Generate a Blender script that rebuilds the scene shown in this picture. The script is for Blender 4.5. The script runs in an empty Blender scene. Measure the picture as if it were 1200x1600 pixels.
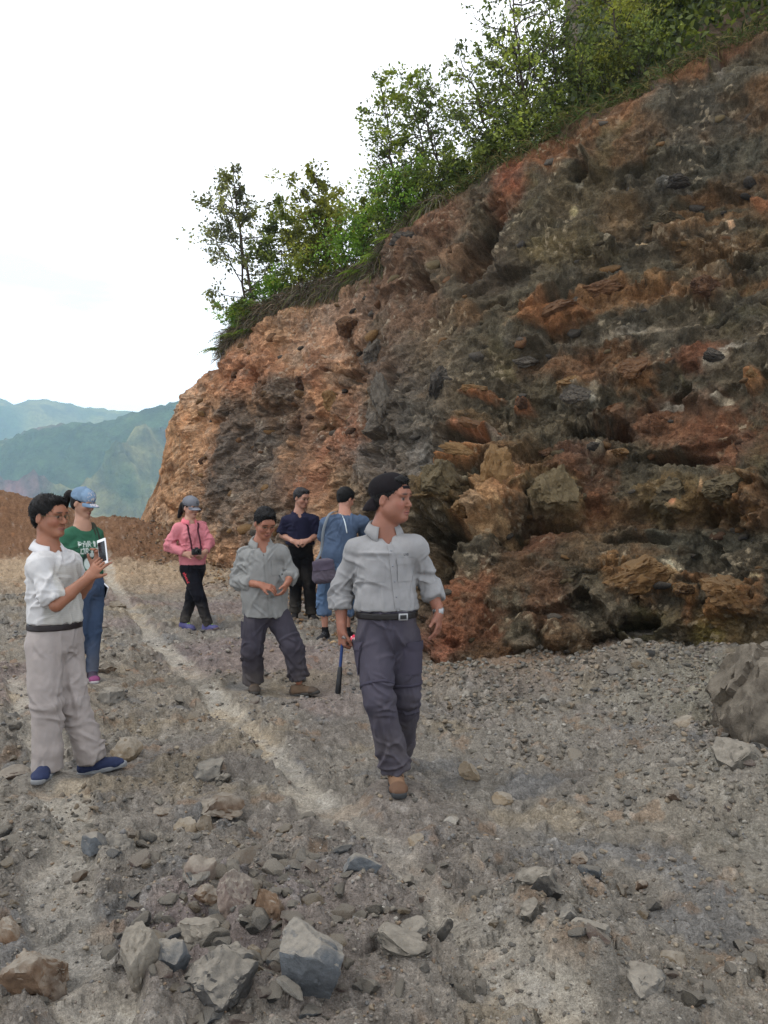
import bpy, math, random
import numpy as np
from mathutils import Vector, Matrix

scene = bpy.context.scene
# ------------------------------------------------------------------ camera
F = 1294.0                       # focal length in photo pixels (photo is 1200 x 1600)
EYE = 1.6                        # camera height
HOR = 782.0                      # row of the horizon
cam_d = bpy.data.cameras.new('camera')
cam_d.sensor_width = 36.0
cam_d.lens = F / 1600.0 * 36.0
cam_d.shift_y = -(800.0 - HOR) / 1600.0
cam_d.clip_start = 0.05
cam_d.clip_end = 30000
cam = bpy.data.objects.new('camera', cam_d)
cam.location = (0, 0, EYE)
cam.rotation_euler = (math.radians(90), 0, 0)
scene.collection.objects.link(cam)
scene.camera = cam

# ------------------------------------------------------------------ world: overcast day
SUN_EL, SUN_AZ = math.radians(52), math.radians(-62)      # high, from the open side on the left
world = bpy.data.worlds.new('World')
scene.world = world
world.use_nodes = True
wt = world.node_tree
wt.nodes.clear()
wo = wt.nodes.new('ShaderNodeOutputWorld')
bg = wt.nodes.new('ShaderNodeBackground')
sky = wt.nodes.new('ShaderNodeTexSky')
sky.sky_type = 'NISHITA'
sky.sun_disc = False
sky.sun_elevation = SUN_EL
sky.sun_rotation = SUN_AZ
tcw = wt.nodes.new('ShaderNodeTexCoord')
mpw = wt.nodes.new('ShaderNodeMapping')
mpw.inputs['Scale'].default_value = (1.0, 1.0, 3.5)
nzw = wt.nodes.new('ShaderNodeTexNoise')
nzw.inputs['Scale'].default_value = 2.1
nzw.inputs['Detail'].default_value = 7
nzw.inputs['Roughness'].default_value = 0.5
rpw = wt.nodes.new('ShaderNodeValToRGB')
rpw.color_ramp.elements[0].position = 0.36
rpw.color_ramp.elements[0].color = (12.3, 12.6, 13.0, 1)
rpw.color_ramp.elements[1].position = 0.50
rpw.color_ramp.elements[1].color = (18.0, 18.0, 18.2, 1)
mxw = wt.nodes.new('ShaderNodeMixRGB')
mxw.inputs['Fac'].default_value = 0.92
wt.links.new(tcw.outputs['Generated'], mpw.inputs['Vector'])
wt.links.new(mpw.outputs[0], nzw.inputs['Vector'])
wt.links.new(nzw.outputs['Fac'], rpw.inputs['Fac'])
wt.links.new(sky.outputs[0], mxw.inputs['Color1'])
wt.links.new(rpw.outputs[0], mxw.inputs['Color2'])
wt.links.new(mxw.outputs[0], bg.inputs['Color'])
bg.inputs['Strength'].default_value = 0.1
wt.links.new(bg.outputs[0], wo.inputs['Surface'])

sun_d = bpy.data.lights.new('sun', 'SUN')
sun_d.energy = 1.5
sun_d.angle = math.radians(14)
sun_d.color = (1.0, 0.96, 0.9)
sun = bpy.data.objects.new('sun', sun_d)
_sd = Vector((math.sin(SUN_AZ) * math.cos(SUN_EL), math.cos(SUN_AZ) * math.cos(SUN_EL), math.sin(SUN_EL)))
_sd = Vector((-0.72, -0.10, 0.95)).normalized()
sky.sun_rotation = math.atan2(_sd.x, _sd.y)
sky.sun_elevation = math.asin(_sd.z)
sun.rotation_euler = _sd.to_track_quat('Z', 'Y').to_euler()
scene.collection.objects.link(sun)

vs = scene.view_settings
scene.display_settings.display_device = 'sRGB'
vs.view_transform = 'Standard'
vs.look = 'None'
vs.gamma = 1
vs.use_curve_mapping = False
vs.exposure = 0.0

try:
    scene.cycles.volume_bounces = 3
    scene.cycles.max_bounces = 6
    scene.cycles.use_denoising = True
    scene.cycles.denoiser = 'OPENIMAGEDENOISE'
    scene.cycles.denoising_input_passes = 'RGB_ALBEDO_NORMAL'
    scene.cycles.denoising_prefilter = 'NONE'
except Exception:
    pass

# ------------------------------------------------------------------ helpers
def P(px, py, Y):
    """world point seen at photo pixel (px, py) at distance Y"""
    return np.stack(np.broadcast_arrays((np.asarray(px, float) - 600.0) / F * Y, Y, EYE + (HOR - np.asarray(py, float)) / F * Y), -1)

def pt(px, py, Y):
    return np.array([(px - 600.0) / F * Y, Y, EYE + (HOR - py) / F * Y])

def srgb(r, g, b):
    c = np.array([r, g, b], float) / 255.0
    return np.where(c <= 0.04045, c / 12.92, ((c + 0.055) / 1.055) ** 2.4)

def sst(a, b, x):
    t = np.clip((x - a) / (b - a), 0, 1)
    return t * t * (3 - 2 * t)

def _h(ix, iy, iz, s):
    h = (ix.astype(np.uint32) * np.uint32(374761393)) ^ (iy.astype(np.uint32) * np.uint32(668265263)) ^ (iz.astype(np.uint32) * np.uint32(2147483647 ^ 91234561)) ^ np.uint32((s * 974634777) & 0xffffffff)
    h = (h ^ (h >> np.uint32(13))) * np.uint32(1274126177)
    h = (h ^ (h >> np.uint32(16))) * np.uint32(2246822519)
    return (h ^ (h >> np.uint32(15)))

def _hf(ix, iy, iz, s):
    return _h(ix, iy, iz, s).astype(np.float32) * np.float32(1.0 / 4294967296.0)

def noise(p, s=0):
    """value noise, -1..1, p (...,3)"""
    p = np.asarray(p, np.float32)
    i = np.floor(p)
    f = p - i
    f = f * f * f * (f * (f * 6 - 15) + 10)
    i = i.astype(np.int64)
    x, y, z = i[..., 0], i[..., 1], i[..., 2]
    fx, fy, fz = f[..., 0], f[..., 1], f[..., 2]
    def L(a, b, t): return a + (b - a) * t
    c = [[[_hf(x + a, y + b, z + d, s) for d in (0, 1)] for b in (0, 1)] for a in (0, 1)]
    r = L(L(L(c[0][0][0], c[1][0][0], fx), L(c[0][1][0], c[1][1][0], fx), fy),
          L(L(c[0][0][1], c[1][0][1], fx), L(c[0][1][1], c[1][1][1], fx), fy), fz)
    return r * 2 - 1

ROT = np.array([[0.36, 0.48, -0.8], [-0.8, 0.60, 0.0], [0.48, 0.64, 0.60]], np.float32)
def fbm(p, octv=4, s=0, gain=0.5, ridged=False):
    p = np.asarray(p, np.float32)
    a, t, n = 1.0, 0.0, 0.0
    for k in range(octv):
        v = noise(p, s + k)
        if ridged: v = 1 - 2 * np.abs(v)
        t = t + a * v
        n += a
        a *= gain
        p = (p @ ROT.T) * 2.03 + 11.7
    return t / n

def cells(p, s=0, dim=3, off=None):
    """Voronoi: F1, F2, random value of the nearest cell"""
    p = np.asarray(p, np.float32)
    i = np.floor(p).astype(np.int64)
    f1 = np.full(p.shape[:-1], 9.0, np.float32); f2 = f1.copy(); idv = np.zeros_like(f1)
    rz = (-1, 0, 1) if dim == 3 else (0,)
    for dx in (-1, 0, 1):
        for dy in (-1, 0, 1):
            for dz in rz:
                x, y, z = i[..., 0] + dx, i[..., 1] + dy, i[..., 2] + dz
                a, b = _hf(x, y, z, s), _hf(x, y, z, s + 1)
                d = (p[..., 0] - x - a) ** 2 + (p[..., 1] - y - b) ** 2
                if dim == 3: d = d + (p[..., 2] - z - _hf(x, y, z, s + 2)) ** 2
                n = d < f1
                f2 = np.where(n, f1, np.minimum(f2, d))
                f1 = np.where(n, d, f1)
                idv = np.where(n, _hf(x, y, z, s + 3), idv)
                if off is not None:
                    off[..., 0] = np.where(n, p[..., 0] - x - a, off[..., 0]); off[..., 1] = np.where(n, p[..., 1] - y - b, off[..., 1])
                    if dim == 3: off[..., 2] = np.where(n, p[..., 2] - z - _hf(x, y, z, s + 2), off[..., 2])
    return np.sqrt(f1), np.sqrt(f2), idv

def facets(p, s=0, dim=3):
    """broken rock: each Voronoi cell is a plane tilted its own way; returns height, id, edge distance"""
    off = np.zeros(p.shape, np.float32)
    f1, f2, idv = cells(p, s, dim, off)
    g = np.stack([np.modf(idv * k)[0] - .5 for k in (917.3, 571.9, 333.7)], -1)
    return (off * g).sum(-1) * 1.6 + (idv - .5) * .6, idv, f2 - f1

def interp(x, tab):
    t = np.array(tab, float)
    return np.interp(x, t[:, 0], t[:, 1])

def mesh_np(name, V, Fq, smooth=True, col=None, colname='col'):
    """mesh from numpy arrays, faces of one size"""
    V = np.ascontiguousarray(V, np.float32).reshape(-1, 3)
    Fq = np.ascontiguousarray(Fq, np.int32)
    k = Fq.shape[1]
    me = bpy.data.meshes.new(name)
    me.vertices.add(len(V)); me.vertices.foreach_set('co', V.ravel())
    me.loops.add(Fq.size); me.loops.foreach_set('vertex_index', Fq.ravel())
    me.polygons.add(len(Fq))
    me.polygons.foreach_set('loop_start', np.arange(0, Fq.size, k, dtype=np.int32))
    if smooth: me.polygons.foreach_set('use_smooth', np.ones(len(Fq), bool))
    me.update(calc_edges=True)
    if col is not None:
        a = me.attributes.new(colname, 'FLOAT_COLOR', 'POINT')
        c = np.ones((len(V), 4), np.float32); c[:, :3] = np.asarray(col).reshape(-1, 3)
        a.data.foreach_set('color', c.ravel())
    return me

def grid_faces(nr, nc):
    i = np.arange(nr * nc).reshape(nr, nc)
    return np.stack([i[:-1, :-1], i[:-1, 1:], i[1:, 1:], i[1:, :-1]], -1).reshape(-1, 4)

COL = scene.collection
def link(name, me, mat=None, parent=None, label=None, cat=None, group=None, kind=None):
    o = bpy.data.objects.new(name, me)
    COL.objects.link(o)
    if mat is not None and me is not None:
        if len(me.materials) == 0: me.materials.append(mat)
    if parent is not None: o.parent = parent
    if label: o['label'] = label
    if cat: o['category'] = cat
    if group: o['group'] = group
    if kind: o['kind'] = kind
    return o

def empty(name, loc, label, cat, group=None):
    o = bpy.data.objects.new(name, None)
    COL.objects.link(o)
    o.empty_display_size = 0.2
    o.location = Vector([float(c) for c in loc])
    o['label'] = label; o['category'] = cat
    if group: o['group'] = group
    return o

def grid_normals(Pg):
    du = np.gradient(Pg, axis=1); dv = np.gradient(Pg, axis=0)
    n = np.cross(du, dv)
    return n / (np.linalg.norm(n, axis=-1, keepdims=True) + 1e-12)

# ------------------------------------------------------------------ materials
def new_mat(name, rough=0.9, spec=0.2):
    m = bpy.data.materials.new(name); m.use_nodes = True
    nt = m.node_tree
    b = nt.nodes['Principled BSDF']
    b.inputs['Roughness'].default_value = rough
    b.inputs['Specular IOR Level'].default_value = spec
    return m, nt, b

def N(nt, typ, **kw):
    n = nt.nodes.new(typ)
    for k, v in kw.items():
        if k in n.inputs: n.inputs[k].default_value = v
        else: setattr(n, k, v)
    return n

def mat_earth(name, attr='col', scales=((1.3, .35), (9, .35), (60, .3)), bump=((18, .02), (70, .008)), rough=.95, spec=.12, tint=(1, 1, 1)):
    """vertex colour times several octaves of mottling, with fine relief"""
    m, nt, b = new_mat(name, rough, spec)
    at = N(nt, 'ShaderNodeAttribute'); at.attribute_name = attr
    tc = N(nt, 'ShaderNodeTexCoord')
    cur = at.outputs['Color']
    for sc, amt in scales:
        nz = N(nt, 'ShaderNodeTexNoise'); nz.inputs['Scale'].default_value = sc; nz.inputs['Detail'].default_value = 6; nz.inputs['Roughness'].default_value = .62
        nt.links.new(tc.outputs['Object'], nz.inputs['Vector'])
        mr = N(nt, 'ShaderNodeMapRange'); mr.inputs['From Min'].default_value = .3; mr.inputs['From Max'].default_value = .7
        mr.inputs['To Min'].default_value = 1 - amt; mr.inputs['To Max'].default_value = 1 + amt
        nt.links.new(nz.outputs['Fac'], mr.inputs['Value'])
        vm = N(nt, 'ShaderNodeVectorMath', operation='SCALE')
        nt.links.new(cur, vm.inputs[0]); nt.links.new(mr.outputs[0], vm.inputs['Scale'])
        cur = vm.outputs[0]
    nt.links.new(cur, b.inputs['Base Color'])
    prev = None
    for sc, d in bump:
        nz = N(nt, 'ShaderNodeTexNoise'); nz.inputs['Scale'].default_value = sc; nz.inputs['Detail'].default_value = 5; nz.inputs['Roughness'].default_value = .65
        nt.links.new(tc.outputs['Object'], nz.inputs['Vector'])
        bm = N(nt, 'ShaderNodeBump'); bm.inputs['Distance'].default_value = d; bm.inputs['Strength'].default_value = 1
        nt.links.new(nz.outputs['Fac'], bm.inputs['Height'])
        if prev is not None: nt.links.new(prev, bm.inputs['Normal'])
        prev = bm.outputs[0]
    if prev is not None: nt.links.new(prev, b.inputs['Normal'])
    return m
# ================================================================== CLIFF
BASE_PY = [(150, 880), (205, 866), (330, 885), (430, 905), (500, 935), (570, 960), (610, 985), (640, 1030), (665, 1055), (700, 1062), (850, 1042), (1000, 1026), (1100, 1008), (1200, 1000), (1350, 1000), (1600, 1040)]
BASE_Y = [(150, 22), (205, 20), (330, 16), (430, 14), (500, 11.9), (570, 10.4), (610, 9.3), (640, 8.5), (665, 8.0), (700, 7.75), (850, 7.9), (1000, 8.0), (1100, 7.7), (1200, 7.2), (1350, 6.6), (1600, 5.8)]
TOP_PY = [(150, 880), (185, 868), (205, 842), (222, 806), (240, 762), (262, 712), (275, 670), (287, 632), (300, 606), (325, 582), (342, 566), (350, 545), (385, 525), (420, 500), (470, 478), (520, 462), (560, 447), (597, 432), (606, 405), (620, 378), (650, 350), (700, 312), (760, 272), (800, 246), (850, 218), (900, 190), (950, 172), (1000, 152), (1045, 120), (1080, 96), (1130, 78), (1200, 42), (1350, -60), (1600, -240)]
TOP_Y = [(150, 22.5), (205, 20.5), (262, 18.8), (300, 18), (345, 17), (450, 16), (560, 15), (600, 14.2), (700, 13.2), (850, 12.3), (1000, 11.8), (1200, 11.4), (1350, 11), (1600, 10)]

def blob(px, py, cx, cy, rx, ry, rot=0.0, soft=0.55, warp=None, wa=0.0):
    c, s = math.cos(math.radians(rot)), math.sin(math.radians(rot))
    dx, dy = px - cx, py - cy
    u, v = (dx * c + dy * s) / rx, (-dx * s + dy * c) / ry
    r = np.sqrt(u * u + v * v)
    if warp is not None: r = r + warp * wa
    return 1 - sst(soft, 1.15, r)

def build_cliff():
    pxs = np.concatenate([np.linspace(150, 200, 16)[:-1], np.linspace(200, 540, 250)[:-1], np.linspace(540, 720, 200)[:-1], np.linspace(720, 1215, 350), np.linspace(1215, 1600, 90)[1:]])
    ts = np.concatenate([np.linspace(-0.06, 0, 10)[:-1], np.linspace(0, 1, 560)])
    px, t = np.meshgrid(pxs, ts)
    pyb, Yb = interp(px, BASE_PY), interp(px, BASE_Y)
    jag = np.interp(pxs, pxs, 7 * fbm(np.stack([pxs * .03, pxs * 0, pxs * 0], -1), 4, 91))
    pyt, Yt = interp(px, TOP_PY) + jag[None, :] * sst(215, 300, pxs)[None, :], interp(px, TOP_Y)
    zb = EYE + (HOR - pyb) / F * Yb
    zt = EYE + (HOR - pyt) / F * Yt
    te = np.clip(t, 0, 1)
    # slightly concave foot, leaning back higher up
    lean = te ** 1.25
    py_lin = pyb + (pyt - pyb) * t
    Y = Yb + (Yt - Yb) * lean
    # solve Y so that row spacing stays even: z from lerp, back-project
    z = EYE + (HOR - py_lin) / F * Y
    B = np.stack([(px - 600) / F * Y, Y, z], -1)
    # smooth the plan along the face a little
    k = 9
    ker = np.hanning(k + 2)[1:-1]; ker /= ker.sum()
    for c in range(3):
        pad = np.pad(B[..., c], ((0, 0), (k // 2, k // 2)), 'edge')
        if c == 1:
            B[..., c] = sum(ker[q] * pad[:, q:q + B.shape[1]] for q in range(k))
    py = py_lin
    Nn = grid_normals(B)
    if Nn[300, 400, 1] > 0: Nn = -Nn
    # use one smooth direction field for displacement
    Nn = Nn * 0.7 + np.array([-.25, -.35, .05])
    Nn /= np.linalg.norm(Nn, axis=-1, keepdims=True)
    W = B.astype(np.float32)
    edge = sst(0.0, .035, 1 - te)                    # calmer at the top edge
    foot = sst(0.0, .05, te)
    soil = 1 - sst(420, 600, px)                     # left part: weathered soil
    strat = W * np.array([1, 1, 1.9], np.float32)
    w1 = fbm(W * .9, 3, 5); w2 = fbm(W * 3.1, 3, 15)
    warpP = W + np.stack([w1, w2, w1 * .6], -1) * .35
    d = .36 * fbm(W * .50, 3, 1) + .15 * fbm(warpP * np.array([1, 1, 1.3], np.float32) * 1.15, 3, 21, ridged=True)
    q = warpP * np.array([.95, .95, 1.5], np.float32)
    h1, cid, e1 = facets(q, 41)
    d = d + (1 - .45 * soil) * .26 * h1
    cid2 = facets((W + np.stack([w2, w1, w2], -1) * .16) * np.array([2.9, 2.9, 4.2], np.float32), 51)[1]
    cid3 = facets(W * 8.5, 61)[1]
    # thin ledges following the beds
    bed = W[..., 2] * 2.3 + w1 * .9 + .15 * W[..., 0] * .3
    saw = bed - np.floor(bed)
    d = d + .075 * (saw ** 3 - .3) * (.5 + .5 * sst(-.2, .5, noise(W * .8, 9))) * sst(620, 760, px)
    gully = fbm(np.stack([W[..., 0] * 1.6 + W[..., 2] * .35, W[..., 1] * 1.6, W[..., 2] * .25], -1), 3, 81, ridged=True)
    d = d + .05 * gully * (0.4 + soil)
    wv = fbm(np.stack([px * .03, py * .03, px * 0], -1), 4, 101)
    wf = fbm(np.stack([px * .11, py * .11, px * 0], -1), 3, 111)
    ww = wv * .8 + wf * .6 + .6 * (cid2 - .5) + .25 * (cid3 - .5)
    # ---- protruding blocks (cx, cy, rx, ry, rot, out, colour)
    G = {}
    blocks = [
        (735, 718, 46, 17, 3, .24, (172, 112, 52)), (690, 722, 13, 13, 0, .18, (168, 112, 55)),
        (705, 775, 40, 40, 8, .34, (132, 108, 66)), (790, 765, 46, 62, 15, .38, (158, 110, 66)),
        (742, 812, 28, 22, 25, .30, (168, 112, 58)), (868, 778, 48, 44, 0, .26, (112, 98, 66)),
        (752, 624, 26, 9, 0, .22, (176, 104, 44)), (748, 676, 42, 11, 14, .26, (164, 92, 40)),
        (735, 655, 26, 11, 0, .10, (110, 88, 60)),
        (815, 632, 14, 14, 0, .14, (150, 88, 48)), (893, 606, 26, 10, 12, .18, (172, 122, 62)),
        (902, 622, 28, 17, 15, .13, (122, 118, 112)), (1000, 602, 34, 26, 10, .17, (138, 92, 48)),
        (1008, 915, 68, 34, 5, .30, (150, 108, 58)), (965, 912, 26, 30, 0, .10, (132, 96, 52)),
        (1084, 936, 22, 14, 30, .20, (176, 124, 58)), (1085, 965, 9, 22, 0, .12, (150, 100, 52)),
        (1165, 945, 48, 34, -10, .22, (146, 98, 44)), (1100, 905, 30, 12, 5, .14, (120, 82, 45)),
        (1055, 290, 27, 13, -8, .18, (112, 114, 120)), (1055, 345, 50, 28, -18, .20, (128, 98, 66)),
        (1135, 582, 24, 16, -20, .10, (118, 116, 112)), (1187, 604, 13, 17, 0, .20, (160, 108, 56)),
        (1155, 782, 48, 36, -5, .28, (112, 86, 50)), (1060, 782, 50, 40, 10, .14, (104, 84, 50)),
        (1190, 800, 26, 34, 0, .30, (128, 88, 46)), (960, 640, 20, 12, 0, .10, (134, 86, 50)),
        (870, 498, 62, 22, -12, .20, (132, 86, 48)), (945, 460, 50, 20, -10, .16, (120, 84, 48)),
        (1030, 440, 34, 18, -14, .18, (122, 92, 56)), (1115, 470, 36, 24, -10, .20, (100, 72, 48)),
        (525, 632, 22, 24, 8, .16, (150, 104, 66)), (545, 600, 20, 12, 0, .20, (96, 80, 68)),
        (640, 640, 26, 60, 8, .16, (92, 86, 82)), (700, 620, 24, 50, -5, .12, (96, 88, 80)),
        (560, 520, 30, 26, 0, .14, (150, 112, 84)), (500, 580, 20, 30, 0, .12, (140, 92, 62)),
        (650, 390, 42, 26, -35, .16, (112, 84, 66)), (690, 350, 34, 24, -40, .18, (122, 86, 66)),
        (720, 400, 16, 50, 25, .22, (126, 98, 78)), (890, 720, 40, 18, -5, .12, (118, 78, 56)),
        (925, 695, 16, 10, 0, .14, (148, 140, 126)), (960, 705, 20, 11, -20, .14, (150, 104, 62)),
        (820, 1010, 22, 14, 0, .16, (120, 112, 104)), (720, 960, 50, 60, 10, .14, (122, 74, 48)),
        (880, 1000, 50, 24, 15, .20, (108, 84, 60)), (640, 900, 30, 60, 0, .1, (96, 80, 60)),
    ]
    for cx, cy, rx, ry, rot, out, colr in blocks:
        b = blob(px, py, cx, cy, rx, ry, rot, .55, ww, .42)
        # heavier underside: push the lower half out more
        lip = 1 + .35 * np.clip((py - cy) / ry, -1, 1)
        d = d * (1 - .25 * b) + .85 * out * b * lip
    caves = [
        (930, 664, 54, 13, 2, .55), (900, 672, 22, 12, -10, .35), (975, 672, 16, 12, 30, .40), (1055, 716, 62, 11, 3, .42), (752, 372, 26, 62, 22, .60), (728, 420, 16, 26, 20, .35),
        (705, 838, 44, 26, 10, .55), (690, 890, 26, 44, 0, .40), (850, 824, 46, 10, 4, .40), (800, 842, 26, 22, 0, .32),
        (770, 480, 30, 12, -20, .30), (665, 440, 14, 18, 0, .35), (604, 425, 8, 14, 0, .30), (548, 586, 34, 9, 4, .40), (560, 565, 6, 26, 0, .22),
        (580, 660, 8, 34, 12, .25), (528, 668, 26, 8, 0, .26), (620, 590, 10, 40, -10, .22), (930, 440, 20, 9, 0, .28),
        (1000, 985, 46, 18, 0, .36), (950, 1005, 30, 16, 0, .30), (1115, 810, 10, 20, 0, .24), (1005, 850, 60, 10, 0, .12), (1120, 400, 30, 14, -12, .2),
        (905, 268, 18, 10, -40, .28), (1120, 100, 14, 12, 0, .26), (1150, 168, 30, 20, 0, .12), (735, 690, 36, 8, 12, .25), (690, 740, 8, 8, 0, .1), (462, 700, 10, 40, 10, .2),
        (430, 640, 40, 14, -10, .22), (400, 590, 12, 16, 0, .18), (340, 575, 10, 8, 0, .2), (600, 720, 30, 20, 0, .2), (845, 1030, 30, 14, 0, .2),
    ]
    for cx, cy, rx, ry, rot, dep in caves:
        b = blob(px, py, cx, cy, rx, ry, rot, .55, ww, .38)
        d = d * (1 - .5 * b) - 1.15 * dep * b
    d = d * (.35 + .65 * edge) * (.3 + .7 * foot)
    left = sst(205, 300, px)
    d = d * (.25 + .75 * left)
    D = B + Nn * d[..., None]
    for _ in range(2):       # even out the coarse relief before the fine one
        Dm = D.copy()
        Dm[1:-1, 1:-1] = (D[:-2, 1:-1] + D[2:, 1:-1] + D[1:-1, :-2] + D[1:-1, 2:]) / 4
        D = Dm
    W = D.astype(np.float32)
    def blur(A, k):
        for ax in (0, 1):
            pad = [(k + 1, k) if a == ax else (0, 0) for a in range(3)]
            Cs = np.cumsum(np.pad(A, pad, 'edge'), axis=ax)
            A = (np.take(Cs, range(2 * k + 1, Cs.shape[ax]), ax) - np.take(Cs, range(0, Cs.shape[ax] - 2 * k - 1), ax)) / (2 * k + 1)
        return A
    N2 = grid_normals(blur(blur(D, 14), 10))
    if (N2 * Nn).sum(-1).mean() < 0: N2 = -N2
    N2 = N2 * .75 + Nn * .25; N2 /= np.linalg.norm(N2, axis=-1, keepdims=True)
    w2 = fbm(W * 3.1, 3, 15); w1 = fbm(W * .9, 3, 5)
    d = .055 * fbm(W * np.array([2.2, 2.2, 3.4], np.float32), 5, 31, ridged=True) + .035 * fbm(W * 6.5, 4, 37)
    q2 = (W + np.stack([w2, w1, w2], -1) * .22) * np.array([1.9, 1.9, 4.2], np.float32)
    h2, cid2, e2 = facets(q2, 51)
    m2 = .35 + .65 * sst(-.2, .3, fbm(W * .9, 2, 55))
    d = d + m2 * .085 * h2
    q3 = (W + .09 * w2[..., None]) * np.array([6.5, 6.5, 11], np.float32)
    h3, cid3, e3 = facets(q3, 61)
    m3 = .3 + .7 * sst(-.25, .3, fbm(W * 1.7, 2, 65))
    d = d + m3 * .046 * h3
    h4, cid4, e4 = facets(W * 21, 67)
    d = d + (.4 + .6 * m3) * .024 * h4 + .022 * fbm(W * 20, 4, 71, gain=.6)
    d = d * (.25 + .75 * left) * (.45 + .55 * edge)
    D = D + N2 * d[..., None]

    # ---- colour: what the rock itself is made of
    def c(*a): return srgb(*a)
    base = np.zeros(px.shape + (3,)) + c(108, 94, 78)
    def paint(m, colr, k=1.0):
        nonlocal base
        m = np.clip(m * k, 0, 1)[..., None]
        base = base * (1 - m) + c(*colr) * m
    def zone(cx, cy, rx, ry, rot, colr, k=.85, wa=.55, soft=.35):
        paint(blob(px, py, cx, cy, rx, ry, rot, soft, wv * .8 + wf * .35, wa), colr, k)
    # right: dark grey-olive host rock with rusty bands
    m_r = sst(600, 800, px)
    paint(m_r, (88, 84, 74))
    band = fbm(np.stack([W[..., 0] * .35, W[..., 1] * .35, W[..., 2] * 1.5 + w1 * .7], -1), 4, 131)
    paint(m_r * sst(.02, .26, band), (118, 86, 56), .85)
    paint(m_r * sst(.05, .3, -band), (80, 76, 70), .8)
    paint(sst(.25, .55, fbm(W * 1.9, 4, 141)) * m_r, (98, 92, 66), .7)
    # left: tan soil
    m_l = 1 - sst(500, 620, px + 40 * wv)
    paint(m_l, (176, 132, 92))
    paint(m_l * sst(0, .4, band), (158, 108, 72), .8)
    zone(290, 720, 60, 170, 18, (196, 148, 102), .9)
    zone(240, 850, 60, 40, 0, (184, 146, 104), .9)
    zone(390, 585, 90, 60, -15, (180, 116, 72), .9)
    zone(330, 660, 40, 60, 0, (200, 146, 96), .7)
    zone(540, 500, 110, 45, -32, (160, 126, 104), .9)
    zone(525, 535, 60, 34, -20, (172, 122, 84), .7)
    zone(420, 660, 90, 60, 8, (104, 84, 68), .95)
    zone(385, 740, 80, 90, 5, (98, 90, 86), .95)
    zone(430, 820, 90, 80, 0, (112, 98, 88), .9)
    zone(440, 610, 46, 26, 0, (98, 88, 80), .85)
    zone(480, 720, 30, 120, 8, (118, 84, 64), .7)
    zone(520, 625, 26, 24, 0, (168, 116, 66), .9)
    zone(535, 625, 8, 16, 10, (150, 138, 134), .8)
    zone(548, 690, 34, 70, 15, (148, 92, 62), .85)
    zone(500, 745, 26, 60, 15, (152, 98, 66), .8)
    zone(545, 770, 40, 60, 0, (128, 112, 88), .8)
    zone(640, 660, 76, 130, 12, (100, 96, 94), .95)
    zone(610, 560, 60, 70, 20, (110, 90, 78), .8)
    zone(590, 730, 60, 40, 0, (120, 112, 108), .8)
    zone(655, 745, 26, 60, 0, (118, 118, 122), .8)
    zone(680, 560, 50, 50, 0, (104, 92, 80), .8)
    zone(640, 470, 70, 70, 30, (112, 84, 66), .9)
    zone(690, 345, 90, 50, -38, (122, 92, 76), .95)
    zone(760, 400, 60, 90, 20, (84, 76, 70), .9)
    zone(800, 275, 50, 36, -35, (142, 74, 46), .9)
    zone(780, 320, 36, 30, -30, (136, 84, 56), .8)
    zone(860, 240, 70, 26, -30, (128, 82, 50), .9)
    zone(960, 190, 90, 26, -27, (136, 90, 54), .9)
    zone(1070, 110, 60, 26, -25, (146, 98, 62), .9)
    zone(1150, 75, 60, 22, -25, (116, 78, 56), .85)
    zone(1120, 105, 12, 30, -30, (142, 140, 142), .8)
    zone(1090, 190, 110, 60, -20, (84, 84, 82), .85)
    zone(1150, 250, 90, 60, 0, (76, 78, 74), .8)
    zone(920, 300, 110, 50, -15, (96, 88, 70), .8)
    zone(890, 390, 90, 40, 0, (108, 98, 66), .75)
    zone(960, 340, 60, 36, -30, (118, 96, 68), .8)
    zone(870, 495, 70, 26, -8, (150, 98, 50), .9)
    zone(1000, 470, 110, 22, -6, (136, 94, 52), .8)
    zone(1120, 380, 90, 34, -14, (112, 84, 52), .8)
    zone(1100, 330, 110, 14, -10, (122, 92, 60), .8)
    zone(1190, 320, 20, 14, 0, (156, 92, 50), .8)
    zone(960, 525, 140, 9, -3, (142, 138, 134), .75)
    zone(900, 535, 60, 8, 0, (136, 132, 130), .7)
    zone(940, 575, 120, 34, 0, (124, 84, 52), .8)
    zone(1100, 570, 60, 26, 0, (122, 72, 48), .8)
    zone(1060, 660, 160, 40, 0, (124, 78, 52), .85)
    zone(1150, 700, 90, 50, 0, (112, 68, 46), .85)
    zone(905, 700, 60, 26, 0, (120, 80, 66), .8)
    zone(820, 720, 50, 50, 0, (118, 94, 64), .75)
    zone(835, 850, 60, 40, 0, (124, 76, 52), .75)
    zone(800, 900, 70, 40, 0, (110, 82, 60), .7)
    zone(930, 760, 40, 60, 0, (126, 76, 46), .8)
    zone(1060, 780, 80, 50, 0, (104, 90, 58), .85)
    zone(1075, 850, 150, 38, 3, (82, 84, 78), .92)
    zone(940, 870, 60, 40, 0, (96, 84, 68), .8)
    zone(1130, 980, 90, 40, 0, (118, 96, 48), .8)
    zone(1110, 1000, 34, 26, 0, (124, 116, 40), .85)
    zone(1010, 990, 70, 34, 0, (100, 98, 66), .85)
    zone(920, 965, 60, 40, 0, (106, 102, 94), .85)
    zone(720, 960, 80, 90, 0, (134, 84, 58), .9)
    zone(690, 1010, 50, 46, 0, (142, 82, 62), .85)
    zone(770, 1030, 60, 30, 0, (124, 88, 58), .8)
    zone(860, 950, 50, 60, 0, (116, 80, 58), .8)
    zone(700, 860, 60, 70, 0, (92, 86, 72), .8)
    zone(655, 900, 26, 60, 0, (104, 92, 72), .7)
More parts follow.
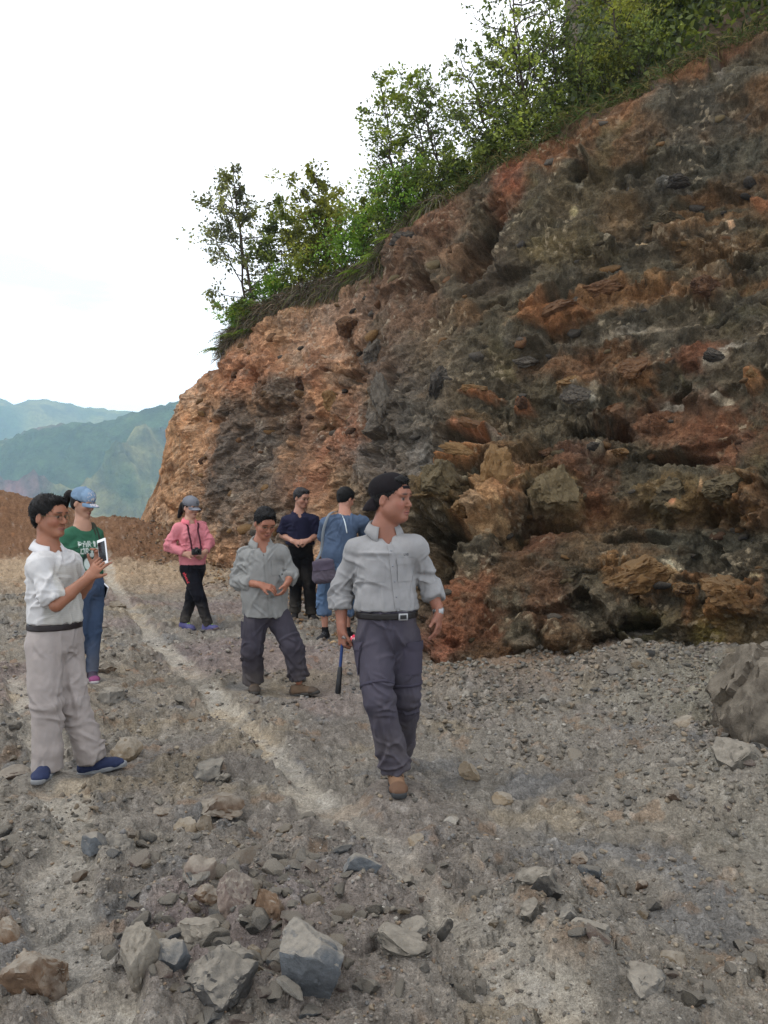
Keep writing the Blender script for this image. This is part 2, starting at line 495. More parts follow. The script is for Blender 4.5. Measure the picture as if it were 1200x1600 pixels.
    for cx, cy, rx, ry, rot, out, colr in blocks:
        paint(blob(px, py, cx, cy, rx * 1.05, ry * 1.05, rot, .5, ww, .5), colr, .8)
    for cx, cy, rx, ry, rot, colr, k in [
        (912, 625, 22, 10, 0, (168, 166, 162), .6), (930, 612, 7, 8, 0, (190, 185, 175), .6), (1046, 634, 24, 7, 0, (160, 160, 160), .7),
        (1130, 580, 15, 10, -20, (172, 170, 168), .7), (1160, 560, 34, 6, -5, (150, 150, 152), .7), (1136, 632, 14, 6, 0, (170, 170, 168), .8), (1140, 341, 7, 6, 0, (220, 180, 150), .9),
        (1000, 380, 14, 3, 0, (200, 180, 150), .8), (1052, 905, 16, 26, -5, (196, 170, 130), .75), (1056, 888, 20, 4, 20, (226, 220, 206), .9),
        (1040, 920, 10, 22, 0, (150, 92, 62), .7), (1082, 930, 14, 8, 30, (222, 178, 100), .85), (1190, 910, 10, 4, 0, (200, 190, 160), .6),
        (788, 690, 14, 6, 0, (150, 146, 144), .7), (770, 700, 30, 6, 0, (140, 136, 132), .7), (760, 805, 30, 50, 10, (192, 152, 108), .6), (790, 830, 10, 20, 0, (206, 172, 130), .6),
        (895, 328, 10, 8, -60, (150, 146, 106), .8), (735, 745, 20, 10, -50, (150, 158, 150), .6), (1104, 770, 4, 14, 0, (190, 150, 110), .8), (1063, 790, 6, 14, -20, (190, 120, 80), .7), (870, 790, 20, 14, 0, (150, 140, 110), .6),
        (905, 290, 6, 5, 0, (170, 170, 165), .7), (960, 300, 5, 4, 0, (160, 160, 155), .7), (930, 696, 10, 7, 0, (176, 170, 158), .9), (760, 282, 4, 3, 0, (170, 160, 150), .6)]:
        paint(blob(px, py, cx, cy, rx, ry, rot, .55, ww, .5), colr, k)
    # mottling, per block tints and mineral flecks
    for f_, am, sd_ in ((4.5, .20, 161), (14, .30, 165)):
        v = fbm(W * f_, 4, sd_)[..., None]
        base = base * (1 + am * v * 1.6)
    oth = .6 * sst(.0, .35, fbm(W * 2.6, 5, 191, gain=.65))[..., None]
    grey = base.mean(-1, keepdims=True) * np.array([1.02, .98, .92])
    base = base * (1 - .55 * oth) + grey * .55 * oth
    base = base * (1 + .10 * (cid2 - .5)[..., None])
    base = base * (1 + .16 * (cid3 - .5)[..., None]) * (1 + .26 * (cid4 - .5)[..., None])
    fl = sst(.86, .93, cid4) * sst(.0, .4, noise(W * 2.2, 77))
    base = base * (1 - fl[..., None] * .55) + c(168, 160, 146) * fl[..., None] * .55
    warm = fbm(W * 3.3, 3, 151)[..., None]
    base = base * (1 + warm * np.array([.16, .04, -.10]))
    mono = base @ np.array([.35, .45, .2])
    base = mono[..., None] * .32 + base * .68
    base = base * (.92 - .13 * sst(480, 760, px))[..., None] * (1 + sst(560, 760, px)[..., None] * np.array([.16, .12, .00]))
    base = np.clip(base * np.array([1.15, 1.04, .89]), .01, .8)

    # ---- plateau behind the top edge
    ex = []
    exc = []
    last = D[-1]
    pyt1 = pyt[-1]; Yt1 = Yt[-1]
    prevw = last.copy()
    rightk = sst(900, 1150, pxs)
    for k in range(1, 26):
        back = .12 * k ** 1.7
        # right part: hill keeps rising; left part: falls away behind
        slope = np.interp(pxs, [150, 345, 480, 600, 850, 950, 1000, 1200, 1600], [-.9, -.75, -.15, .05, .12, .3, .62, .85, .8])
        Wp = last.copy()
        Wp[:, 0] += back * np.interp(pxs, [150, 345, 600, 1200, 1600], [.30, .5, .35, .1, .3])
        Wp[:, 1] += back
        Wp[:, 2] += back * slope
        nn = .25 * fbm(Wp * .7, 4, 171) + .05 * fbm(Wp * 5, 3, 175)
        Wp[:, 2] += nn * min(1, k / 4)
        ex.append(Wp)
        cc = np.zeros((len(pxs), 3)) + c(88, 74, 58)
        g = sst(-.3, .2, noise(Wp * 1.1, 181))[:, None] * sst(0, 4, k)
        exc.append(cc * (1 - g) + c(66, 74, 44) * g)
    V = np.concatenate([D, np.array(ex)], 0)
    C = np.concatenate([base, np.array(exc)], 0)
    Fq = grid_faces(V.shape[0], V.shape[1])
    me = mesh_np('cliff', V, Fq, True, C)
    return me, D, px, py, Nn

m_cliff = mat_earth('rock_face', scales=((2.2, .20), (11, .28), (55, .40)), bump=((9, .05), (34, .035), (120, .014)), rough=.92, spec=.16)
cliff_me, CL, CLpx, CLpy, CLn = build_cliff()
cliff = link('quarry_cliff', cliff_me, m_cliff, kind='structure')
cliff['label'] = 'tall weathered cliff of rusty orange and dark grey rock along the right side'

def on_cliff(px, py, out=0.0):
    """point on the displaced face nearest to the given photo pixel"""
    d = (CLpx - px) ** 2 + (CLpy - py) ** 2
    i = np.unravel_index(np.argmin(d), d.shape)
    return CL[i] + CLn[i] * out

# ================================================================== GROUND
CONTACT = []          # (x, y, z, radius): trodden spots where the shoes stand
TRACKS = [  # pale compacted wheel lines: photo pixel points lying on the ground, half width in metres
    ([(165, 878), (175, 915), (205, 955), (245, 1000), (290, 1045), (350, 1110), (415, 1165), (480, 1225), (560, 1300), (640, 1375), (720, 1455), (830, 1560), (980, 1700)], .095),
    ([(20, 1060), (60, 1130), (95, 1230), (112, 1300), (95, 1380), (100, 1450), (130, 1540), (170, 1640)], .10),
    ([(470, 1230), (530, 1270), (600, 1330)], .12),
]
def zbase(x, Y):
    z = interp(Y, [(0, 0), (6, 0), (8, .03), (10, .08), (12, .13), (14, .24), (16, .34), (19, .42), (30, .3)])
    # heap of dug earth under the right part of the wall
    wx = x - 1.0
    z = z + .34 * sst(.4, 3.6, wx) * sst(4.2, 7.6, Y) * (1 - sst(8.5, 9.5, Y) * .3)
    z = z + .10 * sst(1.2, 2.6, x) * sst(2.0, 4.5, Y)
    z = z + .13 * np.exp(-((x + 2.9 + .18 * (Y - 5)) / .7) ** 2) * sst(4.5, 6, Y) * (1 - sst(12, 14, Y))
    return z

def ray_ground(px, py):
    """point where the ray of a photo pixel meets the base ground"""
    Y = EYE * F / max(py - HOR, 20)
    for _ in range(12):
        x = (px - 600) / F * Y
        Y = (EYE - float(zbase(np.array(x), np.array(Y)))) * F / (py - HOR)
    return np.array([(px - 600) / F * Y, Y])

def seg_dist(x, y, pts):
    best = np.full(x.shape, 99.0); side = np.zeros(x.shape)
    for (ax, ay), (bx, by) in zip(pts[:-1], pts[1:]):
        vx, vy = bx - ax, by - ay
        t = np.clip(((x - ax) * vx + (y - ay) * vy) / (vx * vx + vy * vy), 0, 1)
        d = np.hypot(x - ax - t * vx, y - ay - t * vy)
        best = np.minimum(best, d)
    return best
TRK = [([tuple(ray_ground(*q)) for q in pts], w) for pts, w in TRACKS]

# low features read off the picture: (px, py, rx m, ry m, height)
HEAPS = [(300, 1440, .30, .25, .07), (820, 1455, .18, .16, .13), (860, 1530, .22, .14, .07), (480, 1420, .3, .14, .05), (1060, 1250, .35, .25, .09),
         (60, 1330, .22, .25, .08), (30, 960, .5, .7, .22), (430, 1060, .5, .4, .04), (240, 1340, .35, .3, .05), (560, 1500, .3, .2, .05), (930, 1550, .3, .15, .08), (1180, 1230, .3, .35, .12), (1000, 1100, .5, .4, .08), (830, 1040, .35, .2, .12), (620, 1240, .14, .35, .03), (900, 1070, .5, .35, .20), (1010, 1060, .4, .35, .22), (740, 1085, .35, .25, .15), (830, 1120, .3, .25, .08), (1100, 1180, .3, .4, .12), (1120, 1120, .5, .3, .16), (960, 1180, .4, .3, .07)]
HEAPW = [(*ray_ground(a, b), rx, ry, h) for a, b, rx, ry, h in HEAPS]

def ground_height(x, y):
    p = np.stack([x, y, x * 0], -1).astype(np.float32)
    z = zbase(x, y)
    for hx, hy, rx, ry, h in HEAPW:
        z = z + h * np.exp(-(((x - hx) / rx) ** 2 + ((y - hy) / ry) ** 2))
    tr = np.zeros(x.shape)
    wob = .07 * fbm(p * 2.2, 3, 201) + .05 * fbm(p * 7, 2, 203)
    for pts, w in TRK:
        tr = np.maximum(tr, 1 - sst(w * .75, w * 1.30, seg_dist(x, y, pts) + wob))
    tr = tr * (.55 + .45 * sst(-.35, .15, noise(p * 1.7, 207)))
    lump = .070 * fbm(p * 1.1, 3, 211) + .050 * fbm(p * 3.0, 4, 221) + .026 * fbm(p * 7, 3, 225, ridged=True)
    a1, a2, ida = cells(p * 5.2 + .1 * fbm(p * 6, 2, 231)[..., None], 235, 2)
    b1, b2, idb = cells(p * 12.5, 245, 2)
    c1, c2, idc = cells(p * 27.0, 255, 2)
    dens = sst(-.25, .35, fbm(p * .9, 3, 261))
    clod = .050 * np.clip(1 - (a1 / .6) ** 2, 0, 1) ** .75 * sst(.42, .7, ida) * dens
    clod += .024 * np.clip(1 - (b1 / .6) ** 2, 0, 1) ** .75 * (.3 + idb) * sst(.3, .6, idb + .25 * dens)
    clod += .009 * np.clip(1 - (c1 / .6) ** 2, 0, 1) ** .75 * (.3 + idc) * sst(.2, .5, idc)
    fine = .006 * fbm(p * 18, 3, 271)
    z = z + (lump * (1 - .5 * tr) + clod * (1 - .80 * tr) + fine * (1 + .4 * tr)) - .035 * tr
    # earth bank at the far left
    bx = sst(-2.4, -4.2, x - (y - 17) * -.05)
    bk = np.exp(-((y - 18.6) / 1.5) ** 2)
    crest = np.interp(x, [-14, -8.4, -7.4, -6.6, -5.9, -5.2, -4.5], [1.6, 1.35, 1.1, .78, .80, .66, .55])
    rub = .07 * fbm(p * 1.1, 3, 281) + .02 * (cells(p * 6, 285, 2)[2] - .5)
    z = z + bk * (1 - sst(-4.6, -3.0, x)) * (crest + rub)
    # beyond the bank the hillside drops into the valley
    z = z - sst(20, 26, y) * 3.0 * (y - 20).clip(0) * .35
    for cx, cy, cz, r in CONTACT:
        g = np.exp(-(((x - cx) ** 2 + (y - cy) ** 2) / (r * r)) ** 2)
        z = z * (1 - g) + (cz + .002 * fbm(p * 30, 2, 291)) * g
    return z, tr, (ida, idb, idc, a1, b1)

def build_ground():
    rows = np.concatenate([np.geomspace(.6, 1.9, 40)[:-1], np.geomspace(1.9, 21, 580), np.geomspace(21, 40, 26)[1:]])
    ang = np.concatenate([np.linspace(-1.6, -.52, 70)[:-1], np.linspace(-.52, .52, 700), np.linspace(.52, 1.2, 40)[1:]])
    Yg, A = np.meshgrid(rows, ang, indexing='ij')
    X = A * (Yg + .25)
    z, tr, (ida, idb, idc, a1, b1) = ground_height(X, Yg)
    p = np.stack([X, Yg, z], -1).astype(np.float32)
    c = srgb
    base = np.zeros(X.shape + (3,)) + c(148, 141, 131)
    def paint(m, colr, k=1.0):
        nonlocal base
        m = np.clip(m * k, 0, 1)[..., None]
        base = base * (1 - m) + c(*colr) * m
    n1 = fbm(p * .8, 4, 301); n2 = fbm(p * 2.4, 4, 311); n3 = fbm(p * 6, 3, 321)
    paint(sst(.0, .4, n1), (152, 142, 128), .8)
    paint(sst(.05, .35, -n1), (138, 130, 122), .8)
    paint(sst(.2, .45, n2), (160, 146, 124), .6)
    paint(sst(.22, .45, -n2), (130, 128, 126), .75)
    paint(sst(.35, .5, n3), (152, 124, 98), .5)
    mauve = fbm(p * .6 + 9, 3, 331)
    paint(sst(.1, .4, mauve) * (1 - sst(-1.0, .5, X)), (146, 130, 126), .7)
    paint(sst(1.0, 2.2, X) * sst(-.2, .3, n1 + n2), (146, 142, 128), .6)
    # far left of the road is tan, the bank red-brown
    paint(sst(11.5, 14.5, Yg + n1) * (1 - sst(-3.5, -1.5, X)), (184, 160, 132), .9)
    paint(sst(15.8, 16.8, Yg + .6 * n2) * (1 - sst(-4.4, -3.2, X)), (132, 99, 75), .97)
    paint(sst(16, 17, Yg) * (1 - sst(-4.4, -3.2, X)) * sst(.1, .4, n2), (134, 106, 84), .6)
    # brown patches at the cliff foot
    foot = sst(6.2, 7.6, Yg) * sst(-.2, .6, X) * (1 - sst(1.8, 2.8, X))
    paint(foot, (142, 112, 86), .6)
    # pale dust of the wheel lines
    paint(tr, (198, 189, 174), .70)
    paint(tr * sst(.15, .4, n2), (196, 174, 142), .45)
    paint(tr * sst(.1, .35, -n3), (190, 184, 174), .6)
    base = base * (1 + .08 * (ida - .5)[..., None]) * (1 + (.12 * (idb - .5) * (1 - tr))[..., None]) * (1 + (.22 * (idc - .5) * (1 - tr))[..., None])
    n4 = fbm(p * 15, 4, 341, gain=.65)
    base = base * (1 + .30 * n4[..., None])
    fl = .35 * sst(.95, .98, idc) * (1 - tr)
    base = base * (1 - fl[..., None] * .6) + c(206, 200, 192) * fl[..., None] * .6
    fo = .5 * sst(.96, .98, idb) * sst(0, .3, n1) * (1 - tr)
    base = base * (1 - fo[..., None] * .6) + c(170, 116, 76) * fo[..., None] * .6
    base = np.clip(base * .71, .01, .8)
    return mesh_np('ground', p, grid_faces(*X.shape)[:, ::-1], True, base)
# spots where the seven people stand: photo pixel of the sole, distance
for _px, _py, _Y, _r in [(620, 1227, 4.42, .17), (78, 1209, 4.72, .17), (158, 1205, 4.92, .20), (150, 1064, 7.0, .2), (118, 1058, 7.1, .2),
                         (292, 984, 9.78, .2), (328, 987, 9.72, .22), (396, 1078, 6.97, .34), (468, 1088, 6.86, .34), (484, 968, 10.5, .25), (462, 966, 10.5, .2), (511, 1000, 9.25, .2), (545, 1000, 9.2, .2), (556, 1014, 8.9, .14)]:
    _w = pt(_px, _py, _Y)
    CONTACT.append((_w[0], _w[1], _w[2], _r))

m_ground = mat_earth('earth', scales=((3, .12), (17, .22), (80, .36), (260, .25)), bump=((24, .024), (70, .014), (220, .005)), rough=.96, spec=.1)
ground_me = build_ground()
ground = link('ground', ground_me, m_ground, kind='structure')

def gz(x, y):
    z, tr, _ = ground_height(np.atleast_1d(np.asarray(x, float)), np.atleast_1d(np.asarray(y, float)))
    return z

# ================================================================== DISTANT HILLS
def ridge(name, sil, Yc, Ynear, zlow, amp, seed, cols, nr=110, nc=300, pr=(-500, 1700)):
    pxs = np.linspace(pr[0], pr[1], nc)
    crest = interp(pxs, sil)
    zc = EYE + (HOR - crest) / F * Yc
    t = np.linspace(0, 1.35, nr)
    T, PX = np.meshgrid(t, pxs, indexing='ij')
    Y = Ynear + (Yc - Ynear) * T
    X = (PX - 600) / F * (Y * .75 + Yc * .25)
    zc2 = np.broadcast_to(zc, T.shape)
    prof = np.where(T <= 1, T ** 1.15, 1 - (T - 1) * 1.6)
    z = zlow + (zc2 - zlow) * prof
    q = np.stack([X / Yc, Y / Yc, X * 0], -1) * 6
    r1 = fbm(q, 5, seed, ridged=True)
    r2 = fbm(q * 4, 5, seed + 10)
    z = z + amp * 1.2 * r1 * np.sin(np.clip(T, 0, 1) * math.pi) ** .8 + amp * .22 * r2 * (.3 + .7 * np.sin(np.clip(T, 0, 1) * math.pi)) + amp * .05 * noise(q * 60, seed + 3)
    base = np.zeros(X.shape + (3,)) + srgb(*cols[0])
    g = sst(-.1, .3, fbm(q * 2.2, 4, seed + 20))[..., None]
    base = base * (1 - g) + srgb(*cols[1]) * g
    g = sst(.1, .3, fbm(q * 1.3 + 5, 4, seed + 30))[..., None]
    base = base * (1 - g) + srgb(*cols[2]) * g
    g = sst(.05, .3, fbm(q * 9, 3, seed + 40))[..., None] * .6
    base = base * (1 - g) + srgb(*cols[3]) * g
    me = mesh_np(name, np.stack([X, Y, z], -1), grid_faces(*X.shape)[:, ::-1], True, base * .9)
    return link(name, me, m_hill, kind='structure')
m_hill = mat_earth('hill_vegetation', scales=((.006, .25), (.03, .35), (.12, .25)), bump=((.02, 8), (.08, 3)), rough=1, spec=0)
ridge('near_hill', [(-900, 800), (-300, 740), (-100, 712), (0, 692), (50, 672), (100, 661), (150, 662), (180, 656), (215, 643), (250, 634), (285, 626), (340, 606), (450, 590), (600, 585), (900, 620), (1900, 640)],
      1250, 380, -300, 90, 401, [(64, 84, 52), (112, 110, 72), (118, 88, 84), (40, 62, 42)])
ridge('far_hill', [(-900, 640), (-300, 610), (-60, 640), (-20, 628), (3, 621), (24, 632), (45, 625), (70, 624), (92, 627), (110, 630), (130, 637), (150, 633), (172, 638), (200, 641), (240, 650), (300, 640), (420, 600), (700, 590), (1000, 610), (1900, 600)],
      2400, 1300, -260, 100, 501, [(60, 90, 52), (120, 124, 70), (96, 106, 66), (46, 74, 48)])
# valley floor between the quarry and the hills, out to the horizon
def valley():
    rows = np.concatenate([np.geomspace(36, 3200, 60)])
    ang = np.linspace(-.78, .78, 120)
    Yg, A = np.meshgrid(rows, ang, indexing='ij')
    X = A * Yg
    z = -38 - 330 * (1 - np.exp(-(Yg - 36) / 260)) + 12 * fbm(np.stack([X, Yg, X * 0], -1) * .01, 4, 601)
    z[0] -= 0
    base = np.zeros(X.shape + (3,)) + srgb(66, 84, 50)
    link('valley_ground', mesh_np('valley_ground', np.stack([X, Yg, z], -1), grid_faces(*X.shape)[:, ::-1], True, base), m_hill, kind='structure')
valley()

# air: even pale haze around everything
mh = bpy.data.materials.new('haze_air'); mh.use_nodes = True
mh.node_tree.nodes.clear()
_o = mh.node_tree.nodes.new('ShaderNodeOutputMaterial'); _v = mh.node_tree.nodes.new('ShaderNodeVolumePrincipled')
_v.inputs['Color'].default_value = (.58, .80, 1.0, 1); _v.inputs['Density'].default_value = .00029; _v.inputs['Anisotropy'].default_value = .3
mh.node_tree.links.new(_v.outputs[0], _o.inputs['Volume'])
def hz():
    x0, x1, y0, y1, z0, z1 = -2600, 2600, -400, 3300, -480, 375
    v = [(x, y, z) for x in (x0, x1) for y in (y0, y1) for z in (z0, z1)]
    f = [(0, 1, 3, 2), (4, 6, 7, 5), (0, 4, 5, 1), (2, 3, 7, 6), (0, 2, 6, 4), (1, 5, 7, 3)]
    me = bpy.data.meshes.new('haze'); me.from_pydata(v, [], f); me.update()
    link('haze', me, mh, kind='stuff')
hz()

# ================================================================== STONES
rng = np.random.default_rng(7)
def ico(sub):
    import bmesh
    bm = bmesh.new(); bmesh.ops.create_icosphere(bm, subdivisions=sub, radius=1)
    V = np.array([v.co[:] for v in bm.verts]); Fc = np.array([[v.index for v in f.verts] for f in bm.faces]); bm.free()
    return V, Fc
ICO = {k: ico(k) for k in (1, 2, 3, 4, 5, 6)}
def rock_verts(sub, seed, cuts=11, sx=(1, .8, .62), rough=.05, cutd=(.42, .80)):
    r = np.random.default_rng(seed)
    V, Fc = ICO[sub]; V = V.copy()
    V = V * (1 + .22 * fbm(V * 1.1 + seed * 3.7, 3, seed)[:, None])
    for _ in range(cuts):
        n = r.normal(size=3); n /= np.linalg.norm(n)
        dd = r.uniform(*cutd)
        ex = np.clip(V @ n - dd, 0, None)
        V = V - ex[:, None] * n * .98
    if sub >= 3:
        nn = V / np.linalg.norm(V, axis=1, keepdims=True)
        V = V + nn * (rough * fbm(V * 2.5 + seed, 4, seed + 5)[:, None] + rough * .9 * facets(V * 3.2 + seed, seed + 9)[0][:, None] + rough * .4 * fbm(V * 12, 3, seed + 7)[:, None])
    V = V * np.array(sx)
    return V, Fc

def mat_stone(name, cols, dust=(150, 142, 130), scale=3.0, rnd=True, bumpd=.01):
    m, nt, b = new_mat(name, .9, .2)
    tc = N(nt, 'ShaderNodeTexCoord'); oi = N(nt, 'ShaderNodeObjectInfo')
    add = N(nt, 'ShaderNodeVectorMath', operation='ADD')
    nt.links.new(tc.outputs['Object'], add.inputs[0])
    cmb = N(nt, 'ShaderNodeMath', operation='MULTIPLY'); cmb.inputs[1].default_value = 37.0
    nt.links.new(oi.outputs['Random'], cmb.inputs[0]); nt.links.new(cmb.outputs[0], add.inputs[1])
    nz = N(nt, 'ShaderNodeTexNoise'); nz.inputs['Scale'].default_value = scale; nz.inputs['Detail'].default_value = 7; nz.inputs['Roughness'].default_value = .6
    nt.links.new(add.outputs[0], nz.inputs['Vector'])
    rp = N(nt, 'ShaderNodeValToRGB')
    el = rp.color_ramp.elements
    while len(el) < len(cols): el.new(.5)
    for i, cc in enumerate(cols):
        el[i].position = .30 + .42 * i / (len(cols) - 1); el[i].color = (*[float(v) for v in srgb(*cc) * .68], 1)
    if rnd:
        ma = N(nt, 'ShaderNodeMath', operation='MULTIPLY_ADD'); ma.inputs[1].default_value = .45; 
        sb = N(nt, 'ShaderNodeMath', operation='SUBTRACT'); sb.inputs[1].default_value = .5
        nt.links.new(oi.outputs['Random'], sb.inputs[0]); nt.links.new(sb.outputs[0], ma.inputs[0]); nt.links.new(nz.outputs['Fac'], ma.inputs[2])
        nt.links.new(ma.outputs[0], rp.inputs['Fac'])
    else: nt.links.new(nz.outputs['Fac'], rp.inputs['Fac'])
    n2 = N(nt, 'ShaderNodeTexNoise'); n2.inputs['Scale'].default_value = scale * 9; n2.inputs['Detail'].default_value = 6; n2.inputs['Roughness'].default_value = .7
    nt.links.new(add.outputs[0], n2.inputs['Vector'])
    # settled dust on upward faces
    ge = N(nt, 'ShaderNodeNewGeometry'); sp = N(nt, 'ShaderNodeSeparateXYZ'); nt.links.new(ge.outputs['Normal'], sp.inputs[0])
    m1 = N(nt, 'ShaderNodeMath', operation='MULTIPLY_ADD'); m1.inputs[1].default_value = .6; nt.links.new(n2.outputs['Fac'], m1.inputs[0]); nt.links.new(sp.outputs['Z'], m1.inputs[2])
    mr = N(nt, 'ShaderNodeMapRange'); mr.inputs['From Min'].default_value = .45; mr.inputs['From Max'].default_value = 1.2; mr.inputs['To Max'].default_value = .85
    nt.links.new(m1.outputs[0], mr.inputs['Value'])
    mx = N(nt, 'ShaderNodeMixRGB'); mx.inputs['Color2'].default_value = (*[float(v) for v in srgb(*dust) * .68], 1)
    nt.links.new(mr.outputs[0], mx.inputs['Fac']); nt.links.new(rp.outputs[0], mx.inputs['Color1'])
    m3 = N(nt, 'ShaderNodeMapRange'); m3.inputs['To Min'].default_value = .72; m3.inputs['To Max'].default_value = 1.28; m3.inputs['From Min'].default_value = .3; m3.inputs['From Max'].default_value = .7
    nt.links.new(n2.outputs['Fac'], m3.inputs['Value'])
    vm = N(nt, 'ShaderNodeVectorMath', operation='SCALE'); nt.links.new(mx.outputs[0], vm.inputs[0]); nt.links.new(m3.outputs[0], vm.inputs['Scale'])
    nt.links.new(vm.outputs[0], b.inputs['Base Color'])
    bm = N(nt, 'ShaderNodeBump'); bm.inputs['Distance'].default_value = bumpd; nt.links.new(n2.outputs['Fac'], bm.inputs['Height'])
    nt.links.new(bm.outputs[0], b.inputs['Normal'])
    return m
MS = {
    'grey': mat_stone('stone_grey', [(96, 94, 92), (128, 124, 118), (150, 142, 130)]),
    'blue': mat_stone('stone_blue_grey', [(92, 96, 102), (116, 120, 124), (140, 138, 134)], rnd=False),
    'tan': mat_stone('stone_tan', [(122, 108, 92), (150, 134, 112), (170, 152, 128)]),
    'rust': mat_stone('stone_rust', [(100, 84, 72), (140, 114, 92), (148, 136, 122)]),
    'pale': mat_stone('stone_pale', [(150, 146, 140), (184, 178, 168), (206, 200, 190)]),
    'dark': mat_stone('stone_dark', [(62, 60, 58), (92, 88, 82), (118, 112, 102)]),
    'mauve': mat_stone('stone_mauve', [(100, 86, 82), (130, 112, 106), (156, 140, 126)]),
}
def place_rock(name, px, py, wpx, hpx, seed, mat, sub=4, sink=.28, rot=None, depth=.9, label=None, cat=None, group=None, parent=None, cuts=11, Y=None, rough=.05, tilt=.25, kind=None):
    """rock whose outline centre shows at (px,py) with the given size in photo pixels, resting in the ground"""
    foot = ray_ground(px, py + hpx * .30)
    if Y is not None: foot = np.array([(px - 600) / F * Y, Y])
    Yd = foot[1]
    w = wpx / F * Yd / 2; h = hpx / F * Yd / 2
    V, Fc = rock_verts(sub, seed, cuts, (1, 1, 1), rough)
    V = V / np.abs(V).max(0)
    V = V * np.array([w, w * depth, h * 1.15])
    ang = (seed * 1.7) % 6.28 if rot is None else rot
    r = Matrix.Rotation((ang - 3.14) * .1, 3, 'Y') @ Matrix.Rotation(((seed * 2.3) % 1 - .5) * tilt, 3, 'X')
    V = V @ np.array(r).T
    z = float(gz(foot[0], foot[1])[0])
    me = mesh_np(name, V, Fc, True)
    try: me.set_sharp_from_angle(angle=math.radians(32))
    except Exception: pass
    o = link(name, me, MS[mat] if isinstance(mat, str) else mat, parent=parent, label=label, cat=cat, group=group, kind=kind)
    o.location = (foot[0], foot[1], z + h * (1 - 2 * sink))
    return o
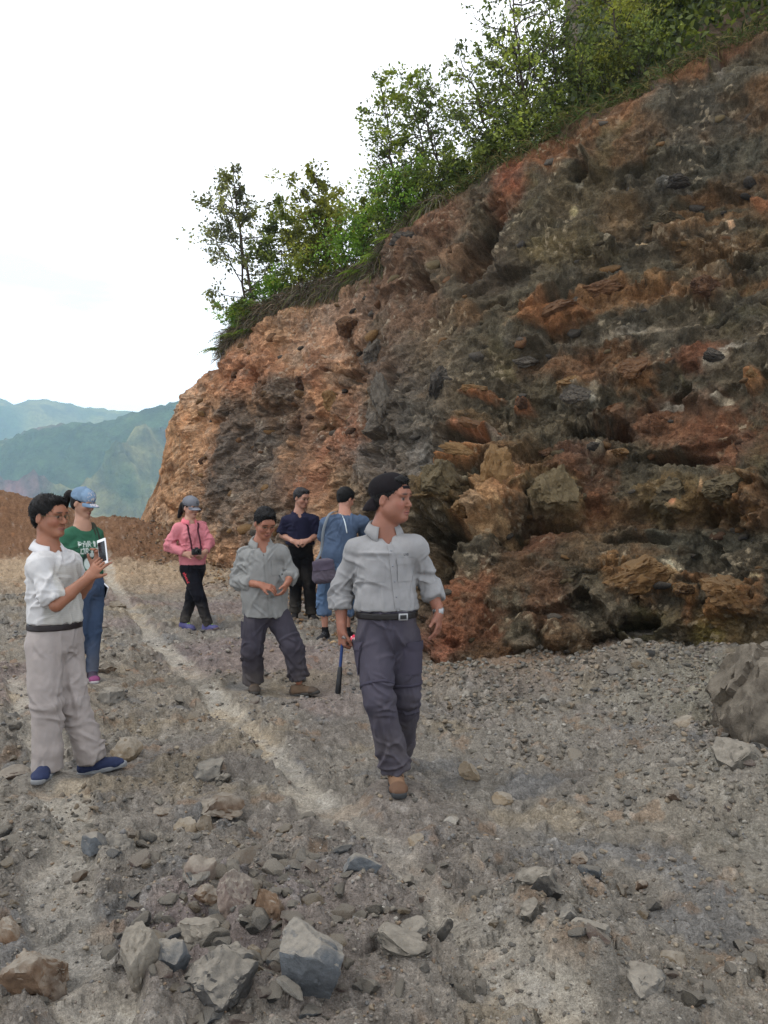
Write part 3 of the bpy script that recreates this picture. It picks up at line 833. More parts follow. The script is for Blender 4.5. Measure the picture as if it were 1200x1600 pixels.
# ---- big stones that stand out one by one
m_big = mat_stone('boulder_face', [(74, 68, 60), (106, 97, 86), (130, 120, 106)], dust=(136, 127, 114), scale=1.6, rnd=False, bumpd=.03)
ROCKS = [
    (484, 1522, 118, 132, 5, 'blue', 5, 'large flat faced slate blue boulder at the bottom, widest stone in the foreground', .9),
    (345, 1545, 130, 115, 6, 'grey', 5, 'large cracked grey boulder between the slate blue boulder and the smaller blue stone', 1.0),
    (272, 1538, 52, 60, 8, 'blue', 4, 'small blue grey stone leaning on the tall grey slab at the bottom', .9),
    (218, 1528, 74, 120, 9, 'grey', 5, 'tall grey slab of rock beside the small blue grey stone at the bottom', .9),
    (310, 1473, 78, 52, 10, 'grey', 4, 'pale grey lumpy rock above the small blue stone near the bottom', .9),
    (318, 1400, 54, 62, 12, 'mauve', 4, 'upright brown grey rock behind the orange tan stone pile', .9),
    (324, 1433, 50, 38, 13, 'rust', 4, 'rusty brown block in front of the upright brown grey rock', .9),
    (370, 1432, 70, 78, 14, 'mauve', 5, 'pinkish rock with a pale top in the middle of the foreground pile', .9),
    (424, 1458, 58, 68, 15, 'rust', 4, 'reddish tan rock directly behind the slate blue boulder', .9),
    (400, 1504, 30, 34, 16, 'tan', 4, 'small tan stone wedged left of the slate blue boulder', .9),
    (150, 1341, 50, 42, 17, 'blue', 4, 'dark blue grey rock beside the pale left wheel line', 1.0),
    (190, 1345, 44, 38, 18, 'grey', 4, 'grey rock touching the dark blue grey rock by the left wheel line', 1.0),
    (325, 1196, 62, 36, 19, 'grey', 4, 'grey flaky rock lying between the man in white and the walking man', 1.0),
    (350, 1211, 26, 22, 20, 'dark', 4, 'small brown faced stone at the right end of the grey flaky rock', 1.0),
    (340, 1253, 84, 44, 21, 'rust', 4, 'flat reddish orange rock half buried beside the main wheel line', 1.0),
    (292, 1290, 46, 40, 22, 'tan', 4, 'rounded tan rock below the flat reddish orange rock', .9),
    (322, 1290, 36, 34, 23, 'tan', 4, 'smaller tan stone leaning on the rounded tan rock', .9),
    (250, 1264, 34, 26, 24, 'rust', 4, 'small orange stone above the rounded tan rock', .9),
    (206, 1165, 62, 42, 25, 'tan', 4, 'tan rock right of the shoes of the man in white', 1.0),
    (178, 1094, 56, 36, 26, 'grey', 4, 'wide grey rock behind the legs of the man in white', 1.0),
    (158, 1048, 44, 22, 27, 'rust', 4, 'flat reddish stone next to the shoe of the woman in green', 1.0),
    (625, 1520, 84, 40, 29, 'dark', 4, 'broad low dark rock to the right of the slate blue boulder', .9),
    (560, 1400, 74, 40, 31, 'blue', 4, 'dark slanted stone with a pale crest on the edge of the main wheel line', .7),
    (650, 1478, 50, 26, 32, 'grey', 4, 'flat grey slab with a dark underside above the broad low dark rock', .9),
    (695, 1494, 24, 34, 33, 'dark', 4, 'small dark pointed stone standing on the pale wheel line', .9),
    (640, 1378, 24, 16, 34, 'dark', 3, 'lone dark pebble on the pale wheel line', .9),
    (568, 1368, 34, 24, 35, 'tan', 4, 'yellowish tan stone above the dark slanted stone', .9),
    (650, 1320, 30, 24, 36, 'tan', 4, 'tan angular stone right of the main wheel line below the walking man', .9),
    (703, 1292, 30, 20, 37, 'pale', 4, 'pale angular stone lying below and right of the brown hiking shoe', .9),
    (826, 1432, 60, 50, 39, 'dark', 4, 'dark crumbly block on top of the heap in the lower right', .9),
    (855, 1445, 50, 62, 40, 'dark', 4, 'dark grey leaning block on the right of the lower right heap', .9),
    (832, 1470, 40, 40, 41, 'dark', 4, 'dark rounded lump in the front of the lower right heap', .9),
    (860, 1478, 30, 26, 42, 'grey', 4, 'small grey lump at the foot of the lower right heap', .9),
    (945, 1320, 42, 30, 43, 'dark', 4, 'rounded brown clod alone on the open ground at the right', .9),
    (905, 1353, 32, 24, 44, 'rust', 4, 'small orange brown clod left of the rounded brown clod', .9),
    (1000, 1378, 26, 20, 45, 'rust', 4, 'small rusty clod below the rounded brown clod', .9),
    (1058, 1500, 52, 36, 46, 'tan', 4, 'smooth pale tan rock half buried in the lower right', .9),
    (925, 1510, 90, 54, 47, 'grey', 4, 'wide grey lump of packed earth below the lower right heap', .9),
    (1010, 1560, 80, 70, 48, 'grey', 4, 'large crumbly grey lump at the bottom right', .9),
    (890, 1505, 46, 40, 49, 'grey', 4, 'medium grey lump beside the wide lump of packed earth', .9),
    (735, 1215, 38, 34, 50, 'tan', 4, 'tan and white mottled stone right of the walking man', .9),
    (785, 1250, 36, 22, 51, 'tan', 4, 'low brown stone on the ground right of the mottled stone', .9),
    (1062, 1222, 34, 28, 52, 'grey', 4, 'greenish grey wedge shaped stone left of the giant boulder', .9),
    (1070, 1160, 34, 22, 53, 'tan', 4, 'rounded brown stone just left of the giant boulder', .9),
    (1055, 1265, 30, 22, 54, 'rust', 4, 'reddish brown clod in the hollow below the wedge shaped stone', .9),
    (1160, 1215, 90, 66, 55, 'dark', 4, 'rough dark clod in front of the giant boulder', .9),
    (822, 1003, 28, 26, 56, 'mauve', 4, 'knobbly pinkish grey lump perched at the cliff foot', 1.0),
    (828, 1026, 44, 30, 57, 'dark', 4, 'dark porous lump under the knobbly pinkish lump at the cliff foot', 1.0),
    (975, 1023, 26, 16, 58, 'pale', 4, 'pale stone at the cliff foot below the golden block', 1.0),
    (992, 1030, 22, 16, 59, 'pale', 4, 'second pale stone at the cliff foot, right of its twin', 1.0),
    (770, 1055, 30, 18, 60, 'pale', 4, 'flat light stone at the edge of the rubble by the cliff foot', 1.0),
    (730, 1100, 22, 16, 61, 'pale', 3, 'whitish stone on the rubble right of the thigh of the walking man', 1.0),
    (60, 1520, 110, 110, 63, 'rust', 5, 'orange and tan slab in the bottom left corner', .9),
    (10, 1480, 50, 46, 64, 'rust', 4, 'brown stone cut by the left edge above the orange slab', .9),
    (38, 1520, 30, 24, 65, 'dark', 3, 'small dark stone resting on the orange slab in the corner', .9),
    (70, 1195, 30, 16, 66, 'mauve', 3, 'flat reddish stone behind the left shoe of the man in white', 1.0),
    (25, 1205, 56, 24, 67, 'mauve', 4, 'flat brown grey stone left of the shoes of the man in white', 1.0),
    (182, 942, 34, 12, 68, 'tan', 4, 'long orange tan stone beside the far wheel line', 1.0),
    (345, 660, 18, 10, 69, 'dark', 3, None, 1.0),
]
m_gboulder = m_big
for (px_, py_, w_, h_, sd_, mt_, sb_, lb_, dp_) in ROCKS:
    if lb_ is None: continue
    place_rock('boulder' if w_ > 60 else 'rock', px_, py_, w_, h_, sd_, mt_, sb_, .36 if w_ < 60 else .40, depth=dp_, label=lb_, cat='boulder' if w_ > 60 else 'rock', cuts=16 if mt_ in ('blue', 'grey') else 12, rough=.05 if mt_ == 'blue' else .10)
# the giant boulder at the right edge
def giant():
    V, Fc = rock_verts(6, 309, 14, (1, 1, 1), .05, (.55, .85))
    V = V / np.abs(V).max(0)
    s = np.array([.72, .66, .70])
    V = V * s
    # overhanging undercut on the side towards the camera
    under = sst(-.02, -.30, V[:, 2]) * sst(.15, -.35, V[:, 1])
    V[:, 1] += under * .36; V[:, 0] += under * .08
    V[:, :2] *= (1 - .42 * sst(.05, -.60, V[:, 2]))[:, None]
    top = sst(.0, .5, V[:, 2])
    V[:, 0] += top * .20
    nn = V / np.linalg.norm(V, axis=1, keepdims=True)
    V = V + nn * (.040 * facets(V * 2.0, 911)[0] + .022 * facets(V * 7, 913)[0] + .03 * fbm(V * 4, 4, 911, ridged=True) + .016 * fbm(V * 14, 4, 915))[:, None]
    me = mesh_np('boulder', V, Fc, True)
    try: me.set_sharp_from_angle(angle=math.radians(40))
    except Exception: pass
    o = link('boulder', me, m_big, label='giant pale brown boulder with a dark undercut at the right edge', cat='boulder')
    c = pt(1236, 1124, 5.2)
    o.location = c
giant()

# ---- loose stones, each one a piece lying in the ground
PROT = []
for k in range(14):
    V, Fc = rock_verts(3, 700 + k, 9, (1, .85, .66), .07)
    me = mesh_np('stone', V, Fc, True)
    try: me.set_sharp_from_angle(angle=math.radians(30))
    except Exception: pass
    PROT.append(me)
pm = {}
def proto_mat(k, mt):
    if (k, mt) not in pm:
        me = PROT[k].copy(); me.materials.append(MS[mt]); pm[(k, mt)] = me
    return pm[(k, mt)]
cnt = 0
tries = 0
while cnt < 300 and tries < 9000:
    tries += 1
    px_ = rng.uniform(-10, 1210); py_ = 1040 + 560 * rng.random() ** .8
    heap = cnt >= 190
    if heap: px_ = rng.normal(330, 105); py_ = min(1625, rng.normal(1480, 85))
    g = ray_ground(px_, py_)
    if g[1] > 8 or (px_ > 640 and g[1] > 7.2): continue
    _, trk, _2 = ground_height(np.array([g[0]]), np.array([g[1]]))
    if trk[0] > .25 and rng.random() > .1: continue
    nn_ = float(fbm(np.array([[g[0] * .9, g[1] * .9, 0]]), 3, 261)[0])
    if not heap and rng.random() > .35 + 1.5 * nn_: continue
    if any((g[0] - c_[0]) ** 2 + (g[1] - c_[1]) ** 2 < (c_[3] * 1.2) ** 2 for c_ in CONTACT): continue
    mt = rng.choice(['grey', 'tan', 'rust', 'pale', 'dark', 'mauve', 'blue'], p=[.42, .16, .07, .05, .12, .12, .06])
    k = int(rng.integers(14))
    o = link('stone', proto_mat(k, mt), None, parent=ground)
    s = ((rng.uniform(12, 24) if heap else rng.uniform(9, 15)) + 12 * rng.random() ** 4) / F * g[1]
    o.scale = (s * rng.uniform(.8, 1.2), s * rng.uniform(.8, 1.2), s * rng.uniform(.7, 1.0))
    o.rotation_euler = (rng.uniform(-.4, .4), rng.uniform(-.4, .4), rng.uniform(0, 6.28))
    o.location = (g[0], g[1], float(gz(g[0], g[1])[0]) + s * .12)
    cnt += 1

# ---- gravel and crumbs, too many to count: one mesh per zone
def pebbles(name, n, area, size, mats, seed, parentlabel, sub=1, every=False):
    r = np.random.default_rng(seed)
    x, y = area(r, n)
    _, trk, _2 = ground_height(x, y)
    den = fbm(np.stack([x * .9, y * .9, x * 0], -1), 3, 261) + .6 * fbm(np.stack([x * 3, y * 3, x * 0], -1), 2, 263)
    keep = (r.random(len(x)) < .62 + 1.3 * den) & ((trk < .3) | (r.random(len(x)) < .38))
    if every: keep[:] = True
    for c_ in CONTACT: keep &= ((x - c_[0]) ** 2 + (y - c_[1]) ** 2 > (c_[3] * .8) ** 2)
    x, y = x[keep], y[keep]
    z = gz(x, y)
    shapes = [rock_verts(sub, 800 + k, 5 if sub == 1 else 9, (1, .8, .62), 0, (.35, .75))[0] for k in range(12)]
    Fc = ICO[sub][1]
    nv = len(shapes[0]); m = len(x)
    S = np.array(shapes)[r.integers(12, size=m)]
    a = r.uniform(0, 6.28, m); b = r.uniform(-.6, .6, m)
    ca, sa, cb, sb = np.cos(a), np.sin(a), np.cos(b), np.sin(b)
    R = np.zeros((m, 3, 3)); R[:, 0, 0] = ca; R[:, 0, 1] = -sa * cb; R[:, 0, 2] = sa * sb; R[:, 1, 0] = sa; R[:, 1, 1] = ca * cb; R[:, 1, 2] = -ca * sb; R[:, 2, 1] = sb; R[:, 2, 2] = cb
    sz = size(r, m, y)
    V = np.einsum('mij,mvj->mvi', R, S) * sz[:, None, None] * r.uniform(.7, 1.2, (m, 1, 3))
    V += np.stack([x, y, z + sz * .15], -1)[:, None]
    Fa = (Fc[None] + (np.arange(m) * nv)[:, None, None]).reshape(-1, 3)
    pal = np.array([srgb(*q) for q in mats]) * .66
    cc = pal[r.integers(len(pal), size=m)] * r.uniform(.72, 1.2, (m, 1))
    cc = np.repeat(cc, nv, 0)
    me = mesh_np(name, V.reshape(-1, 3), Fa, False, cc)
    return link(name, me, m_peb, kind='stuff')
m_peb = mat_earth('gravel', scales=((30, .15), (120, .2)), bump=((120, .004),), rough=.95, spec=.1)
GREYS = [(150, 142, 132), (134, 128, 120), (160, 148, 130), (118, 112, 106), (144, 132, 122), (150, 142, 132), (166, 158, 148), (152, 132, 112), (172, 166, 156), (128, 126, 124)]
def area_track(r, n):
    Y = 1.9 * (9.5 / 1.9) ** r.random(n)
    x = (r.uniform(-620, 640, n)) / F * Y
    k = ~((Y > 7.4) & (x > .4))
    return x[k], Y[k]
pebbles('gravel', 38000, area_track, lambda r, m, y: (1.1 + 4.2 * r.random(m) ** 5) / F * y * 1.25, GREYS, 21, '')
def area_foot(r, n):
    px_ = r.uniform(600, 1320, n)
    Yb = np.interp(px_, *np.array(BASE_Y).T)
    Y = Yb - .05 - 1.7 * r.random(n) ** 1.6
    return (px_ - 600) / F * Y, Y
pebbles('cliff_foot_rubble', 7000, area_foot, lambda r, m, y: (.007 + .034 * r.random(m) ** 5), [(138, 132, 122), (146, 138, 124), (128, 120, 108), (134, 126, 114), (140, 122, 102), (156, 152, 144), (122, 120, 114)], 22, '')
def area_far(r, n):
    px_ = r.uniform(150, 600, n)
    Yb = np.interp(px_, *np.array(BASE_Y).T)
    Y = Yb - .02 - 3.0 * r.random(n) ** 1.8
    return (px_ - 600) / F * Y, Y
pebbles('scree', 4500, area_far, lambda r, m, y: (.014 + .045 * r.random(m) ** 4), [(170, 140, 108), (150, 118, 90), (128, 116, 104), (182, 156, 122), (120, 108, 98)], 23, '')

# crumbled clods lying in clusters on the heaps
def area_heap(r, n):
    hp = HEAPW + [(*ray_ground(a, b), .3, .25, 0) for a, b in ((900, 1080), (1000, 1120), (760, 1110), (1080, 1190), (840, 1180), (1150, 1280), (960, 1260), (880, 1360), (1100, 1380), (700, 1130), (720, 1085), (860, 1062), (930, 1052), (1020, 1045), (1080, 1045), (960, 1090), (800, 1075), (150, 1260), (30, 1280), (260, 1220), (420, 1330), (560, 1450), (1140, 1480), (220, 1400), (700, 1560))]
    k = r.integers(len(hp), size=n)
    h = np.array([q[:4] for q in hp])[k]
    return h[:, 0] + r.normal(size=n) * h[:, 2] * .62, h[:, 1] + r.normal(size=n) * h[:, 3] * .62
pebbles('clods', 4600, area_heap, lambda r, m, y: (2.4 + 7.0 * r.random(m) ** 3) / F * y, [(132, 126, 116), (142, 134, 122), (122, 116, 108), (134, 124, 112), (148, 134, 116), (116, 112, 106)], 24, '', 2, True)

# ---- blocks and stones held in the cliff face: each a piece of the cliff
m_ochre = mat_stone('block_ochre', [(84, 64, 46), (124, 92, 58), (150, 118, 80)], dust=(122, 98, 70), scale=9, bumpd=.012)
m_olive = mat_stone('block_olive', [(70, 62, 48), (98, 86, 64), (126, 110, 82)], dust=(104, 92, 70), scale=9, bumpd=.012)
m_cgrey = mat_stone('block_grey', [(56, 52, 48), (80, 74, 68), (112, 104, 94)], dust=(92, 84, 74), scale=9, bumpd=.012)
m_crust = mat_stone('block_rust', [(72, 52, 40), (102, 72, 50), (130, 96, 68)], dust=(96, 74, 56), scale=9, bumpd=.012)
def cliff_block(name, px_, py_, rx, ry, mat, seed, sub=5, sink=.62, proto=None):
    p = on_cliff(px_, py_); Yd = p[1]
    w, h = rx / F * Yd, ry / F * Yd
    if proto is None:
        V, Fc = rock_verts(sub, seed, 12, (1, 1, 1), .16, (.5, .85))
        V = V / np.abs(V).max(0) * [w, min(w, h) * 1.1 + .05, h * 1.1]
        me = mesh_np(name, V, Fc, True)
        try: me.set_sharp_from_angle(angle=math.radians(30))
        except Exception: pass
        o = link(name, me, mat, parent=cliff)
    else:
        o = link(name, proto, None, parent=cliff); o.scale = (w, min(w, h) * 1.1, h)
    q = p + np.array([-.25, -.95, .05]) * min(w, h) * (.55 - sink)
    o.location = q
    o.rotation_euler = (0, ((seed * 1.37) % 1 - .5) * .7, -.25)
    return o
for i, (a_, b_, rx, ry, mt) in enumerate([(1012, 915, 60, 30, m_ochre), (705, 778, 36, 36, m_olive), (735, 718, 42, 14, m_ochre), (690, 722, 12, 12, m_ochre), (790, 752, 32, 40, m_ochre), (742, 812, 24, 18, m_ochre),
        (868, 778, 42, 36, m_olive), (752, 624, 24, 7, m_ochre), (748, 676, 36, 8, m_crust), (893, 606, 20, 8, m_ochre), (902, 624, 26, 15, m_cgrey), (1000, 602, 26, 20, m_crust), (1165, 945, 42, 28, m_ochre), (1155, 782, 42, 30, m_olive),
        (1060, 785, 40, 30, m_olive), (1055, 290, 24, 11, m_cgrey), (1084, 936, 18, 12, m_ochre), (1187, 604, 11, 14, m_ochre), (815, 632, 12, 12, m_crust), (870, 500, 46, 14, m_crust), (945, 460, 40, 14, m_crust), (525, 632, 18, 18, m_ochre),
        (635, 640, 20, 40, m_cgrey), (700, 620, 18, 34, m_cgrey), (560, 520, 24, 18, m_crust), (650, 390, 34, 18, m_cgrey), (1040, 350, 34, 16, m_olive), (1115, 470, 28, 16, m_crust), (965, 705, 16, 8, m_ochre), (925, 696, 11, 8, m_cgrey), (1190, 800, 20, 28, m_ochre), (590, 560, 18, 26, m_cgrey), (480, 600, 16, 12, m_crust), (850, 690, 20, 9, m_crust), (820, 560, 24, 10, m_cgrey), (1130, 580, 18, 12, m_cgrey)]):
    cliff_block('rock_block', a_, b_, rx, ry, mt, 1000 + i)
cp = {}
for k in range(8):
    V, Fc = rock_verts(2, 1100 + k, 9, (1, 1, 1), .0, (.45, .8)); V = V / np.abs(V).max(0)
    for mt in (m_ochre, m_olive, m_cgrey, m_crust):
        me = mesh_np('stone', V, Fc, False); me.materials.append(mt); cp[(k, mt.name)] = me
for i in range(170):
    px_ = rng.uniform(320, 1195); lo_ = float(interp(px_, TOP_PY)) + 14; hi_ = float(interp(px_, BASE_PY)) - 6
    py_ = rng.uniform(lo_, hi_)
    wts = [.2, .15, .45, .2] if px_ > 600 else [.4, 0, .3, .3]
    mt = [m_ochre, m_olive, m_cgrey, m_crust][rng.choice(4, p=wts)]
    sz = rng.uniform(4.5, 7) + 7 * rng.random() ** 4
    cliff_block('stone', px_, py_, sz * rng.uniform(1, 1.5), sz * rng.uniform(.6, 1), mt, int(rng.integers(9999)), proto=cp[(int(rng.integers(8)), mt.name)])
# ================================================================== VEGETATION
def mat_leaf(name, cols):
    m, nt, b = new_mat(name, .6, .2)
    at = N(nt, 'ShaderNodeAttribute'); at.attribute_name = 'col'
    nt.links.new(at.outputs['Color'], b.inputs['Base Color'])
    tr = N(nt, 'ShaderNodeBsdfTranslucent'); mx = N(nt, 'ShaderNodeMixShader'); mx.inputs[0].default_value = .38
    out = nt.nodes['Material Output']
    sc = N(nt, 'ShaderNodeVectorMath', operation='MULTIPLY'); sc.inputs[1].default_value = (1.35, 1.35, .5)
    nt.links.new(at.outputs['Color'], sc.inputs[0]); nt.links.new(sc.outputs[0], tr.inputs['Color'])
    nt.links.new(b.outputs[0], mx.inputs[1]); nt.links.new(tr.outputs[0], mx.inputs[2]); nt.links.new(mx.outputs[0], out.inputs['Surface'])
    return m
m_leaf = mat_leaf('leaf', None)
m_bark, _nt, _b = new_mat('bark', .9, .1)
_b.inputs['Base Color'].default_value = (.055, .042, .032, 1)
_nz = N(_nt, 'ShaderNodeTexNoise'); _nz.inputs['Scale'].default_value = 30
_rp = N(_nt, 'ShaderNodeValToRGB'); _rp.color_ramp.elements[0].color = (.03, .022, .016, 1); _rp.color_ramp.elements[1].color = (.10, .08, .065, 1)
_nt.links.new(_nz.outputs['Fac'], _rp.inputs['Fac']); _nt.links.new(_rp.outputs[0], _b.inputs['Base Color'])

def tubes(paths, sides=5):
    """paths: list of (pts (n,3), radii (n)) -> V,F"""
    Vs, Fs, off = [], [], 0
    for pts, rad in paths:
        pts = np.asarray(pts, float); rad = np.asarray(rad, float); n = len(pts)
        tg = np.gradient(pts, axis=0); tg /= np.linalg.norm(tg, axis=1, keepdims=True) + 1e-9
        up = np.array([0, 0, 1.0]) if abs(tg[0, 2]) < .9 else np.array([1.0, 0, 0])
        a = np.cross(tg, up); a /= np.linalg.norm(a, axis=1, keepdims=True) + 1e-9
        b = np.cross(tg, a)
        th = np.linspace(0, 2 * math.pi, sides, endpoint=False)
        V = pts[:, None] + rad[:, None, None] * (a[:, None] * np.cos(th)[None, :, None] + b[:, None] * np.sin(th)[None, :, None])
        Vs.append(V.reshape(-1, 3))
        i = np.arange(n * sides).reshape(n, sides) + off
        j = np.roll(i, -1, 1)
        Fs.append(np.stack([i[:-1], j[:-1], j[1:], i[1:]], -1).reshape(-1, 4)); off += n * sides
    return np.concatenate(Vs), np.concatenate(Fs)

def leaves(pos, dirs, size, cols, r, name):
    """small folded leaves: 2 quads each"""
    n = len(pos)
    d = dirs / (np.linalg.norm(dirs, axis=1, keepdims=True) + 1e-9)
    rnd = r.normal(size=(n, 3)); s = np.cross(d, rnd); s /= np.linalg.norm(s, axis=1, keepdims=True) + 1e-9
    nn = np.cross(d, s)
    L = size[:, None]
    p0 = pos; p1 = pos + d * L * .5 + s * L * .30 + nn * L * .10; p2 = pos + d * L - nn * L * .10; p3 = pos + d * L * .5 - s * L * .30 + nn * L * .10; pm_ = pos + d * L * .5
    V = np.stack([p0, p1, p2, pm_, p3], 1).reshape(-1, 3)
    i = np.arange(n)[:, None] * 5
    Fq = np.concatenate([i + np.array([[0, 1, 2, 3]]), i + np.array([[0, 3, 2, 4]])])
    return V, Fq, np.repeat(cols, 5, 0)

def grow(r, base, h, lean, n_limb, spread, leafn, leaf_size, pal, gap=.0, start=.2, droop=0.1, trunk_r=None, stems=1, crown_bias=.6):
    paths = []; lp = []; ld = []
    tr0 = trunk_r or h * .012
    for s in range(stems):
        m = 12
        t = np.linspace(0, 1, m)
        off = r.normal(size=3) * .10 * h * (stems > 1)
        ll = np.array(lean) + (r.normal(size=2) * .16 if stems > 1 else 0)
        wob = np.cumsum(r.normal(size=(m, 2)), 0) * h * .014
        hh = h * (1 if s == 0 else r.uniform(.6, .95))
        tp = np.stack([base[0] + ll[0] * hh * t + wob[:, 0], base[1] + ll[1] * hh * t + wob[:, 1], base[2] + hh * t], -1)
        tp[:, :2] += off[:2] * (t[:, None] * .6)
        tp[0] = np.array(base) + [off[0] * .2, off[1] * .2, -.15]
        paths.append((tp, tr0 * (1 - .85 * t)))
        for k in range(n_limb):
            u = start + (1 - start) * (k + r.random()) / n_limb
            i = min(int(u * (m - 1)), m - 2); f = u * (m - 1) - i
            p = tp[i] * (1 - f) + tp[i + 1] * f
            a = k * 2.4 + r.uniform(-.5, .5)
            L = spread * h * (1 - .62 * max(0, (u - .35) / .65)) * r.uniform(.55, 1.15) * min(1, .45 + u * 1.6)
            el = r.uniform(.25, .8)
            d = np.array([math.cos(a) * math.cos(el), math.sin(a) * math.cos(el), math.sin(el)])
            q = np.linspace(0, 1, 6)
            lpth = p + d * L * q[:, None] + np.array([0, 0, -droop * L]) * (q[:, None] ** 2) + np.cumsum(r.normal(size=(6, 3)), 0) * L * .035
            lpth[0] = p
            paths.append((lpth, tr0 * .38 * (1 - .8 * q)))
            ntw = 5
            for w in range(ntw):
                v = r.uniform(.25, 1.0); ii = min(int(v * 5), 4); ff = v * 5 - ii
                pp = lpth[ii] * (1 - ff) + lpth[ii + 1] * ff
                dd = d * .6 + r.normal(size=3) * .6; dd /= np.linalg.norm(dd)
                LL = L * r.uniform(.25, .5)
                q2 = np.linspace(0, 1, 4)
                tw = pp + dd * LL * q2[:, None] + np.cumsum(r.normal(size=(4, 3)), 0) * LL * .06
                tw[0] = pp
                paths.append((tw, tr0 * .13 * (1 - .7 * q2)))
                if r.random() < gap: continue
                nl = int(leafn / (n_limb * ntw * stems) * r.uniform(.5, 1.5))
                vv = r.random(nl) ** .7
                c = pp + dd * LL * vv[:, None] + r.normal(size=(nl, 3)) * LL * .20
                lp.append(c); ld.append(dd + r.normal(size=(nl, 3)) * .9 + np.array([0, 0, -.25]))
    lp = np.concatenate(lp); ld = np.concatenate(ld)
    n = len(lp)
    pc = np.array([srgb(*q) for q in pal])
    clump = fbm(lp * 2.2 / max(h * .35, .6), 2, int(r.integers(999)))
    idx = np.clip(((clump + .5) * len(pal) + r.normal(size=n) * .6).astype(int), 0, len(pal) - 1)
    cc = pc[idx] * r.uniform(.65, 1.25, (n, 1))
    return paths, leaves(lp, ld, leaf_size * r.uniform(.6, 1.25, n), cc, r, 'x')

def tree(name, seed, base, h, label, cat='tree', pal=None, group='saplings along the cliff top', **kw):
    r = np.random.default_rng(seed)
    o = empty(name, base, label, cat, group)
    paths, (LV, LF, LC) = grow(r, np.zeros(3), h, kw.pop('lean', (0, 0)), kw.pop('limbs', 16), kw.pop('spread', .42), int(kw.pop('leafn', 2600) * 1.45), kw.pop('leaf', .085) * .80, pal, **kw)
    TV, TF = tubes(paths)
    link('trunk' if cat == 'tree' else 'stem', mesh_np('trunk', TV, TF), m_bark, parent=o)
    link('crown' if cat == 'tree' else 'foliage', mesh_np('crown', LV, LF, False, LC), m_leaf, parent=o)
    return o
DARKG = [(64, 74, 44), (86, 98, 54), (106, 118, 60), (128, 138, 70)]
MIDG = [(70, 82, 42), (92, 106, 50), (116, 130, 60), (140, 150, 74)]
OLIVE = [(70, 74, 38), (94, 98, 46), (118, 122, 56), (140, 142, 70)]
BRIGHT = [(70, 96, 40), (90, 122, 48), (112, 146, 58), (132, 164, 74)]
GREYG = [(70, 74, 60), (88, 92, 68), (108, 112, 76), (128, 130, 80)]

def top_at(px, back=.25, dz=0.0):
    j = np.argmin(np.abs(CLpx[-1] - px))
    p = CL[-1, j].copy(); p[1] += back; p[2] += dz
    return p
T = [
    # name, seed, px, base py, top py, back, lean, label, pal, kw
    (61, 388, 500, 300, .5, (-.14, 0), 'sparse grey leaved sapling leaning out at the far left end of the cliff top', GREYG, dict(limbs=26, spread=.48, leafn=2900, leaf=.10, start=.10, gap=.08)),
    (62, 412, 480, 262, .6, (-.14, 0), 'tall thin nearly bare sapling standing behind the far left sapling', GREYG, dict(limbs=20, spread=.20, leafn=1500, leaf=.085, start=.2, gap=.2)),
    (63, 452, 470, 330, .4, (-.15, 0), 'small dark green sapling just right of the thin bare one', DARKG, dict(limbs=16, spread=.5, leafn=2200, leaf=.10, start=.15)),
    (64, 495, 450, 268, .5, (-.08, 0), 'olive leaved young tree with a forked crown in the gap of the cliff top', OLIVE, dict(limbs=18, spread=.48, leafn=3600, leaf=.105, start=.30, stems=2)),
    (65, 585, 430, 322, .7, (.0, 0), 'low olive young tree left of the tall tree group', OLIVE, dict(limbs=14, spread=.42, leafn=1700, leaf=.09, start=.25, gap=.1)),
    (66, 640, 370, 150, .8, (-.06, 0), 'leftmost tall green tree of the group with a feathery top', MIDG, dict(limbs=22, spread=.42, leafn=2500, leaf=.088, start=.1, stems=2)),
    (67, 700, 325, 95, .8, (-.08, 0), 'tall slender tree with light showing between its leaves, second in the group', MIDG, dict(limbs=24, spread=.42, leafn=2700, leaf=.088, start=.1, stems=2)),
    (68, 765, 275, 40, .9, (-.06, 0), 'tall dense green tree in the middle of the group', DARKG, dict(limbs=26, spread=.42, leafn=3100, leaf=.09, start=.06, stems=2)),
    (69, 830, 240, -40, .9, (-.02, 0), 'tallest tree, its crown cut by the top edge of the view', MIDG, dict(limbs=28, spread=.42, leafn=3300, leaf=.09, start=.06, stems=2)),
    (70, 893, 200, -50, 1.0, (.0, 0), 'dark leaved tree right of the tallest tree', DARKG, dict(limbs=26, spread=.32, leafn=2700, leaf=.09, start=.06, stems=2)),
    (71, 965, 150, -60, 1.6, (.02, 0), 'thin yellow green tree at the foot of the upper slope', OLIVE, dict(limbs=20, spread=.40, leafn=2800, leaf=.09, start=.1, gap=.1)),
    (72, 1040, 90, -60, 2.2, (.0, 0), 'dark green young tree on the upper slope', DARKG, dict(limbs=22, spread=.5, leafn=3200, leaf=.09, start=.05)),
    (73, 1110, 60, -80, 2.4, (.0, 0), 'bushy green young tree on the upper slope near the right edge', MIDG, dict(limbs=22, spread=.55, leafn=3200, leaf=.09, start=.05)),
    (74, 1185, 20, -120, 2.6, (.0, 0), 'green young tree at the top right corner above the orange edge', DARKG, dict(limbs=22, spread=.55, leafn=3000, leaf=.09, start=.05)),
]
for sd, px_, pyb_, pyt_, back, lean, lb, pal, kw in T:
    b = top_at(px_, back)
    Yd = b[1]
    b[2] = min(b[2], EYE + (HOR - pyb_) / F * Yd) if px_ < 900 else EYE + (HOR - pyb_) / F * Yd
    b[0] = (px_ - 600) / F * Yd
    h = (HOR - pyt_) / F * Yd + EYE - b[2]
    tree('young_tree', sd, b, h, lb, pal=pal, lean=lean, **kw)

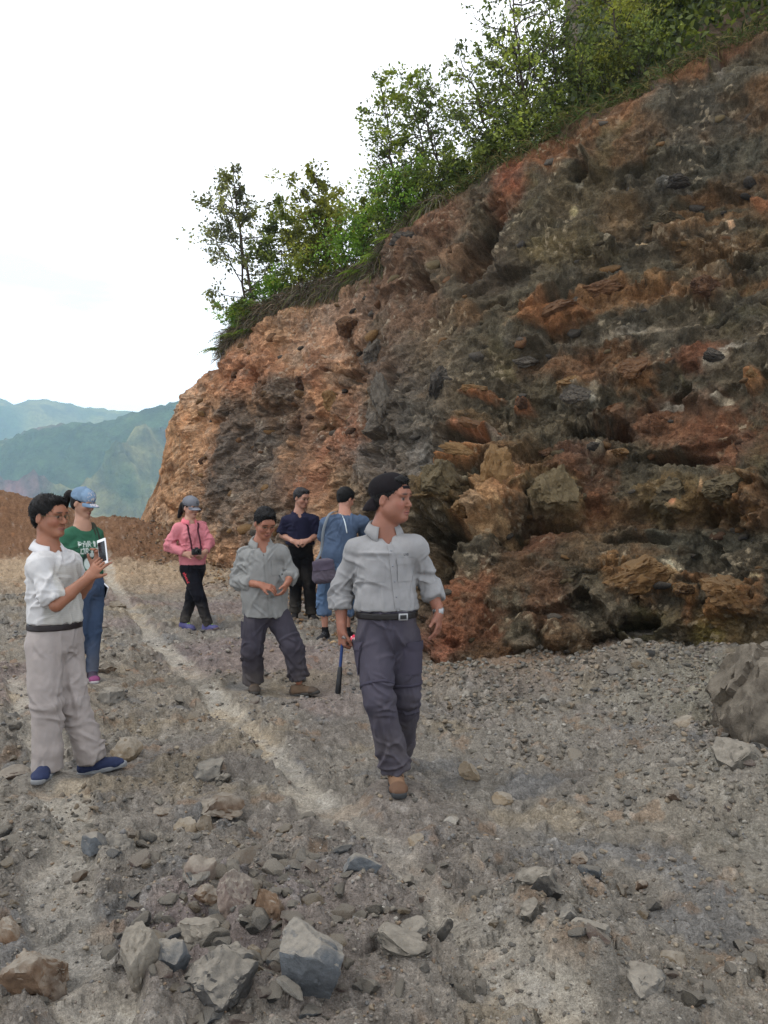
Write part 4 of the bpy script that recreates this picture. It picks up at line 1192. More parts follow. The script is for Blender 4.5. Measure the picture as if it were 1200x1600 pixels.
# shrubs and weeds along the edge
SH = [(372, 512, .50, BRIGHT, 'bright green weed clump beside the dry roots at the left end of the cliff top'), (395, 500, .5, MIDG, 'green weed clump behind the left end of the dry roots'), (430, 475, .6, BRIGHT, 'yellow green shrub over the dry roots'),
      (470, 458, .7, MIDG, 'mid green shrub under the olive young tree'), (505, 440, .8, OLIVE, 'olive shrub with brown twigs under the olive young tree'), (535, 425, .8, BRIGHT, 'leafy bright shrub above the pinkish soil'), (565, 412, .9, BRIGHT, 'feathery light green shrub above the pinkish soil'),
      (592, 395, .9, BRIGHT, 'bright fern like shrub overhanging the dark rock edge'), (615, 370, .9, MIDG, 'green shrub on the shoulder of the dark rock'), (640, 345, .8, BRIGHT, 'light green shrub at the foot of the leftmost tall tree'), (672, 322, .7, MIDG, 'low green shrub under the second tall tree'),
      (715, 290, .6, DARKG, 'dark low shrub at the foot of the tree group'), (760, 262, .6, DARKG, 'dark shrub behind the reddish edge'), (810, 236, .7, DARKG, 'dark leafy shrub beside the tallest tree'), (860, 205, .8, DARKG, 'dense dark shrub in the notch before the upper slope'),
      (905, 172, 1.0, DARKG, 'dark round shrub on the upper slope edge'), (950, 150, 1.0, OLIVE, 'olive shrub hanging over the orange edge'), (1000, 125, 1.0, DARKG, 'dark shrub on the orange edge of the upper slope'), (1030, 60, 1.2, DARKG, 'green shrub high on the upper slope'), (1080, 30, 1.2, DARKG, 'dark shrub high on the upper slope below the top edge'), (1085, 80, .9, MIDG, 'green shrub just above the grey streak'), (1140, 10, 1.2, DARKG, 'bushy shrub in the upper right corner'), (1185, -5, 1.2, DARKG, 'dark shrub in the upper right corner')]
for i, (px_, py_, h, pal, lb) in enumerate(SH):
    b = top_at(px_, .35 if px_ < 900 else 1.0)
    Yd = b[1]
    if px_ >= 1015: Yd += 1.2
    zt_ = EYE + (HOR - py_) / F * Yd
    b = np.array([(px_ - 600) / F * Yd, Yd, zt_ - .15])
    if i < 11: h *= 1.2; b[1] -= .25; b[2] -= .05
    tree('shrub', 200 + i, b, h * 1.0, lb, cat='shrub', pal=pal, group='shrubs along the cliff top', limbs=12, spread=.75, leafn=1500, leaf=.075, start=.02, stems=3, trunk_r=.012)

# ferns drooping at the left end
def fern(seed, base, n, L, label, group='ferns on the cliff top'):
    r = np.random.default_rng(seed)
    o = empty('fern', base, label, 'fern', group)
    for k in range(n):
        V, Fq, C = [], [], []; off = 0
        a = r.uniform(2.0, 4.2) if k % 2 else r.uniform(0, 6.28)
        d = np.array([math.cos(a), math.sin(a) * .6, 0]); q = np.linspace(0, 1, 14)
        LL = L * r.uniform(.6, 1.1)
        sp = d * LL * q[:, None] * .9 + np.array([0, 0, 1]) * (LL * (.75 * q - .8 * q ** 2))[:, None]
        side = np.cross(d, [0, 0, 1]); side = side / np.linalg.norm(side)
        rw = .004 * (1 - .7 * q) + .002
        for i in range(13):
            V += [sp[i] - side * rw[i], sp[i] + side * rw[i], sp[i + 1] + side * rw[i + 1], sp[i + 1] - side * rw[i + 1]]; Fq.append([off, off + 1, off + 2, off + 3]); off += 4
            C += [srgb(90, 84, 50)] * 4
        for i in range(2, 14):
            w = LL * .26 * math.sin(math.pi * (i / 14) ** .7) + .01
            for s in (-1, 1):
                tip = sp[i] + side * s * w + d * w * .5 - np.array([0, 0, w * .25])
                mid = (sp[i] + tip) / 2
                V += [sp[i], mid + d * .016, tip, mid - d * .016]; Fq.append([off, off + 1, off + 2, off + 3]); off += 4
                C += [srgb(*(128, 152, 84) if r.random() < .6 else (100, 124, 64))] * 4
        link('frond', mesh_np('frond', np.array(V), np.array(Fq), False, np.array(C)), m_leaf, parent=o)
for i, (px_, py_, L, lb) in enumerate([(352, 545, .75, 'pale arching fern reaching out over the left end of the cliff'), (366, 525, .6, 'small fern above the pale arching one at the left end'), (600, 405, .7, 'light green fern hanging over the shoulder of the dark rock'), (575, 425, .7, 'light green fern on the bank above the pinkish soil'), (630, 372, .6, 'fern beside the foot of the leftmost tall tree'), (400, 515, .5, 'fern half hidden in the dry roots')]):
    b = top_at(px_, .05); b = pt(px_, py_ + 6, b[1] - .1)
    fern(900 + i, b, 9, L, lb)

# dry dark roots and dead grass matted over the edge
def roots(name, rngx, n, L, seed, pal, drop=.5, backv=.3, up=.15):
    r = np.random.default_rng(seed)
    px_ = r.uniform(*rngx, n)
    j = np.clip(np.searchsorted(CLpx[-1], px_), 0, CLpx.shape[1] - 1)
    V = []; Fq = []
    base = CL[-1, j] + np.stack([r.normal(size=n) * .05, r.uniform(-.12, backv, n), r.uniform(-.03, up, n)], -1)
    m = 4
    d = np.stack([r.normal(size=n) - .1, -np.abs(r.normal(size=n)) * .6, r.normal(size=n) * .8 + .1], -1)
    d /= np.linalg.norm(d, axis=1, keepdims=True)
    LL = L * r.uniform(.4, 1.2, n)
    q = np.linspace(0, 1, m)
    pts = base[:, None] + d[:, None] * LL[:, None, None] * q[None, :, None]
    pts[..., 2] -= (drop * LL)[:, None] * q[None] ** 2 * 1.5
    pts += np.cumsum(r.normal(size=(n, m, 3)) * .014, 1)
    w = (.0055 * r.uniform(.6, 1.7, n))[:, None, None] * (1 - .7 * q)[None, :, None]
    side = np.cross(d, r.normal(size=(n, 3))); side /= np.linalg.norm(side, axis=1, keepdims=True)
    A = pts + side[:, None] * w; B = pts - side[:, None] * w
    V = np.stack([A, B], 2).reshape(n, m * 2, 3)
    i = (np.arange(n) * m * 2)[:, None, None]
    f = np.array([[2 * k, 2 * k + 1, 2 * k + 3, 2 * k + 2] for k in range(m - 1)])[None]
    Fq = (i + f).reshape(-1, 4)
    pc = np.array([srgb(*q_) for q_ in pal])[r.integers(len(pal), size=n)] * r.uniform(.6, 1.3, (n, 1))
    C = np.repeat(pc, m * 2, 0)
    me = mesh_np(name, V.reshape(-1, 3), Fq, False, C)
    return link(name, me, m_dry, kind='stuff')
m_dry, _nt, _b = new_mat('dry_roots', .95, .05)
_a = N(_nt, 'ShaderNodeAttribute'); _a.attribute_name = 'col'; _nt.links.new(_a.outputs['Color'], _b.inputs['Base Color'])
DRY = [(104, 94, 82), (86, 78, 68), (128, 118, 104), (112, 94, 76), (92, 98, 60)]
roots('dry_roots', (343, 610), 20000, .26, 31, DRY, .35, .7, .34)
roots('dry_grass', (470, 700), 5000, .30, 32, DRY + [(96, 112, 56), (110, 104, 60)], .5, .5, .12)
roots('edge_weeds', (640, 1215), 6000, .26, 33, [(70, 84, 44), (90, 80, 52), (60, 70, 38), (104, 96, 60)], .3, .6, .15)

# undergrowth covering the slope above
def undergrowth():
    r = np.random.default_rng(55)
    V = np.array([v for v in cliff_me.vertices[0:1]]) if False else None
    nrow, ncol = CL.shape[0] + 25, CL.shape[1]
    co = np.empty(len(cliff_me.vertices) * 3, np.float32); cliff_me.vertices.foreach_get('co', co)
    G = co.reshape(nrow, ncol, 3)[CL.shape[0] + 1:]
    n = 26000
    a = r.integers(G.shape[0] - 1, size=n); px_ = r.uniform(600, 1500, n); b = np.clip(np.searchsorted(CLpx[-1], px_), 0, ncol - 1)
    p = G[a, b] + r.normal(size=(n, 3)) * .12
    clump = fbm(p * 1.3, 3, 701)
    p[:, 2] += np.clip(clump + .3, 0, 1) * .7 * r.random(n) ** .5
    keep = clump > -.25
    p = p[keep]; n = len(p)
    pal = np.array([srgb(*q) for q in DARKG + MIDG[:1]]) * .7
    cc = pal[r.integers(len(pal), size=n)] * r.uniform(.6, 1.1, (n, 1))
    V, Fq, C = leaves(p, r.normal(size=(n, 3)), .13 * r.uniform(.6, 1.3, n), cc, r, 'u')
    link('undergrowth', mesh_np('undergrowth', V, Fq, False, C), m_leaf, kind='stuff')
undergrowth()
# ================================================================== PEOPLE
from mathutils.bvhtree import BVHTree
EDGES = np.array([(0,1),(2,3),(4,5),(6,7),(0,2),(1,3),(4,6),(5,7),(0,4),(1,5),(2,6),(3,7)])   # corner index = x*4+y*2+z
CORN = np.array([(i >> 2 & 1, i >> 1 & 1, i & 1) for i in range(8)])
def unit(v):
    v = np.asarray(v, float); return v / (np.linalg.norm(v) + 1e-12)

class Sdf:
    """signed distance volume, meshed as one continuous surface"""
    def __init__(s, lo, hi, h):
        s.lo = np.asarray(lo, float) - 3 * h; s.h = h
        s.n = np.ceil((np.asarray(hi, float) + 3 * h - s.lo) / h).astype(int) + 1
        s.f = np.full(s.n, 1.0, np.float32)
    def _sub(s, lo, hi, pad):
        a = np.clip(np.floor((lo - pad - s.lo) / s.h).astype(int), 0, s.n - 1)
        b = np.clip(np.ceil((hi + pad - s.lo) / s.h).astype(int) + 1, 1, s.n)
        b = np.maximum(b, a + 1)
        ax = [(s.lo[i] + np.arange(a[i], b[i]) * s.h).astype(np.float32) for i in range(3)]
        G = np.stack(np.meshgrid(*ax, indexing='ij'), -1)
        return tuple(slice(a[i], b[i]) for i in range(3)), G
    def add(s, prim, k=.01):
        lo, hi, fn = prim
        sl, G = s._sub(np.asarray(lo), np.asarray(hi), k + 2.5 * s.h)
        d = fn(G); f = s.f[sl]
        if k <= 0: s.f[sl] = np.minimum(f, d)
        else:
            hh = np.clip(k - np.abs(f - d), 0, None) / k
            s.f[sl] = np.minimum(f, d) - hh * hh * k * .25
        return s
    def sub(s, prim, k=.004):
        lo, hi, fn = prim
        sl, G = s._sub(np.asarray(lo), np.asarray(hi), k + 2.5 * s.h)
        d = -fn(G); f = s.f[sl]
        hh = np.clip(k - np.abs(f - d), 0, None) / k
        s.f[sl] = np.maximum(f, d) + hh * hh * k * .25
        return s
    def cut(s, n, p0):
        """remove what lies on the side n points to"""
        n = unit(n); d = -float(np.dot(n, p0))
        ax = [s.lo[i] + np.arange(s.n[i]) * s.h for i in range(3)]
        pl = (ax[0] * n[0])[:, None, None] + (ax[1] * n[1])[None, :, None] + (ax[2] * n[2])[None, None, :] + d
        s.f = np.maximum(s.f, pl.astype(np.float32)); return s
    def mesh(s):
        f = s.f; ins = f < 0
        c = [ins[x:ins.shape[0] - 1 + x, y:ins.shape[1] - 1 + y, z:ins.shape[2] - 1 + z] for x, y, z in CORN]
        tot = np.zeros(c[0].shape, np.uint8)
        for q in c: tot += q
        act = np.argwhere((tot > 0) & (tot < 8))
        vals = np.stack([f[act[:, 0] + x, act[:, 1] + y, act[:, 2] + z] for x, y, z in CORN], 1)
        acc = np.zeros((len(act), 3)); cnt = np.zeros(len(act))
        for a, b in EDGES:
            va, vb = vals[:, a], vals[:, b]
            m = (va < 0) != (vb < 0)
            t = np.where(m, va / np.where(m, va - vb, 1), 0)
            p = CORN[a] + t[:, None] * (CORN[b] - CORN[a])
            acc += np.where(m[:, None], p, 0); cnt += m
        V = (act + acc / cnt[:, None]) * s.h + s.lo
        idx = np.full(tot.shape, -1, np.int32); idx[act[:, 0], act[:, 1], act[:, 2]] = np.arange(len(act))
        Q = []
        for ax in range(3):
            u, v = [(1, 2), (2, 0), (0, 1)][ax]
            s0 = [slice(1, -1)] * 3; s0[ax] = slice(0, -1); s1 = [slice(1, -1)] * 3; s1[ax] = slice(1, None)
            A = ins[tuple(s0)]; B = ins[tuple(s1)]
            for flip, m in ((0, A & ~B), (1, ~A & B)):
                e = np.argwhere(m)
                off = np.ones(3, int); off[ax] = 0
                e = e + off
                du = np.zeros(3, int); du[u] = 1; dv = np.zeros(3, int); dv[v] = 1
                q = [idx[tuple((e - a * du - b * dv).T)] for a, b in ((1, 1), (0, 1), (0, 0), (1, 0))]
                q = np.stack(q, 1)
                if flip: q = q[:, ::-1]
                Q.append(q)
        Q = np.concatenate(Q); Q = Q[(Q >= 0).all(1)]
        return V, Q

def vnormals(V, Q):
    n = np.cross(V[Q[:, 2]] - V[Q[:, 0]], V[Q[:, 3]] - V[Q[:, 1]])
    N_ = np.zeros_like(V)
    for k in range(4): np.add.at(N_, Q[:, k], n)
    return N_ / (np.linalg.norm(N_, axis=1, keepdims=True) + 1e-12)
def relax(V, Q, it=1, lam=.5):
    for _ in range(it):
        acc = np.zeros_like(V); c = np.zeros(len(V))
        for a, b in ((0, 1), (1, 2), (2, 3), (3, 0)):
            np.add.at(acc, Q[:, a], V[Q[:, b]]); np.add.at(acc, Q[:, b], V[Q[:, a]])
            c += np.bincount(Q[:, a], minlength=len(V)) + np.bincount(Q[:, b], minlength=len(V))
        V = V * (1 - lam) + lam * acc / c[:, None]
    return V

def seg(a, b, wa, wb, da=None, db=None, fwd=None, cap=1.0):
    a = np.asarray(a, float); b = np.asarray(b, float)
    da = wa if da is None else da; db = wb if db is None else db
    L = np.linalg.norm(b - a); c = (b - a) / (L + 1e-9)
    if fwd is None: fwd = np.array([0, -1.0, .01])
    f = np.asarray(fwd, float); f = f - c * np.dot(f, c)
    if np.linalg.norm(f) < 1e-4: f = np.cross(c, [1, 0, 0])
    f = unit(f); r = np.cross(c, f)
    R = max(wa, wb, da, db)
    def fn(G):
        q = G - a.astype(np.float32)
        ax = q @ c.astype(np.float32)
        t = np.clip(ax / (L + 1e-9), 0, 1); e = ax - t * L
        w = wa + (wb - wa) * t; d = da + (db - da) * t; m = np.minimum(w, d)
        k = np.sqrt((q @ r.astype(np.float32) / w) ** 2 + (q @ f.astype(np.float32) / d) ** 2 + (e / (m * cap)) ** 2)
        return (k - 1) * m
    return np.minimum(a, b) - R, np.maximum(a, b) + R, fn

def ell(c, r, R=None):
    c = np.asarray(c, float); r = np.asarray(r, float); R = np.eye(3) if R is None else np.asarray(R)
    m = r.max()
    def fn(G):
        q = (G - c.astype(np.float32)) @ R.astype(np.float32)      # columns of R are the local axes
        k0 = np.sqrt(((q / r) ** 2).sum(-1)); k1 = np.sqrt(((q / (r * r)) ** 2).sum(-1)) + 1e-6
        return (k0 * (k0 - 1) / k1).astype(np.float32)
    return c - m, c + m, fn

def frame(yaw, pitch=0, roll=0):
    """columns right, forward, up; yaw 0 faces the camera, 90 faces image right; pitch>0 looks down"""
    y, p = math.radians(yaw), math.radians(pitch)
    f = np.array([math.sin(y), -math.cos(y), 0]); r = np.array([-math.cos(y), -math.sin(y), 0]); u = np.array([0, 0, 1.0])
    f2 = f * math.cos(p) - u * math.sin(p); u2 = u * math.cos(p) + f * math.sin(p)
    ro = math.radians(roll)
    r3 = r * math.cos(ro) + u2 * math.sin(ro); u3 = u2 * math.cos(ro) - r * math.sin(ro)
    return np.stack([r3, f2, u3], 1)

def mat_vc(name, rough=.85, spec=.15, weave=600, bump=.0006, var=.06, sss=0, wrinkle=0):
    m, nt, b = new_mat(name, rough, spec)
    at = N(nt, 'ShaderNodeAttribute'); at.attribute_name = 'col'
    tc = N(nt, 'ShaderNodeTexCoord')
    nz = N(nt, 'ShaderNodeTexNoise'); nz.inputs['Scale'].default_value = 9; nz.inputs['Detail'].default_value = 6
    nt.links.new(tc.outputs['Object'], nz.inputs['Vector'])
    mr = N(nt, 'ShaderNodeMapRange'); mr.inputs['From Min'].default_value = .3; mr.inputs['From Max'].default_value = .7; mr.inputs['To Min'].default_value = 1 - var; mr.inputs['To Max'].default_value = 1 + var
    nt.links.new(nz.outputs['Fac'], mr.inputs['Value'])
    vm = N(nt, 'ShaderNodeVectorMath', operation='SCALE'); nt.links.new(at.outputs['Color'], vm.inputs[0]); nt.links.new(mr.outputs[0], vm.inputs['Scale'])
    nt.links.new(vm.outputs[0], b.inputs['Base Color'])
    n2 = N(nt, 'ShaderNodeTexNoise'); n2.inputs['Scale'].default_value = weave; n2.inputs['Detail'].default_value = 2
    nt.links.new(tc.outputs['Object'], n2.inputs['Vector'])
    bm = N(nt, 'ShaderNodeBump'); bm.inputs['Distance'].default_value = bump; nt.links.new(n2.outputs['Fac'], bm.inputs['Height']); nt.links.new(bm.outputs[0], b.inputs['Normal'])
    if wrinkle:
        n3 = N(nt, 'ShaderNodeTexNoise'); n3.inputs['Scale'].default_value = 10; n3.inputs['Detail'].default_value = 4; n3.inputs['Distortion'].default_value = 1.3
        n3.noise_type = 'RIDGED_MULTIFRACTAL'
        mp = N(nt, 'ShaderNodeMapping'); mp.inputs['Scale'].default_value = (1, 1, .6); mp.inputs['Rotation'].default_value = (0, .5, 0)
        nt.links.new(tc.outputs['Object'], mp.inputs['Vector']); nt.links.new(mp.outputs[0], n3.inputs['Vector'])
        b2 = N(nt, 'ShaderNodeBump'); b2.inputs['Distance'].default_value = wrinkle; b2.inputs['Strength'].default_value = .8
        nt.links.new(n3.outputs['Fac'], b2.inputs['Height']); nt.links.new(b2.outputs[0], bm.inputs['Normal'])
    if sss:
        b.inputs['Subsurface Weight'].default_value = sss; b.inputs['Subsurface Radius'].default_value = (.012, .004, .002); b.inputs['Subsurface Scale'].default_value = .6
    return m
m_skin = mat_vc('skin', .5, .35, 250, .0004, .07, sss=.12)
m_cloth = mat_vc('cloth', .88, .12, 500, .0007, .11, wrinkle=.004)
m_hair = mat_vc('hair', .62, .18, 300, .002, .3)
m_leather = mat_vc('leather', .5, .35, 200, .0005, .12)
m_shoe = mat_vc('shoe_upper', .75, .2, 300, .001, .16)
def flat_mat(name, col, rough=.6, metal=0, spec=.3):
    m, nt, b = new_mat(name, rough, spec); b.inputs['Base Color'].default_value = (*[float(v) for v in srgb(*col)], 1); b.inputs['Metallic'].default_value = metal
    nz = N(nt, 'ShaderNodeTexNoise'); nz.inputs['Scale'].default_value = 40; bm = N(nt, 'ShaderNodeBump'); bm.inputs['Distance'].default_value = .0003
    nt.links.new(nz.outputs['Fac'], bm.inputs['Height']); nt.links.new(bm.outputs[0], b.inputs['Normal'])
    return m
m_blackm = flat_mat('black_plastic', (28, 28, 30), .45)
m_steel = flat_mat('steel', (150, 150, 152), .35, .9)
m_gold = flat_mat('thin_metal_frame', (96, 84, 62), .4, .7)
m_whitep = flat_mat('white_plastic', (225, 225, 228), .3)
m_screen = flat_mat('phone_glass', (20, 20, 26), .12, 0, .5)
m_lens = flat_mat('sunglass_lens', (24, 20, 22), .15, 0, .5)
m_print = flat_mat('printed_ink', (208, 214, 206), .8)
m_darkprint = flat_mat('dark_thread', (60, 62, 66), .8)
m_redprint = flat_mat('red_print', (190, 60, 70), .7)
m_bluep = flat_mat('blue_paint', (14, 42, 90), .5)

def finish(name, sdf, col, mat, parent, mod=None, relaxn=1, **kw):
    V, Q = sdf.mesh()
    V = relax(V, Q, relaxn)
    Nn = vnormals(V, Q)
    if mod is not None:
        V = V + Nn * mod(V, Nn)[:, None]
    if callable(col): C = col(V, Nn)
    else: C = np.broadcast_to(np.asarray(col), V.shape)
    if mat is m_cloth:
        mono = C.mean(1, keepdims=True); C = (C * .88 + mono * .12) * .80
    elif mat is m_skin: mono = C.mean(1, keepdims=True); C = (C * .9 + mono * .1) * .74
    o0 = np.array(parent.location) if parent is not None else 0
    me = mesh_np(name, V - o0, Q, True, C)
    return link(name, me, mat, parent=parent, **kw), V, Q

def creases(V, Nn, n, seed, amp, joints=(), dirs=None):
    """single sharp creases in the cloth: long narrow ridges with a trough beside them"""
    r = np.random.default_rng(seed)
    out = np.zeros(len(V)); V = V.astype(np.float32)
    for k in range(n):
        if len(joints) and r.random() < .55:
            c, rad = joints[r.integers(len(joints))]
            cand = np.nonzero(((V - c) ** 2).sum(1) < rad * rad)[0]
            if not len(cand): continue
            i = cand[r.integers(len(cand))]; across = True
        else:
            i = r.integers(len(V)); across = False
        p = V[i]; nn = Nn[i]
        a = r.normal(size=3) * [.7, .5, .35] if across else r.normal(size=3) * [.35, .3, 1.0] + [.25 * (1 if r.random() < .5 else -1), 0, 0]
        t = a - nn * np.dot(a, nn); t = unit(t); u = np.cross(nn, t)
        L = r.uniform(.035, .085) * (1 if across else 1.35); w = r.uniform(.0075, .013)
        q = V - p
        m = (q ** 2).sum(1) < (2.2 * L) ** 2
        qq = q[m]; tt = qq @ t; uu = qq @ u + (tt ** 2) * r.normal() * 2.5; nz_ = qq @ nn
        g = np.exp(-(tt / L) ** 2) * np.exp(-(nz_ / .05) ** 2)
        out[m] += amp * r.uniform(.5, 1.2) * g * (np.exp(-(uu / w) ** 2) - .55 * np.exp(-((uu - 1.9 * w) / (1.5 * w)) ** 2))
    return out

def folds(amp=.006, f=5.0, seed=0, st=(1, 1, .55), centres=(), fine=.0015):
    st = np.array(st, np.float32)
    def fn(V, Nn):
        q = V * st * f
        w = fbm(q * .6, 2, seed)[:, None]
        q = (q + w * 1.5) @ np.array([[.88, 0, .47], [0, 1, 0], [-.47, 0, .88]], np.float32)
        base = fbm(q * np.array([1.5, 1.2, .75]), 3, seed + 3, ridged=True, gain=.5) * 1.3
        base = np.sign(base) * np.abs(base) ** 1.3
        k = np.full(len(V), .55)
        for c, r, a in centres:
            k = k + a * np.exp(-((V - c) ** 2).sum(1) / (r * r))
        d = amp * k * base
        for c, r, a in centres:      # folds gather round joints: across the limb
            g = np.exp(-((V - c) ** 2).sum(1) / (r * r))
            z = (V[:, 2] - c[2]) * 62 + 1.6 * noise(V * 7, seed + 8) * 2 + (V[:, 0] - c[0]) * 18
            d = d + amp * .55 * a * g * np.sin(z)
        d = d * .55 + creases(V, Nn, 75, seed + 70, amp * .95, [(np.asarray(c), r * 1.1) for c, r, a in centres])
        return d + fine * fbm(V * 34, 2, seed + 9)
    return fn

def head_sdf(S, c, R, sc=1.0, jowl=0):
    def Lp(x, y, z): return np.asarray(c) + R @ (np.array([x, y, z]) * sc)
    E = lambda p, r, k, rot=None: S.add(ell(Lp(*p), np.array(r) * sc, R if rot is None else R @ rot), k * sc)
    E((0, -.014, .030), (.076, .095, .087), .01)
    E((0, .030, -.028), (.060, .060, .085), .03)
    for s in (-1, 1):
        S.add(seg(Lp(s * .052, -.002, -.045), Lp(s * .020, .066, -.098), .020 * sc, .017 * sc), .03 * sc)
        E((s * .042, .060, -.028), (.026, .026, .024), .025)
        E((s * .030, .080, .020), (.026, .012, .007), .010)
    E((0, .072, -.100), (.020, .016, .014), .02)
    if jowl:
        for s in (-1, 1): E((s * .042, .026, -.062), (.032, .044, .040), .03)
        E((0, .03, -.105), (.035, .035, .022), .03)
    E((0, .076, .035), (.050, .022, .035), .03)
    S.add(seg(Lp(0, .088, .006), Lp(0, .108, -.034), .0075 * sc, .0115 * sc), .012 * sc)
    for s in (-1, 1):
        E((s * .013, .099, -.038), (.0085, .010, .008), .005)
        S.sub(ell(Lp(s * .031, .100, -.002), np.array([.021, .016, .011]) * sc, R), .012 * sc)
        E((s * .031, .078, -.003), (.014, .0125, .0115), .004)
        rot = np.array(Matrix.Rotation(-.35, 3, 'X'))
        E((s * .079, -.010, -.010), (.009, .019, .032), .006, rot)
        S.sub(ell(Lp(s * .089, -.006, -.008), np.array([.007, .010, .018]) * sc, R), .004)
    E((0, .090, -.067), (.024, .012, .0085), .006)
    E((0, .088, -.079), (.020, .011, .0085), .005)
    S.sub(ell(Lp(0, .104, -.0725), np.array([.022, .012, .0022]) * sc, R), .003)
    return Lp

def face_colour(V, base, c, R, sc, skin, beard=0.0):
    q = (V - np.asarray(c)) @ R / sc
    x, y, z = q.T
    C = np.array(base)
    n = fbm(V * 30, 3, 77)[:, None]
    C = C * (1 + .10 * n)
    def pa(m, col):
        nonlocal C
        m = np.clip(m, 0, 1)[:, None]; C = C * (1 - m) + srgb(*col) * m
    front = (y > .04)
    lp = sst(1.25, .8, np.sqrt((x / .024) ** 2 + ((z + .073) / .012) ** 2)) * front
    pa(lp * .75, (148, 84, 76))
    pa(sst(1.2, .7, np.sqrt((x / .019) ** 2 + ((z + .0725) / .003) ** 2)) * front * .8, (84, 44, 42))
    for s in (-1, 1):
        pa(sst(1.2, .7, np.sqrt(((x - s * .032) / .022) ** 2 + ((z - .023 - .0 * x) / .0055) ** 2)) * front * .85, (36, 28, 26))
        pa(sst(1.2, .8, np.sqrt(((x - s * .031) / .015) ** 2 + ((z + .003) / .0062) ** 2)) * front * .8, (150, 128, 116))
        pa(sst(1.2, .8, np.sqrt(((x - s * .032) / .0095) ** 2 + ((z + .003) / .0065) ** 2)) * front, (30, 20, 18))
        pa(sst(1.25, .7, np.sqrt(((x - s * .031) / .018) ** 2 + ((z - .004) / .003) ** 2)) * front * .8, (58, 36, 32))
        pa(sst(1.3, .6, np.sqrt(((x - s * .046) / .024) ** 2 + ((z + .035) / .022) ** 2)) * front * .25, (188, 104, 86))
    pa(beard * sst(-.045, -.075, z) * front * .6, (92, 76, 68))
    return C

def hand(S, wrist, dirv, palm, thumb=1, curl=(15, 20, 12), sc=1.0, spread=.12, tcurl=25, tup=.25):
    """palm, four jointed fingers and a thumb"""
    Yv = unit(dirv); Z = np.asarray(palm, float); Z = unit(Z - Yv * np.dot(Z, Yv)); X = np.cross(Yv, Z) * thumb
    w = np.asarray(wrist, float)
    def p(x, y, z=0): return w + (X * x + Yv * y + Z * z) * sc
    S.add(seg(p(0, -.03), p(0, .02), .028 * sc, .030 * sc, .020 * sc, .018 * sc, fwd=Z), .012)
    S.add(seg(p(.001, .015), p(.001, .078), .031 * sc, .040 * sc, .016 * sc, .013 * sc, fwd=Z, cap=.8), .014)
    S.add(seg(p(.016, .022, .008), p(.024, .05, .010), .016 * sc, .012 * sc), .010)
    tips = []
    for off, L, rr, cd in ((.031, .074, .0088, 0), (.0105, .083, .0090, 2), (-.0105, .077, .0086, 4), (-.030, .062, .0078, 8)):
        sp = off * spread / .03
        b = p(off, .082); d0 = unit(Yv + X * sp * .9); a = 0
        for i, (fr, cu) in enumerate(((.45, curl[0]), (.30, curl[1]), (.25, curl[2]))):
            a += math.radians(cu + cd * .5)
            d = d0 * math.cos(a) + Z * math.sin(a)
            e = b + d * L * fr * sc
            r1 = rr * (1 - .09 * i) * sc
            S.add(seg(b, e, r1 * 1.02, r1 * .90), .0025)
            b = e
        tips.append(b)
    tb = p(.026, .030, .006)
    td = unit(X * .75 + Yv * .75 + Z * tup)
    t1 = tb + td * .036 * sc; a = math.radians(tcurl)
    td2 = unit(td * math.cos(a) + unit(Yv * .6 - X * .5 + Z * .5) * math.sin(a))
    t2 = t1 + td2 * .030 * sc
    S.add(seg(tb, t1, .0135 * sc, .0108 * sc), .008); S.add(seg(t1, t2, .0105 * sc, .0085 * sc), .004)
    return np.array(tips), t2

def patch(V, Q, o0, centre, u, v, su, sv, out=.003, thick=.004, nu=8, nv=8, ray=None, name='patch', mat=None, parent=None, col=(128, 128, 128), shape=None, label=None):
    """flap of cloth laid on a garment: a grid cast onto the surface"""
    bvh = V if isinstance(V, BVHTree) else BVHTree.FromPolygons([Vector(q) for q in V], [tuple(int(i) for i in f) for f in Q])
    u = unit(u); v = unit(v); n = unit(np.cross(u, v)) if ray is None else -unit(ray)
    P_, ok = [], True
    for i in range(nu):
        for j in range(nv):
            a = (i / (nu - 1) - .5) * su; b = (j / (nv - 1) - .5) * sv
            if shape is not None: a, b = shape(a, b)
            q = np.asarray(centre) + u * a + v * b + n * .15
            hit = bvh.ray_cast(Vector(q), Vector(-n), .5)
            if hit[0] is None: P_.append(np.asarray(centre) + u * a + v * b)
            else: P_.append(np.array(hit[0]) + n * out)
    P_ = np.array(P_).reshape(nu, nv, 3)
    top = P_ + n * thick
    V2 = np.concatenate([P_.reshape(-1, 3), top.reshape(-1, 3)])
    g = grid_faces(nu, nv); k = nu * nv
    F2 = [g[:, ::-1], g + k]
    i = np.arange(k).reshape(nu, nv)
    for e in (i[0], i[:, -1], i[-1, ::-1], i[::-1, 0]):
        F2.append(np.stack([e[:-1], e[1:], e[1:] + k, e[:-1] + k], -1))
    V2 = V2 - o0
    me = mesh_np(name, V2, np.concatenate(F2), True, np.broadcast_to(srgb(*col) * .8, V2.shape))
    try: me.set_sharp_from_angle(angle=math.radians(50))
    except Exception: pass
    return link(name, me, mat or m_cloth, parent=parent, label=label)

